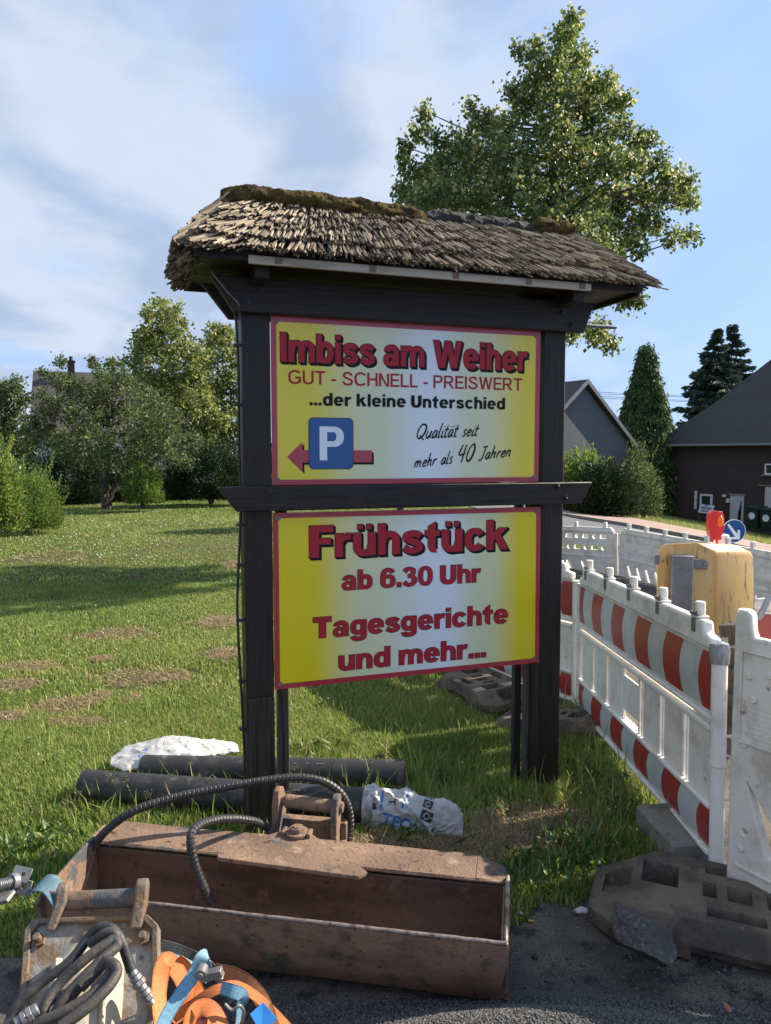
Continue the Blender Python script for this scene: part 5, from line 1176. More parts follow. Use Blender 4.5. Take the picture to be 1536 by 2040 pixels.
q = MB(); q.tube([(0, -.0045, 0), (0, -.0065, 0)], r_ * .94, 48); ds_ = q.build('disc', blue_print, asg)
ar = [(-.60, .52), (-.46, .64), (.30, -.26), (.30, .10), (.50, .10), (.50, -.70), (-.30, -.70), (-.30, -.50), (.10, -.50)]
am = plate_mesh([[(x * r_, z * r_) for x, z in ar]], .001); obj('arrow', to_wall(am, -.008), white_print, asg)
q = MB(); q.tube([(0, .03, -1.6), (0, .03, .1)], .024, 12); q.build('pole', galv, asg)
# white lamp carrier next to it
q = MB(); p = D(1437, 1066, 10.2); q.tube([p + Vector((0, 0, -.4)), p, p + Vector((0, 0, .012)), p + Vector((0, 0, .02))], [.08, .10, .08, .02], 18); o = q.build('beacon_base', plastic, None); shade(o); tag(o, 'white domed base between warning lamp and blue sign', 'sign base')
# ------------------------------------------------------------------ houses
def brickmat(name, c1, c2, cm, sc, rough=.85, bw=.5, rh=.25, msz=.02):
    m = mat(name, c1, rough); t = m.node_tree; L = t.links; b = t.nodes['Principled BSDF']; co = t.nodes.new('ShaderNodeTexCoord'); sp = t.nodes.new('ShaderNodeSeparateXYZ'); cb = t.nodes.new('ShaderNodeCombineXYZ')
    ad = t.nodes.new('ShaderNodeMath'); ad.operation = 'ADD'
    L.new(co.outputs['Object'], sp.inputs[0]); L.new(sp.outputs[0], ad.inputs[0]); L.new(sp.outputs[1], ad.inputs[1]); L.new(ad.outputs[0], cb.inputs[0]); L.new(sp.outputs[2], cb.inputs[1])
    br = t.nodes.new('ShaderNodeTexBrick'); br.inputs['Scale'].default_value = sc; br.inputs['Color1'].default_value = (*c1, 1); br.inputs['Color2'].default_value = (*c2, 1); br.inputs['Mortar'].default_value = (*cm, 1)
    br.inputs['Mortar Size'].default_value = msz; br.inputs['Brick Width'].default_value = bw; br.inputs['Row Height'].default_value = rh
    L.new(cb.outputs[0], br.inputs['Vector'])
    n = t.nodes.new('ShaderNodeTexNoise'); n.inputs['Scale'].default_value = .8; n.inputs['Detail'].default_value = 6; L.new(co.outputs['Object'], n.inputs['Vector'])
    mx = t.nodes.new('ShaderNodeMix'); mx.data_type = 'RGBA'; mx.blend_type = 'MULTIPLY'; mx.inputs[0].default_value = .5; L.new(br.outputs[0], mx.inputs[6]); L.new(n.outputs['Color'], mx.inputs[7]); 
    L.new(br.outputs[0], b.inputs['Base Color']); bp = t.nodes.new('ShaderNodeBump'); bp.inputs['Strength'].default_value = .4; bp.inputs['Distance'].default_value = .02; L.new(br.outputs[1], bp.inputs['Height']); bp.invert = True; L.new(bp.outputs[0], b.inputs['Normal'])
    return m
brick_dark = brickmat('dark_brick', (0.060, 0.044, 0.041), (0.042, 0.032, 0.031), (0.026, 0.022, 0.022), 4.0)
slate = brickmat('dark_roof_tiles', (0.040, 0.037, 0.040), (0.028, 0.026, 0.029), (0.010, 0.010, 0.011), 3.2, .7, .4, .3, .03)
tile_brown = brickmat('brown_roof_tiles', (0.075, 0.060, 0.058), (0.06, 0.05, 0.05), (0.03, 0.026, 0.026), 2.2, .8, .35, .3, .03)
plaster_grey = mat('grey_plaster', (0.115, 0.125, 0.140), .9, layers=[(.7, (0.095, 0.105, 0.12), .4, .7), (30, (0.14, 0.15, 0.165), .55, .7)], bump=[(40, .3)])
plaster_light = mat('light_plaster', (0.24, 0.24, 0.245), .9, layers=[(2, (0.19, 0.19, 0.2), .4, .7)])
white_wall = mat('white_plaster', (0.55, 0.55, 0.55), .9)
wood_door = mat('white_door', (0.50, 0.50, 0.52), .5, layers=[((40, 40, 2), (.40, .40, .42), .48, .56)])

def local_house(name, origin, yaw, label):
    e = empty(name, origin, yaw); tag(e, label, 'house'); return e
# dark brick house on the right: its corner at the left, front runs right and nearer
P0 = D(1322, 1040, 44.0); gz0 = P0.z; P1 = D(1536, 1085, 38.5)
yaw = math.atan2(P1.y - P0.y, P1.x - P0.x)
dh = local_house('brick_house', (P0.x, P0.y, gz0 - .2), yaw, 'dark brown brick house with low eaves and big hipped slate roof')
ez = D(1322, 886, 44).z - gz0 + .2; W_, DP = 17.0, 9.0
q = MB(); q.bx((0, 0, -2.5), (W_, DP, ez - .02)); q.build('wall', brick_dark, dh)
q = MB(); o_ = .55; rx, rz = 4.6, D(1450, 722, 46.5).z - gz0 + .35
V = [(-o_, -o_, ez - .12), (W_ + o_, -o_, ez - .12), (W_ + o_, DP + o_, ez - .12), (-o_, DP + o_, ez - .12), (rx - .3, DP * .46, rz), (W_ - 3, DP * .46, rz + .15),
     (-o_, -o_, ez), (W_ + o_, -o_, ez), (W_ + o_, DP + o_, ez), (-o_, DP + o_, ez), (rx * .42, DP * .20, ez + (rz - ez) * .47), (rx * .42, DP * .76, ez + (rz - ez) * .47), (W_ - 1.5, DP * .20, ez + (rz - ez) * .47)]
q.add(V, [(0, 3, 2, 1), (0, 1, 7, 6), (1, 2, 8, 7), (2, 3, 9, 8), (3, 0, 6, 9), (6, 7, 12, 10), (10, 12, 5, 4), (9, 6, 10, 11), (11, 10, 4), (8, 9, 11), (8, 11, 4, 5), (7, 8, 5, 12)])
rf = q.build('roof', slate, dh)
q = MB(); q.tube([(-o_, -o_ - .06, ez - .06), (W_ + o_, -o_ - .06, ez - .06)], .07, 10); q.build('gutter', galv, dh)
q = MB(); gy = 1.25; gzz = ez + 1.35; x0 = 12.2
q.bx((x0, gy - .9, gzz + .25), (x0 + 4, gy - .86, gzz + .30))
for k in range(14): q.bx((x0 + .05 + k * .28, gy - .89, gzz - .15), (x0 + .08 + k * .28, gy - .87, gzz + .25))
q.build('snow_guard', galv, rf)
def hpx(px, yl=0.0):                                    # survey column -> distance along the front
    a = (px - 768) / FPX; dx, dy_ = math.cos(yaw), math.sin(yaw); return (a * P0.y - P0.x) / (dx - a * dy_)
def hz(px, py): 
    x = hpx(px); yy = P0.y + math.sin(yaw) * x; return D(px, py, yy).z - gz0 + .2
def window(px0, px1, py0, py1, e, fr=.09):
    x0, x1, z0, z1 = hpx(px0), hpx(px1), hz(px0, py1), hz(px0, py0)
    f = plate_mesh([[(x0, z0), (x1, z0), (x1, z1), (x0, z1)], [(x0 + fr, z0 + fr), (x1 - fr, z0 + fr), (x1 - fr, z1 - fr), (x0 + fr, z1 - fr)]], .08, .008); wn = obj('window', to_wall(f, -.045), frame_white, e)
    q = MB(); q.bx((x0 + fr, -.03, z0 + fr), (x1 - fr, -.012, z1 - fr)); q.build('pane', glass_dark, wn)
    q = MB(); q.bx((x0 - .15, -.12, z0 - .08), (x1 + .15, -.004, z0 - .005)); q.build('sill', concrete, wn); return wn
window(1397, 1421, 984, 1016, dh)
q = MB(); q.bx((hpx(1386), -.07, hz(1390, 1014)), (hpx(1390), -.01, hz(1390, 978))); q.build('down_pipe', frame_white, dh)
window(1524, 1545, 924, 945, dh, .06)
# front door
x0, x1, z0, z1 = hpx(1457), hpx(1484), hz(1457, 1052), hz(1457, 986)
q = MB(); q.bx((x0, -.05, z0), (x1, -.01, z1)); dr = q.build('door', wood_door, dh)
q = MB(); q.bx((x0 - .06, -.09, z1), (x1 + .12, -.012, z1 + .08)); q.build('lintel', concrete, dr)
xm = x0 + (x1 - x0) * .62; q = MB()
q.prism([(xm, -.06, z1 - .95), (x1 - .12, -.06, z1 - .95), (x1 - .12, -.06, z1 - .25), (xm + .20, -.06, z1 - .25)], (0, .008, 0)); q.bx((xm, -.06, z0 + .2), (x1 - .12, -.052, z0 + .95)); q.build('pane', glass_dark, dr)
q = MB(); q.bx((hpx(1526), -.06, hz(1526, 1040)), (hpx(1575), -.012, hz(1526, 970))); dr2 = q.build('garage_door', wood_door, dh)
q = MB(); q.bx((hpx(1514), -.10, hz(1526, 968.5)), (hpx(1580), -.012, hz(1526, 966))); q.build('lintel', concrete, dr2)
for px, py, w2, h2, nm in ((1442, 985, 6, 5, 'wall_lamp'), (1450, 993, 6, 8, 'letter_slot'), (1386, 980, 5, 3, 'wall_lamp'), (1386, 990, 5, 3, 'wall_lamp')):
    q = MB(); q.bx((hpx(px), -.12, hz(px, py + h2)), (hpx(px + w2), -.012, hz(px, py))); q.build(nm, frame_white, dh, .01)
# FOR SALE board, leaning slab, dustbins in front of that house
def front(px, py, off): 
    x = hpx(px); yy = P0.y + math.sin(yaw) * x - off; return D(px, py, yy)
sb = empty('sale_board', front(1407, 1013, 1.2), yaw); tag(sb, 'tilted white board with blue writing ZU VERKAUFEN before the brick house', 'notice board')
s_ = 40 / FPX; q = MB(); pl = [(-19 * s_, -9 * s_), (12 * s_, -11 * s_), (18 * s_, 7 * s_), (-12 * s_, 8 * s_)]
q.prism([(x, 0, z) for x, z in pl], (0, .04, 0)); q.build('panel', white_print, sb)
for t, z, w2 in (('ZU', 4.5, 10), ('VERKAUFEN', -1.2, 24), ('02661 63417', -7, 22)):
    me = text_mesh(t, .03, box=(-w2 / 2 * s_, z * s_, w2 / 2 * s_, (z + 4.0) * s_), shear=.3); move_mesh(me, Matrix.Rotation(R(-2), 4, 'Z')); obj('lettering', to_wall(me, -.012), blue_print, sb)
q = MB(); q.bx((-.5, .06, -1.4), (-.42, .12, -.1)); q.bx((.4, .06, -1.4), (.48, .12, -.1)); q.build('leg', grey_wood, sb)
c = front(1317, 1033, 1.2); q = MB(); q.prism([(-.30, 0, -.5), (.05, 0, -.5), (.42, .1, .32), (.05, .1, .32)], (0, .06, 0)); o = q.build('stone_slab', concrete, None, .01); o.location = c; tag(o, 'grey slab leaning at the corner of the brick house', 'slab')
def bin_(px, py, m, label):
    p = front(px, py, 2.2); e = empty('wheelie_bin', p, yaw); tag(e, label, 'bin', 'wheelie bins before the brick house')
    q = MB(); q.add([(-.26, -.30, 0), (.26, -.30, 0), (.26, .30, 0), (-.26, .30, 0), (-.33, -.38, 1.0), (.33, -.38, 1.0), (.33, .38, 1.0), (-.33, .38, 1.0)], [(0, 3, 2, 1), (4, 5, 6, 7), (0, 1, 5, 4), (1, 2, 6, 5), (2, 3, 7, 6), (3, 0, 4, 7)]); q.build('body', m, e, .03)
    q = MB(); q.prism([(-.36, -.43, 1.005), (-.36, -.43, 1.05), (-.36, .0, 1.12), (-.36, .42, 1.08), (-.36, .42, 1.005)], (.72, 0, 0)); q.build('lid', m, e, .015)
    q = MB(); cz_ = .62; q.tube([(0, -.362, cz_), (0, -.370, cz_)], .17, 24); o = q.build('sticker', white_print, e)
    for x in (-.3, .3):
        q = MB(); q.tube([(x - .03, .3, .1), (x + .03, .3, .1)], .1, 16); q.build('wheel', black_paint, e)
    return e
bin_(1505, 1052, bin_green, 'green wheelie bin with white round sticker, left of the pair')
bin_(1533, 1057, bin_dark, 'dark grey wheelie bin cut by the right picture edge')

# grey gabled house behind the right post
g0 = D(1118, 1015, 40.0); gw = local_house('gabled_house', (0, 0, 0), 0, 'grey plastered house with plain gable beside the right sign post')
yg = R(33); Pr = D(1250, 1020, 39.0); Vx = Vector((math.cos(yg), math.sin(yg), 0)); gw.location = (Pr.x, Pr.y, Pr.z); gw.rotation_euler = (0, 0, yg)
hz2 = lambda py: D(1250, py, 39).z - Pr.z
eh = hz2(884); ap = hz2(770); half = (1250 - 1152) / FPX * 39 / math.cos(yg) * 1.14
q = MB(); q.prism([(0, 0, .9), (0, 0, eh), (-half, 0, ap - .12), (-2 * half, 0, eh), (-2 * half, 0, .9)], (0, 11, 0)); q.build('wall', plaster_grey, gw)
q = MB(); q.bx((-2 * half - .01, -.012, -2.5), (.012, 11.01, hz2(927))); q.build('plinth', plaster_light, gw)
q = MB(); sl = (ap - eh) / half; ov = .42; th = .16
for s in (0, 1):
    sx = lambda x: x if s == 0 else -2 * half - x
    q.add([(sx(ov), -.26, eh - ov * sl), (sx(-half), -.26, ap), (sx(-half), 11.4, ap), (sx(ov), 11.4, eh - ov * sl), (sx(ov), -.26, eh - ov * sl + th), (sx(-half), -.26, ap + th), (sx(-half), 11.4, ap + th), (sx(ov), 11.4, eh - ov * sl + th)], [(0, 1, 2, 3), (4, 7, 6, 5), (0, 4, 5, 1), (2, 6, 7, 3), (0, 3, 7, 4), (1, 5, 6, 2)])
rf2 = q.build('roof', tile_brown, gw)
q = MB()
for s in (0, 1):
    sx = lambda x: x if s == 0 else -2 * half - x
    q.prism([(sx(ov + .02), -.31, eh - ov * sl - .05), (sx(-half), -.31, ap - .05), (sx(-half), -.31, ap + th + .03), (sx(ov + .02), -.31, eh - ov * sl + th + .03)], (0, .045, 0))
q.build('bargeboard', galv, rf2)
# white tank half hidden between the two houses
q = MB(); c = D(1288, 1000, 46); q.bx((c.x - 1.6, c.y, c.z - 2), (c.x + 1.2, c.y + 1.5, c.z + .9)); o = q.build('garden_shed', white_wall, None, .04); tag(o, 'pale shed half hidden by shrubs between the two houses', 'shed')

# brown roofed house on the left behind the trees
lh = local_house('tiled_house', (0, 0, 0), 0, 'white house with brown tiled roof and chimney behind the left trees')
Y_ = 52.0; a, b = D(66, 738, Y_), D(330, 752, Y_ + 3.0); yl = math.atan2(b.y - a.y, b.x - a.x); lh.location = (a.x, a.y, 0); lh.rotation_euler = (0, 0, yl); Ln = (b - a).length + 3; rz_ = a.z; eh_ = 3.2; dp_ = 4.6
q = MB(); q.prism([(.35, -dp_ + .5, -.5), (.35, -dp_ + .5, eh_), (.35, 0, rz_ - .35), (.35, dp_ - .5, eh_), (.35, dp_ - .5, -.5)], (Ln - .7, 0, 0)); q.build('wall', white_wall, lh)
q = MB()
for s in (-1, 1): q.add([(0, s * dp_, eh_ - .25), (Ln, s * dp_, eh_ - .25), (Ln, 0, rz_), (0, 0, rz_), (0, s * dp_, eh_ - .42), (Ln, s * dp_, eh_ - .42), (Ln, 0, rz_ - .2), (0, 0, rz_ - .2)], [(0, 1, 2, 3), (4, 7, 6, 5), (0, 4, 5, 1), (1, 5, 6, 2), (0, 3, 7, 4)])
rl = q.build('roof', tile_brown, lh)
cx_ = (D(133, 740, Y_).x - a.x) / math.cos(yl); q = MB(); q.bx((cx_ - .22, -1.1, rz_ - 1.6), (cx_ + .22, -.6, rz_ + .55)); q.bx((cx_ - .27, -1.15, rz_ + .551), (cx_ + .27, -.55, rz_ + .65)); ch = q.build('chimney', brick_dark, rl)
q = MB(); q.tube([(cx_, -.85, rz_ + .651), (cx_, -.85, rz_ + .95)], .12, 10); q.build('chimney_pot', brick_dark, rl)
for px in (120, 215, 262):
    x = (D(px, 900, Y_ - 4).x - a.x) / math.cos(yl); q = MB(); q.bx((x, -dp_ + .42, 1.0), (x + 1.1, -dp_ + .495, 2.3)); w3 = q.build('window', frame_white, lh); q = MB(); q.bx((x + .1, -dp_ + .40, 1.1), (x + 1.0, -dp_ + .418, 2.2)); q.build('pane', glass_dark, w3)
q = MB(); x = (D(112, 760, Y_).x - a.x) / math.cos(yl); 
# overhead lines
for i, (p0, p1) in enumerate((((1085, 774, 60), (1420, 786, 62)), ((1085, 770, 60.4), (1420, 784, 62.4)), ((1085, 782, 61), (1420, 795, 63)), ((1085, 778, 61.4), (1420, 793, 63.4)))):
    a, b = D(*p0), D(*p1); d_ = b - a; a = a - d_ * 1.2; b = b + d_ * 1.5
    q = MB(); q.tube([a.lerp(b, t / 24) - Vector((0, 0, 1.2 * 4 * (t / 24) * (1 - t / 24) - .9)) for t in range(25)], .017, 5); o = q.build('overhead_wire', black_paint); tag(o, 'thin dark overhead wire crossing the sky behind the conifers', 'wire', 'overhead wires between the houses')
# ------------------------------------------------------------------ foliage
GREENS = [(0.030, 0.060, 0.014), (0.052, 0.090, 0.020), (0.085, 0.125, 0.028), (0.24, 0.25, 0.085)]
leaf_lime = mat('lime_leaf', (0.06, 0.1, 0.02), .48, tone=[(0.0432, 0.0783, 0.0189), (0.0783, 0.1215, 0.0270), (0.1350, 0.1823, 0.0432), (0.4590, 0.4455, 0.1755)], trans=0.38, spec=.45)
leaf_far = mat('broad_leaf', (0.06, 0.1, 0.02), .5, tone=[(0.0558, 0.0930, 0.0248), (0.1085, 0.1519, 0.0372), (0.1860, 0.2170, 0.0589), (0.4030, 0.3875, 0.1318)], trans=0.38, spec=.4)
leaf_apple = mat('apple_leaf', (0.06, 0.1, 0.03), .55, tone=[(0.0383, 0.0638, 0.0230), (0.0702, 0.0995, 0.0332), (0.1046, 0.1378, 0.0459), (0.2042, 0.2233, 0.0766)], trans=0.32, spec=.35)
leaf_thuja = mat('thuja_leaf', (0.03, 0.06, 0.02), .6, tone=[(0.0270, 0.0600, 0.0210), (0.0510, 0.0960, 0.0300), (0.0870, 0.1380, 0.0420), (0.1500, 0.1875, 0.0540)], trans=0.16, spec=.3)
leaf_yew = mat('hedge_leaf', (0.02, 0.05, 0.02), .6, tone=[(0.0116, 0.0248, 0.0107), (0.0199, 0.0397, 0.0149), (0.0298, 0.0546, 0.0182), (0.0538, 0.0828, 0.0248)], trans=0.12, spec=.3)
leaf_fresh = mat('fresh_leaf', (0.1, 0.16, 0.03), .5, tone=[(0.0456, 0.0900, 0.0192), (0.0900, 0.1500, 0.0288), (0.1560, 0.2220, 0.0432), (0.2880, 0.3360, 0.0840)], trans=0.34, spec=.4)
leaf_spruce = mat('spruce_needles', (0.02, 0.04, 0.03), .6, tone=[(0.0340, 0.0544, 0.0408), (0.0578, 0.0884, 0.0629), (0.0892, 0.1232, 0.0850), (0.1275, 0.1530, 0.1020)], trans=.08, spec=.3)
bark = mat('bark', (0.075, 0.058, 0.045), .9, layers=[((20, 20, 4), (0.035, 0.028, 0.022), .45, .65), (5, (0.11, 0.10, 0.085), .6, .8)], bump=[((30, 30, 6), 1.0)])

def leaf_cloud(name, P, Dv, size, tone, m, parent, asp=.62, fold=.25, jit=.5):
    """leaf-sized folded diamonds at P pointing along Dv"""
    n = len(P); Dv = Dv + rng.normal(0, jit, (n, 3)); Dv /= np.linalg.norm(Dv, axis=1, keepdims=True) + 1e-9
    r = rng.normal(0, 1, (n, 3)); r[:, 2] += .4; S = np.cross(Dv, r); S /= np.linalg.norm(S, axis=1, keepdims=True) + 1e-9; U = np.cross(S, Dv)
    s = (size * rng.uniform(.65, 1.3, n))[:, None]
    A, T = P, P + Dv * s; M = P + Dv * s * .45; Lf = M + S * s * asp * .5 + U * s * fold * .35; Rt = M - S * s * asp * .5 + U * s * fold * .35
    V = np.stack([A, Lf, T, Rt], 1).reshape(-1, 3); i = np.arange(n)[:, None] * 4
    F = np.concatenate([i + np.array([[0, 1, 2]]), i + np.array([[0, 2, 3]])], 1).reshape(-1, 3)
    return np_mesh(name, V, F, np.repeat(tone, 2), m, parent)
def clump_points(c, r, n, shell=.55, droop=0.0):
    d = rng.normal(0, 1, (n, 3)); d /= np.linalg.norm(d, axis=1, keepdims=True)
    k = rng.uniform(0, 1, n) ** (1 / 3 * (1 - shell) + .02 * shell + .12)
    # lumps inside the clump
    P = d * k[:, None] * np.asarray(r) * (1 + .22 * np.sin(d[:, :1] * 7 + c[0] * 3) * np.sin(d[:, 1:2] * 6 + c[1]) )
    Dv = d.copy(); Dv[:, 2] -= droop; return P + np.asarray(c), Dv
def tones(n, base, spread=.22, pale=0.0):
    t = np.clip(rng.normal(base, spread, n), 0, .74)
    if pale: t = np.where(rng.uniform(0, 1, n) < pale, rng.uniform(.8, 1, n), t)
    return t
def trunk(tree, pts, radii, m=bark, name='trunk', seg=12):
    P = smooth_path(pts, 6); n = len(P); rr = np.interp(np.linspace(0, 1, n), np.linspace(0, 1, len(radii)), radii)
    q = MB(); q.tube([p - tree.location for p in P], [float(x) for x in rr], seg); o = q.build(name, m, tree); shade(o, 70); return o
def limbs(tree, hubs, clumps, r0, m=bark, name='limb', wig=.08):
    """one mesh of limbs from hub points to clump centres"""
    q = MB()
    for c, rad in clumps:
        c = Vector(c); h = min(hubs, key=lambda p: (Vector(p) - c).length + 1.5 * max(0, p[2] - c.z + .3)); h = Vector(h); L = (c - h).length
        mid = h.lerp(c, .5) + Vector((rng.normal(0, wig), rng.normal(0, wig), -.06 * L + abs(rng.normal(0, wig)))) 
        P = smooth_path([h, mid, c], 5); n = len(P); q.tube([p - tree.location for p in P], [r0 * (1 - .8 * i / (n - 1)) for i in range(n)], 6)
        for _ in range(3):
            e = c + Vector(rng.normal(0, 1, 3)).normalized() * rad * .9; q.tube([c - tree.location, c.lerp(e, .5) - tree.location + Vector((0, 0, .03)), e - tree.location], [r0 * .22, r0 * .15, r0 * .06], 4)
    o = q.build(name, m, tree); shade(o, 70); return o
def plant(name, loc, label, cat, group=None):
    e = empty(name, loc); tag(e, label, cat, group); return e

# ---- the lime tree behind the sign
LY = 12.0; base = D(1088, 1000, LY); base.z = gzf(base.x, LY)
lime = plant('lime_tree', base, 'tall flowering lime tree rising behind the thatched roof', 'tree')
LC = [(1136,34,15),(1130,58,20),(1122,85,26),(1042,98,17),(1066,92,16),(1098,125,34),(1148,120,28),(1166,160,26),(1060,150,32),(1110,175,45),(1175,205,40),(1208,165,22),(1240,205,22),(1052,205,38),(1016,180,12),(1108,250,50),(1180,262,44),(1238,250,22),(1272,280,22),(1292,276,12),(1005,262,42),(938,216,15),(955,240,22),(925,285,34),(846,222,12),(838,262,22),(870,280,26),(806,325,22),(800,290,12),(842,338,34),(800,376,18),(832,392,24),(898,335,42),(950,318,48),(1020,322,55),(1095,330,55),(1165,330,50),(1228,318,36),(1262,330,26),(1305,318,24),(1340,345,24),(1372,358,14),(868,385,38),(930,385,45),(1000,395,55),(1080,405,55),(1160,410,55),(1232,390,44),(1296,380,38),(1348,392,24),(1376,400,10),(1085,470,50),(1170,470,52),(1240,455,46),(1300,440,28),(1338,470,18),(1372,472,14),(1225,505,24),(1275,488,18),(1170,520,40),(1000,470,55),(900,440,45),(940,480,50),(1090,540,60),(1150,585,34),(1240,596,17),(1272,598,12),(1150,650,24),(1188,660,24),(1215,684,14),(1090,600,55),(1010,560,60),(940,540,50)]
rr = random.Random(3); clumps = []
for px, py, r in LC:
    rad = r / FPX * LY; wdt = max(.15, 2.1 * min(1, (py + 60) / 420) if py < 430 else 2.0 * (1 - (py - 430) / 700))
    lat = abs(px - 1090) / FPX * LY; dm = math.sqrt(max(.05, (wdt * 1.15) ** 2 - lat ** 2)) if lat < wdt * 1.15 else .25
    for k in range(2 if r > 20 and lat < wdt else 1):
        yy = LY + (rr.uniform(-1, .2) if k == 0 else rr.uniform(.2, 1)) * dm * .8
        p = D(px, py, yy) if k == 0 else D(px + rr.uniform(-15, 15), py + rr.uniform(-10, 14), yy); clumps.append((p, rad * .86))
top = D(1135, 60, LY)
stem = [base - Vector((0, 0, .2)), base + Vector((.02, 0, 1.5)), D(1092, 600, LY), D(1100, 380, LY), D(1118, 200, LY), top]
trunk(lime, stem, [.17, .14, .12, .085, .05, .015])
limbs(lime, [tuple(p) for p in smooth_path(stem[2:], 6)], clumps, .028)
PS, DS, TS = [], [], []
for c, rad in clumps:
    n = int(120 + 4500 * rad ** 2)
    # short sprays: leaves hang in loose tufts round several twig ends
    k = max(5, int(n / 15)); d = rng.normal(0, 1, (k, 3)); d /= np.linalg.norm(d, axis=1, keepdims=True); tw = np.asarray(c) + d * (rng.uniform(.25, 1.0, (k, 1)) ** .6) * rad * np.array([1, 1, .95])
    ids = rng.integers(0, k, n); P = tw[ids] + rng.normal(0, 1, (n, 3)) * np.array([.055, .055, .065]) ; Dv = d[ids] * .5 + np.array([0, 0, -.75])
    PS.append(P); DS.append(Dv); b = rng.normal(.36, .10); t = tones(n, b, .16); fl = rng.uniform(0, 1, k)[ids] < .50; t = np.where(fl & (rng.uniform(0, 1, n) < .5), rng.uniform(.72, 1.0, n), t); TS.append(t)
P, Dv, T = np.concatenate(PS), np.concatenate(DS), np.concatenate(TS); keep = P[:, 1] > 8
leaf_cloud('crown', P - np.asarray(lime.location), Dv, .066, T, leaf_lime, lime, .80, .3, .5)

def broad_tree(name, label, px, base_py, y, outline, size, m, dens=1.0, base_tone=.36, pale=.08, group=None, depth=1.0, trunks=None, r0=.05, droop=.4, flat=.7, cat='tree'):
    b = D(px, 900, y); b.z = gzf(b.x, y); t = plant(name, b, label, cat, group); cl = []
    cxs = sum(o[0] for o in outline) / len(outline)
    hw = max(abs(o[0] - cxs) for o in outline) / FPX * y
    for ox, oy, r in outline:
        rad = r / FPX * y; lat = abs(ox - cxs) / FPX * y; dm = depth * math.sqrt(max(.02, hw * hw - lat * lat))
        for k in range(2): cl.append((D(ox + rng.normal(0, 3), oy + rng.normal(0, 3), y + (rng.uniform(-1, 0) if k == 0 else rng.uniform(0, 1)) * dm), rad))
    hi = min(outline, key=lambda o: o[1]); topp = D(hi[0], hi[1], y)
    if trunks is None: trunks = [[b - Vector((0, 0, .2)), b.lerp(topp, .3), b.lerp(topp, .65), topp]]
    for tp_ in trunks: trunk(t, tp_, [r0 * 2.2, r0 * 1.6, r0, r0 * .3])
    limbs(t, [tuple(p) for tp_ in trunks for p in smooth_path(tp_, 5)[3:]], cl, r0 * .5, wig=.15)
    PS, DS, TS = [], [], []
    for c, rad in cl:
        n = int(dens * (120 + 3.6 * (rad / size) ** 2 * 4)); k = max(4, int(n / 14)); d = rng.normal(0, 1, (k, 3)); d /= np.linalg.norm(d, axis=1, keepdims=True)
        tw = np.asarray(c) + d * (rng.uniform(.2, 1, (k, 1)) ** .5) * rad * np.array([1, 1, flat + .2]); ids = rng.integers(0, k, n)
        PS.append(tw[ids] + rng.normal(0, size * .8, (n, 3))); DS.append(d[ids] + np.array([0, 0, -droop])); TS.append(np.clip(tones(n, base_tone + rng.normal(0, .07), .16, pale) + (rng.normal(0, .1, k)[ids]), 0, 1))
    P = np.concatenate(PS); leaf_cloud('crown', P - np.asarray(t.location), np.concatenate(DS), size, np.concatenate(TS), m, t, .72, .3, .5); return t
# ---- trees across the lawn on the left
broad_tree('lime_tree', 'tall yellow-green lime tree behind the lawn, left of the sign post', 335, 1000, 34, [(320,612,12),(342,628,16),(300,625,12),(312,650,24),(350,655,24),(288,668,14),(285,690,22),(325,695,32),(372,690,22),(270,720,20),(310,740,36),(360,735,36),(400,712,18),(385,760,28),(285,765,28),(340,790,40),(395,800,30),(300,820,36),(370,840,40),(420,835,24),(335,870,40),(400,880,34),(290,870,30)], .16, leaf_far, 1.0, .40, .16, 'lime trees beyond the lawn', .8)
broad_tree('lime_tree', 'second lime tree beyond the lawn, partly hidden by the left post', 440, 1000, 36, [(432,652,12),(452,670,16),(420,682,15),(440,700,24),(468,715,20),(412,722,18),(430,745,26),(465,760,24),(415,780,28),(450,800,30),(425,830,30),(465,840,26),(440,870,34),(478,880,24),(420,900,24),(500,760,24),(500,820,30)], .16, leaf_far, 1.0, .36, .10, 'lime trees beyond the lawn', .8)
b = D(210, 1012, 22.5); b.z = 0
ap = [(128,760,20),(100,790,26),(155,775,26),(80,830,26),(125,820,32),(180,790,32),(215,770,28),(240,745,20),(205,738,14),(255,780,30),(300,800,30),(330,830,28),(165,830,36),(215,820,38),(270,835,36),(320,865,30),(100,870,30),(60,865,20),(140,880,34),(190,880,38),(245,885,38),(295,895,32),(340,905,22),(215,915,28),(165,910,26),(265,925,26),(310,935,20),(350,870,20),(380,885,16),(365,920,16),(120,720,6),(190,722,7),(226,722,7),(85,745,6)]
tr3 = [[b - Vector((0, 0, .15)), D(206, 985, 22.4), D(200, 955, 22.3), D(170, 890, 22.0)], [b - Vector((.02, 0, .15)), D(212, 980, 22.5), D(214, 940, 22.5), D(220, 850, 22.6)], [b + Vector((.05, 0, -.15)), D(222, 985, 22.6), D(243, 950, 22.8), D(275, 880, 23.2)]]
broad_tree('apple_tree', 'wide old fruit tree with three pale stems at the lawn edge', 210, 1012, 22.5, ap, .085, leaf_apple, .75, .36, .08, None, .75, tr3, .05, .2, .6)
broad_tree('hazel_tree', 'leafy tree at the left picture edge behind the bushes', 10, 1000, 24, [(10,770,16),(30,775,14),(-10,790,24),(20,800,24),(45,800,14),(0,830,28),(35,840,22),(10,870,28),(45,880,20),(-20,860,24),(15,910,26)], .10, leaf_apple, 1.0, .42, .10, None, .8)
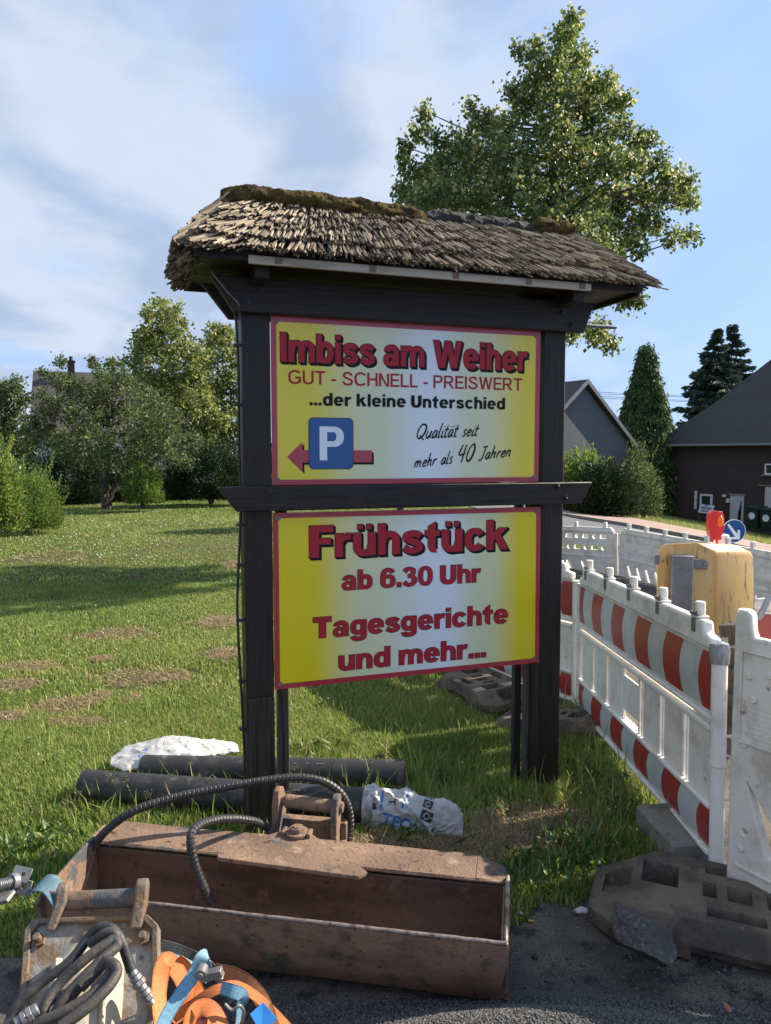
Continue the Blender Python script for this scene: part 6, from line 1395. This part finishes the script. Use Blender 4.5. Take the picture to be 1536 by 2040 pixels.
# the low tree that hides behind the sign: only its shade on the lawn and a few twigs show
broad_tree('young_maple', 'small round tree hidden behind the sign boards', 800, 1000, 17.5, [(790,760,30),(760,800,34),(820,800,34),(735,840,34),(790,850,40),(845,840,34),(770,890,34),(820,890,34)], .10, leaf_far, .8, .36, .04, None, .9)

def bush(name, label, px, base_py, y, w, h, m, size, n, base_tone=.4, pale=.06, group=None, spike=0.0, dep=.8, up=.5, cat='bush', lean=0.0, stems=5):
    """w,h: width and height in survey pixels at depth y"""
    b = D(px, base_py, y); W2, H2 = w / FPX * y / 2, h / FPX * y; t = plant(name, b, label, cat, group)
    d = rng.normal(0, 1, (n, 3)); d[:, 2] = np.abs(d[:, 2]) * 1.0; d /= np.linalg.norm(d, axis=1, keepdims=True)
    az = np.arctan2(d[:, 1], d[:, 0]); lump = 1 + .14 * np.sin(az * 5 + px) * np.sin(d[:, 2] * 6 + px * .3) + .09 * np.sin(az * 11 + 2) + .10 * np.sin(d[:, 2] * 13 + az * 3)
    k = rng.uniform(.35, 1, n) ** .45; kk = (k * lump)[:, None]
    prof = np.clip(1.0 - .25 * (1 - d[:, 2:3]) ** 4, .5, 1)
    P = d * kk * np.array([W2, W2 * dep, H2 * .95]); P[:, :2] *= prof; P[:, 2] += H2 * .04
    P[:, 2] = np.where(rng.uniform(0, 1, n) < .22, rng.uniform(0.02, .3, n) * H2, P[:, 2]); P[:, 0] += lean * P[:, 2]
    Dv = d + np.array([0, 0, up]); T = tones(n, base_tone, .16, pale)
    if spike:                                          # plumes of new shoots
        ns = int(n * .0025) + 12; i = rng.integers(0, n, ns); top_ = np.argsort(-P[:, 2] + rng.normal(0, .12 * H2, n))[: n // 2]; i = rng.choice(top_, ns)
        pp, dd = [], []
        for j in i:
            L = spike * rng.uniform(.5, 1.2); q = 26; s = np.linspace(0, 1, q)[:, None]; ax = d[j] * .75 + np.array([0, 0, .65]); ax /= np.linalg.norm(ax)
            pp.append(P[j] + ax * s * L + rng.normal(0, .018 + .05 * L * .3, (q, 3)) * (1.1 - s)); dd.append(np.repeat(ax[None], q, 0))
        pp = np.concatenate(pp); P = np.concatenate([P, pp]); Dv = np.concatenate([Dv, np.concatenate(dd)]); T = np.concatenate([T, tones(len(pp), base_tone + .16, .12, pale)])
    leaf_cloud('foliage', P, Dv, size, T, m, t, .5, .25, .45)
    q = MB()
    for s in range(stems):
        a = 6.28 * s / stems; e = Vector((math.cos(a) * W2 * .55, math.sin(a) * W2 * dep * .55, H2 * .75)); q.tube([(0.03 * math.cos(a), .03 * math.sin(a), -.1), e * .5 + Vector((0, 0, .1 * H2)), e], [.03, .02, .006], 6)
    q.build('stem', bark, t); return t
bush('arborvitae_bush', 'feathery light green conifer bush at the left edge of the lawn', 55, 1058, 15.6, 150, 128, leaf_fresh, .05, 15000, .38, .05, None, .34, .9, .9)
bush('privet_bush', 'yellow-green leafy shrub cut by the left picture edge', -8, 1062, 13.0, 110, 180, leaf_fresh, .075, 6500, .55, .16, None, .2, .8, .5)
bush('round_bush', 'small bright green round bush beside the fruit tree', 285, 1006, 21.5, 86, 82, leaf_fresh, .065, 7000, .36, .05, None, .25, .9, .9)
bush('dark_hedge', 'dark clipped hedge behind the round bush by the post', 420, 998, 24.0, 200, 112, leaf_yew, .07, 30000, .40, .06, 'dark hedges round the lawn', .12, .7, .4)
bush('dark_hedge', 'dark hedge under the fruit tree behind the conifer bush', 130, 1014, 25.0, 190, 130, leaf_yew, .08, 24000, .36, .04, 'dark hedges round the lawn', 0, .7, .2)
bush('dark_hedge', 'dark undergrowth directly behind the three pale stems', 250, 1010, 26.5, 230, 100, leaf_yew, .08, 22000, .30, .03, 'dark hedges round the lawn', 0, .5, .2)
bush('dark_hedge', 'dark hedge closing the view at the far left', -30, 1010, 27.0, 190, 135, leaf_yew, .085, 18000, .36, .04, 'dark hedges round the lawn', 0, .6, .2)
bush('dark_hedge', 'dark hedge seen between post and sign boards', 600, 1000, 30.0, 330, 130, leaf_yew, .09, 18000, .36, .05, 'dark hedges round the lawn', 0, .5, .2)
bush('dark_hedge', 'dark hedge hidden behind the sign boards', 880, 1005, 34.0, 330, 120, leaf_yew, .10, 16000, .36, .05, 'dark hedges round the lawn', 0, .5, .2)
# ---- right hand side
bush('laurel_shrub', 'bright leafy shrub growing just right of the right post', 1160, 1020, 33.0, 130, 110, leaf_fresh, .15, 12000, .42, .14, 'shrubs before the gabled house', .5, .8, .4)
bush('ivy_shrub', 'dark round shrub with bright top before the grey house', 1205, 1028, 31.0, 130, 105, leaf_yew, .13, 14000, .52, .10, 'shrubs before the gabled house', .3, .8, .3)
bush('elder_shrub', 'thin twiggy shrub between the grey and the brick house', 1282, 1030, 33.0, 84, 100, leaf_apple, .11, 3200, .34, .05, 'shrubs before the gabled house', .5, .8, .5)
bush('elder_shrub', 'taller leafy shrub in front of the pointed conifer', 1268, 1028, 38.0, 70, 150, leaf_apple, .13, 3500, .42, .08, 'shrubs before the gabled house', .4, .8, .5)
bush('privet_bush', 'tall light shrub peeping out behind the right post', 1120, 1020, 34.0, 60, 105, leaf_fresh, .14, 2500, .55, .2, None, .6, .8, .5)
def conifer(name, label, px, top_py, base_py, y, w, m, size, n, kind, pale=.05, cut=0.0):
    b = D(px, base_py, y); H = (base_py - top_py) / FPX * y; W2 = w / FPX * y / 2; t = plant(name, b, label, 'tree')
    trunk(t, [b - Vector((0, 0, .3)), b + Vector((0, 0, H * .5)), b + Vector((0, 0, H * .98))], [.22, .12, .02])
    PS, DS, TS = [], [], []
    if kind == 'thuja':
        k = 900
        for _ in range(k):
            u_ = rng.uniform(0, 1) ** .75; z = H * (.02 + .96 * u_); prof = W2 * min(1, ((1 - u_) * 1.45) ** 1.05) * (1 if u_ > .12 else .8 + u_ * 1.6); a = rng.uniform(0, 6.283); rad = prof * rng.uniform(.62, 1.06)
            c = np.array([math.cos(a) * rad, math.sin(a) * rad, z]); q = n // k; s = rng.uniform(0, 1, (q, 1)); dr = np.array([math.cos(a) * .35, math.sin(a) * .35, -1.0]); L = rng.uniform(.45, 1.0) * (.35 + .65 * (1 - u_))
            PS.append(c + dr * s * L * .8 + rng.normal(0, .15, (q, 3)) * (1.2 - .6 * s)); DS.append(np.repeat(dr[None], q, 0) + np.array([math.cos(a), math.sin(a), 0]) * .4); TS.append(np.clip(rng.normal(.38, .1) + rng.normal(0, .14, q), 0, .95))
    else:
        lv = 24
        for i in range(lv):
            u_ = i / (lv - 1); z = H * (.10 + .88 * u_); prof = W2 * (1 - u_) ** 1.0 + .08
            for j in range(11 if u_ < .8 else 6):
                a = rng.uniform(0, 6.283); L = prof * rng.uniform(.6, 1.15); q = int(n / lv / 10 * (.5 + (1 - u_))); s = rng.uniform(.05, 1, (q, 1)); sag = -.30 * s + .22 * s ** 2
                dr = np.array([math.cos(a), math.sin(a), 0]); side_ = np.array([-math.sin(a), math.cos(a), 0]); wd = (.30 * L * (1 - s) * s * 3 + .05)
                off = rng.uniform(-1, 1, (q, 1)); PS.append(np.array([0, 0, z + rng.normal(0, .1)]) + dr * s * L + np.array([0, 0, 1]) * sag * L + side_ * off * wd + np.array([0, 0, -1]) * np.abs(off) * .12 - np.array([0, 0, 1]) * rng.uniform(0, .18, (q, 1)))
                DS.append(dr + side_ * off * 1.2 + np.array([0, 0, -.35])); TS.append(np.clip(rng.normal(.40, .08) + rng.normal(0, .16, q), 0, .9))
    leaf_cloud('crown', np.concatenate(PS), np.concatenate(DS), size, np.concatenate(TS), m, t, .34, .2, .3); return t
conifer('thuja_tree', 'broad pointed green conifer standing between the two houses', 1280, 692, 1030, 45.0, 132, leaf_thuja, .27, 90000, 'thuja')
conifer('spruce_tree', 'dark spruce behind the hipped roof, taller left top', 1416, 655, 1030, 62.0, 330, leaf_spruce, .40, 60000, 'spruce')
conifer('spruce_tree', 'dark spruce behind the hipped roof, right top of the two', 1446, 648, 1030, 63.5, 330, leaf_spruce, .40, 60000, 'spruce')
# a row of trees far off closes the horizon
P, Dv = [], []
for k in range(260):
    a = rng.uniform(-1.25, 1.25); r = rng.uniform(95, 135); x, y = math.sin(a) * r, math.cos(a) * r; h = rng.uniform(2.0, 3.6); z0 = gzf(x, y)
    p, dv = clump_points((x, y, z0 + h * .4), (rng.uniform(4, 8), 4, h), 110); P.append(p); Dv.append(dv)
P, Dv = np.concatenate(P), np.concatenate(Dv); o = leaf_cloud('treeline', P, Dv, .9, tones(len(P), .34), leaf_yew, None); tag(o, 'distant wooded edge behind the gardens', 'trees', kind='stuff')
# ------------------------------------------------------------------ grass, clover, straw
blade_m = mat('grass_blade', (0.08, 0.13, 0.03), .5, tone=[(0.050, 0.096, 0.017), (0.125, 0.205, 0.036), (0.220, 0.285, 0.060), (0.30, 0.32, 0.10), (0.46, 0.34, 0.17)], trans=.28, spec=.35)
def ell(px, py, rx, ry):
    p = G(px, py); q = G(px + rx, py); r = G(px, py + ry); return (p.x, p.y, abs(q.x - p.x), max(.05, abs(r.y - p.y)))
STRAW = [ell(*e) for e in ((230,1265,62,13),(128,1408,58,17),(265,1352,66,20),(30,1368,48,15),(100,1110,85,14),(190,1395,30,16),(445,1305,36,12),(440,1240,50,12),(468,1125,24,8),(60,1330,60,10),(330,1350,50,12),(205,1315,28,6),(150,1440,60,10),(400,1090,110,26),(20,1430,40,10),(265,1395,18,6))]
CUT = [ell(*e) for e in ((1070,1650,120,45),(900,1690,150,40),(760,1690,80,22))]
SHADE_TALL = []
def in_ell(x, y, es, soft=.5):
    m = np.zeros_like(x)
    for cx, cy, rx, ry in es:
        d = np.sqrt(((x - cx) / rx) ** 2 + ((y - cy) / ry) ** 2) + .55 * np.sin(x * 7.3 + cy) * np.sin(y * 9.1 + cx) + .35 * np.sin(x * 21 + y * 17) * np.sin(y * 13 - x * 5); m = np.maximum(m, np.clip((1 + soft - d) / (2 * soft), 0, 1))
    return m
def fnoise(x, y, s, seed): 
    v = np.zeros_like(x); a = 1
    for k in range(4):
        f = s * 1.9 ** k; th = seed + k * 1.7; v += a * np.sin(f * (x * math.cos(th) + y * math.sin(th)) + seed * 3 + 1.3 * np.sin(f * .7 * (y * math.cos(th * 2) - x * math.sin(th * 2)) + seed)); a *= .7
    return v / 2.2
def seg_dist(x, y, a, b):
    ax, ay, bx_, by_ = a[0], a[1], b[0], b[1]; dx, dy_ = bx_ - ax, by_ - ay; t = np.clip(((x - ax) * dx + (y - ay) * dy_) / (dx * dx + dy_ * dy_), 0, 1); return np.hypot(x - ax - t * dx, y - ay - t * dy_)
bl0, bl1 = bucket.location, bucket.location + BA * BL
def blocked(x, y):
    # bucket footprint and drive
    u_ = (x - B0.x) * BA.x + (y - B0.y) * BA.y; v_ = (x - B0.x) * BB.x + (y - B0.y) * BB.y
    return ((u_ > -.02) & (u_ < BL + .02) & (v_ > 0.0) & (v_ < .46)) | (seg_dist(x, y, pf_a, pf_b) < .07) | (seg_dist(x, y, pk_a, pk_b) < .06) | ((x < -.45) & (x > -.95) & (y < 2.2))
def blades(name, n, xr, yr, hgt, wid, seed, straw=False, mask=None, nseg=2, label=None):
    g = np.random.default_rng(seed); x = g.uniform(*xr, n); y = g.uniform(*yr, n)
    vis = (np.abs(x) < y * .60 + 1.0); st = in_ell(x, y, STRAW); ct = in_ell(x, y, CUT)
    dens = np.clip(.80 + .35 * fnoise(x, y, 2.2, seed), .25, 1) * (1 - .85 * st) * (1 - .88 * ct)
    ok = vis & ~paved(x, y) & ~blocked(x, y) & (g.uniform(0, 1, n) < dens)
    if mask is not None: ok &= mask(x, y, g)
    x, y, st, ct = x[ok], y[ok], st[ok], ct[ok]; n = len(x)
    tall = np.zeros(n)
    near = np.minimum.reduce([seg_dist(x, y, pf_a, pf_b), seg_dist(x, y, pk_a, pk_b), np.hypot(x - S0.x, y - S0.y), np.hypot(x - (S0.x + 1.38 * math.cos(SYAW)), y - (S0.y + 1.38 * math.sin(SYAW)))])
    tall = np.exp(-(near / .20) ** 2) + 1.2 * np.exp(-(seg_dist(x, y, (1.13, 2.95), (1.15, 4.6)) / .16) ** 2)
    tall += .25 * np.exp(-((y - 2.75) / .35) ** 2)
    h = hgt * (.55 + .45 * g.uniform(0, 1, n) + .30 * fnoise(x, y, 1.3, 4)) * (1 + 1.5 * tall) * (1 - .45 * st) * (1 - .35 * ct); h = np.clip(h, .012, .24)
    az = g.uniform(0, 6.283, n); lean = g.uniform(.15, 1.0, n) ** 1.2 * (.8 + .4 * ct); wv = wid * g.uniform(.7, 1.3, n) * (1 + .5 * np.minimum(tall, 1))
    dx, dy_ = np.cos(az), np.sin(az); z = gz(x, y) + .002
    tw = g.uniform(-.9, .9, n); sx, sy = np.cos(az + 1.57 + tw), np.sin(az + 1.57 + tw)
    V = []
    for k, (t, ww) in enumerate(((0, 1.0), (.5, .85), (1.0, .10))):
        off = lean * h * t ** 1.8; zz_ = z + h * t * np.sqrt(np.clip(1 - .55 * (lean * t) ** 2, .2, 1))
        cx, cy = x + dx * off, y + dy_ * off
        V += [np.stack([cx - sx * wv * ww / 2, cy - sy * wv * ww / 2, zz_], -1), np.stack([cx + sx * wv * ww / 2, cy + sy * wv * ww / 2, zz_], -1)]
    V = np.stack(V, 1).reshape(-1, 3); i = np.arange(n)[:, None] * 6
    F = np.concatenate([i + np.array([[0, 1, 3, 2]]), i + np.array([[2, 3, 5, 4]])], 1).reshape(-1, 4)
    pale = np.clip(.5 + .5 * fnoise(x, y, .55, 9), 0, 1); patch = fnoise(x, y, 3.1, 2)
    T = .33 + .16 * patch + .13 * pale + g.normal(0, .17, n); T = np.clip(T, 0, .8); dead = g.uniform(0, 1, n) < (.05 + .12 * pale + .80 * st + .75 * ct); T = np.where(dead, g.uniform(.72, 1, n), T)
    o = np_mesh(name, V, F, np.repeat(T, 2), blade_m); tag(o, label, 'grass', kind='stuff'); return o
blades('grass', 300000, (-3.6, 1.35), (2.2, 5.0), .030, .0040, 21, label='long near grass round the sign stand and pipes')
blades('grass', 260000, (-6.6, 1.4), (4.8, 9.5), .037, .0068, 22, label='mown lawn in the middle distance behind the stand')
blades('grass', 240000, (-17, 4.5), (9.3, 27), .040, .015, 23, label='far lawn before the hedges and trees')
blades('grass', 4500, (-3.0, 1.30), (2.4, 5.0), .085, .0055, 24, label='scattered long grass blades in the near lawn')
blades('grass', 16000, (1.3, 3.4), (3.6, 7.5), .06, .006, 25, mask=lambda x, y, g: (g.uniform(0, 1, len(x)) < .6) , label='weedy grass inside the barriers')
def verge(x, y, g): return np.ones(len(x), bool)
g = np.random.default_rng(5)
# rough verge along the pavement on the far side of the road
def strip(u0, u1, n, seed, h, w_):
    g = np.random.default_rng(seed); ax = Vector((2.55, -7.0)).normalized(); nn_ = Vector((-ax.y, ax.x)); o = Vector((8.6, 27.0)); s = g.uniform(-14, 14, n); q = g.uniform(u0, u1, n)
    x = o.x + ax.x * s + nn_.x * q; y = o.y + ax.y * s + nn_.y * q; z = gz(x, y); az = g.uniform(0, 6.28, n); hh = h * g.uniform(.5, 1.4, n); dx, dy_ = np.cos(az), np.sin(az); V = np.stack([np.stack([x - dy_ * w_, y + dx * w_, z], -1), np.stack([x + dy_ * w_, y - dx * w_, z], -1), np.stack([x + dx * hh * .5, y + dy_ * hh * .5, z + hh], -1)], 1).reshape(-1, 3)
    F = np.arange(n * 3).reshape(-1, 3); T = np.clip(g.normal(.62, .18, n), 0, 1); o = np_mesh('verge_grass', V, F, T, blade_m); tag(o, 'dry grass verge beyond the brick pavement', 'grass', kind='stuff')
strip(2.75, 9.5, 26000, 3, .16, .025)
# clover heads
clov = mat('clover_white', (0.62, 0.62, 0.55), .8, tone=[(.45, .40, .33), (.62, .62, .54), (.70, .70, .64)])
g = np.random.default_rng(8); n = 4200; x = g.uniform(-12, 2.5, n); y = 3.0 + 22 * g.uniform(0, 1, n) ** 1.4; ok = (np.abs(x) < y * .56) & ~paved(x, y) & ~blocked(x, y) & (fnoise(x, y, 1.1, 6) + g.normal(0, .25, n) > .12); x, y = x[ok], y[ok]; n = len(x)
oct_ = np.array([[1, 0, 0], [0, 1, 0], [-1, 0, 0], [0, -1, 0], [0, 0, .9], [0, 0, -.8]]); of = np.array([[0, 1, 4], [1, 2, 4], [2, 3, 4], [3, 0, 4], [1, 0, 5], [2, 1, 5], [3, 2, 5], [0, 3, 5]])
r = g.uniform(.0045, .0085, n) * np.clip(y / 7, .8, 1.9); c = np.stack([x, y, gz(x, y) + g.uniform(.035, .085, n)], -1); V = (c[:, None, :] + oct_[None] * r[:, None, None]).reshape(-1, 3); F = (np.arange(n)[:, None, None] * 6 + of[None]).reshape(-1, 3)
o = np_mesh('clover_flowers', V, F, np.repeat(g.uniform(0, 1, n), 8), clov); tag(o, 'white clover heads dotted over the lawn', 'flowers', kind='stuff')
# dead cut straw lying flat
g = np.random.default_rng(12); ns = 22000; e = [CUT[i] for i in g.integers(0, 3, ns)]; e = np.array(e); a = g.uniform(0, 6.283, ns); rad = np.sqrt(g.uniform(0, 1.2, ns)); x = e[:, 0] + e[:, 2] * rad * np.cos(a); y = e[:, 1] + e[:, 3] * rad * np.sin(a)
es = np.array(STRAW); k = 12000; ii = g.integers(0, len(STRAW), k); a2 = g.uniform(0, 6.283, k); rad2 = np.sqrt(g.uniform(0, 1, k)); x = np.concatenate([x, es[ii, 0] + es[ii, 2] * rad2 * np.cos(a2)]); y = np.concatenate([y, es[ii, 1] + es[ii, 3] * rad2 * np.sin(a2)])
ok = ~paved(x, y) & ~blocked(x, y); x, y = x[ok], y[ok]; n = len(x); L = g.uniform(.02, .07, n) * np.clip(y / 5, .7, 2); az = g.uniform(0, 6.283, n); w_ = .0016 * np.clip(y / 4, .8, 3); z = gz(x, y) + g.uniform(.004, .022, n); dz = g.normal(0, .008, n)
dx, dy_ = np.cos(az), np.sin(az); V = np.stack([np.stack([x - dx * L / 2 - dy_ * w_, y - dy_ * L / 2 + dx * w_, z - dz], -1), np.stack([x - dx * L / 2 + dy_ * w_, y - dy_ * L / 2 - dx * w_, z - dz], -1), np.stack([x + dx * L / 2, y + dy_ * L / 2, z + dz], -1)], 1).reshape(-1, 3)
straw_m = mat('straw', (.3, .2, .1), .8, tone=[(.09, .06, .035), (.22, .15, .075), (.40, .29, .16)]); o = np_mesh('dry_straw', V, np.arange(n * 3).reshape(-1, 3), g.uniform(0, 1, n), straw_m); tag(o, 'dead mown grass lying in brown patches', 'straw', kind='stuff')
# seed-head stalks near pipes and posts
stalk_m = mat('seed_stalk', (.25, .2, .1), .7, tone=[(.07, .11, .03), (.20, .19, .07), (.34, .29, .14)], trans=.2)
q = MB(); rr = random.Random(21)
for px, py, hp in [(250,1612,95),(330,1615,55),(325,1605,70),(355,1600,60),(410,1610,75),(400,1600,62),(300,1620,60),(790,1560,75),(850,1520,85),(860,1500,70),(1160,1560,100),(1190,1640,90),(1120,1560,70),(1110,1640,80),(1220,1620,75),(140,1640,60),(60,1660,85),(940,1480,60),(1010,1500,60),(20,1560,60),(700,1500,50),(880,1545,45),(560,1580,60),(1150,1500,80),(1235,1660,70)]:
    for _ in range(2):
        p = G(px + rr.uniform(-12, 12), py); h = hp / FPX * p.y * rr.uniform(.8, 1.1); az = rr.uniform(0, 6.28); d = Vector((math.cos(az), math.sin(az), 0)) * h * .32; a = Vector((p.x, p.y, gzf(p.x, p.y))); t = a + d + Vector((0, 0, h * .95)); m_ = a.lerp(t, .55) - d * .2
        q.tube([a, m_, t], [.0014, .0012, .0007], 4, tone=.2)
        for k in range(26):
            u_ = rr.uniform(.72, 1.02); c = m_.lerp(t, (u_ - .55) / .45) + Vector((rr.gauss(0, .010), rr.gauss(0, .010), rr.gauss(0, .006))) * (1.3 - u_) * 2.2; e2 = Vector((rr.gauss(0, 1), rr.gauss(0, 1), rr.gauss(0, .6) + .8)).normalized() * .009; s2 = e2.cross(Vector((rr.gauss(0, 1), rr.gauss(0, 1), 0))).normalized() * .0016
            q.add([c - s2, c + s2, c + e2], [(0, 1, 2)], tone=rr.uniform(.4, 1))
o = q.build('seed_stalks', stalk_m, None, tone=True); tag(o, 'tall grass stalks with seed heads by the pipes', 'grass', kind='stuff')
# broad weeds at the foot of the barrier and bucket
weed_m = mat('weed_leaf', (.06, .11, .03), .5, tone=[(.03, .07, .015), (.06, .11, .02), (.11, .17, .035), (.18, .22, .06)], trans=.3)
P, Dv = [], []
for px, py, n_ in ((1140,1700,60),(1090,1730,50),(1060,1760,60),(1180,1690,60),(1020,1740,40),(1250,1640,60),(1230,1600,60),(1270,1580,50),(1140,1755,50),(1200,1740,40),(820,1690,30),(870,1560,60),(1150,1560,60),(640,1500,60),(1110,1680,40),(1000,1620,30),(470,1560,50),(30,1700,60),(100,1690,60)):
    c = np.array(G(px, py)); nn_ = n_; a = rng.uniform(0, 6.283, nn_); d = np.stack([np.cos(a), np.sin(a), rng.uniform(.5, 1.6, nn_)], -1); P.append(c + np.stack([rng.normal(0, .07, nn_), rng.normal(0, .07, nn_), rng.uniform(0, .06, nn_)], -1)); Dv.append(d)
P, Dv = np.concatenate(P), np.concatenate(Dv); o = leaf_cloud('weeds', P, Dv, .055, tones(len(P), .40, .16, .05), weed_m, None, .30, .2, .3); tag(o, 'leafy weeds along the kerb and barrier', 'weeds', kind='stuff')
# loose grit over the asphalt and the gravel heap in front
grit_m = mat('grit', (.1, .1, .1), .9, tone=[(.035, .033, .032), (.085, .082, .08), (.15, .145, .14), (.24, .23, .22)], bump=[(400, .4)])
def pebbles(name, x, y, z, r, seed, label):
    g = np.random.default_rng(seed); n = len(x); base = oct_.copy(); base[4, 2] = .75; base[5, 2] = -.5; V = base[None] * (r[:, None, None]) * g.uniform(.65, 1.3, (n, 6, 1)); a = g.uniform(0, 6.283, n); ca, sa = np.cos(a)[:, None], np.sin(a)[:, None]
    X = V[:, :, 0] * ca - V[:, :, 1] * sa + x[:, None]; Y = V[:, :, 0] * sa + V[:, :, 1] * ca + y[:, None]; Z = V[:, :, 2] + z[:, None]; V = np.stack([X, Y, Z], -1).reshape(-1, 3)
    F = (np.arange(n)[:, None, None] * 6 + of[None]).reshape(-1, 3); o = np_mesh(name, V, F, np.repeat(np.clip(g.normal(.42, .22, n), 0, 1), 8), grit_m); tag(o, label, 'gravel', kind='stuff')
g = np.random.default_rng(31); n = 16000; x = g.uniform(-.3, 2.6, n); y = g.uniform(1.6, 3.4, n); ok = paved(x, y) & ~blocked(x, y) & (fnoise(x, y, 3.5, 3) + g.normal(0, .3, n) > .10); x, y = x[ok], y[ok]
pebbles('loose_grit', x, y, gz(x, y) + .007, .0022 + .0045 * g.uniform(0, 1, len(x)) ** 3, 32, 'dark loose grit scattered over the asphalt')
g = np.random.default_rng(33); n = 900; x = g.uniform(-.2, 1.6, n); y = g.uniform(2.0, 3.1, n); ok = paved(x, y) & ~blocked(x, y) & (fnoise(x, y, 4.5, 5) + g.normal(0, .3, n) > .15); x, y = x[ok], y[ok]
pebbles('loose_clods', x, y, gz(x, y) + .008, .005 + .009 * g.uniform(0, 1, len(x)) ** 2, 34, 'larger crumbs of broken asphalt between bucket and rubber foot')
# gravel heap: a low mound of fine chippings whose crest crosses the bottom of the view
hm = lambda x, y: .275 * np.exp(-(((x - .44) / .80) ** 2 + ((y - 1.62) / .40) ** 2) ** 1.4) - .012
xs, ys = np.linspace(-.9, 2.2, 120), np.linspace(.4, 2.2, 80); X, Y = np.meshgrid(xs, ys); Z = hm(X, Y); V = np.stack([X, Y, Z], -1).reshape(-1, 3); c_ = 120; i = (np.arange(79)[:, None] * c_ + np.arange(119)[None]).ravel(); F = np.stack([i, i + 1, i + c_ + 1, i + c_], -1); C_ = V[F].mean(1); F = F[C_[:, 2] > -.008]
heap_m = mat('gravel_bed', (.06, .06, .06), .95, layers=[(220, (.13, .13, .13), .45, .6)], bump=[(250, 1.0)])
o = np_mesh('gravel_heap', V, F, np.full(len(F), .5), heap_m); tag(o, 'low heap of grey chippings at the bottom of the view', 'gravel', kind='stuff')
g = np.random.default_rng(41); n = 90000; x = g.uniform(-.8, 2.1, n); y = g.uniform(1.1, 2.15, n); z = hm(x, y); ok = (z > -.006) | (g.uniform(0, 1, n) < .35 * np.exp(-np.maximum(0, np.hypot((x - .44) / .8, (y - 1.62) / .4) - 1.25) * 3)); x, y, z = x[ok], y[ok], np.maximum(z[ok], .004)
pebbles('gravel', x, y, z + .002, .0028 + .0030 * g.uniform(0, 1, len(x)) ** 2, 42, 'fine grey chippings covering the heap')
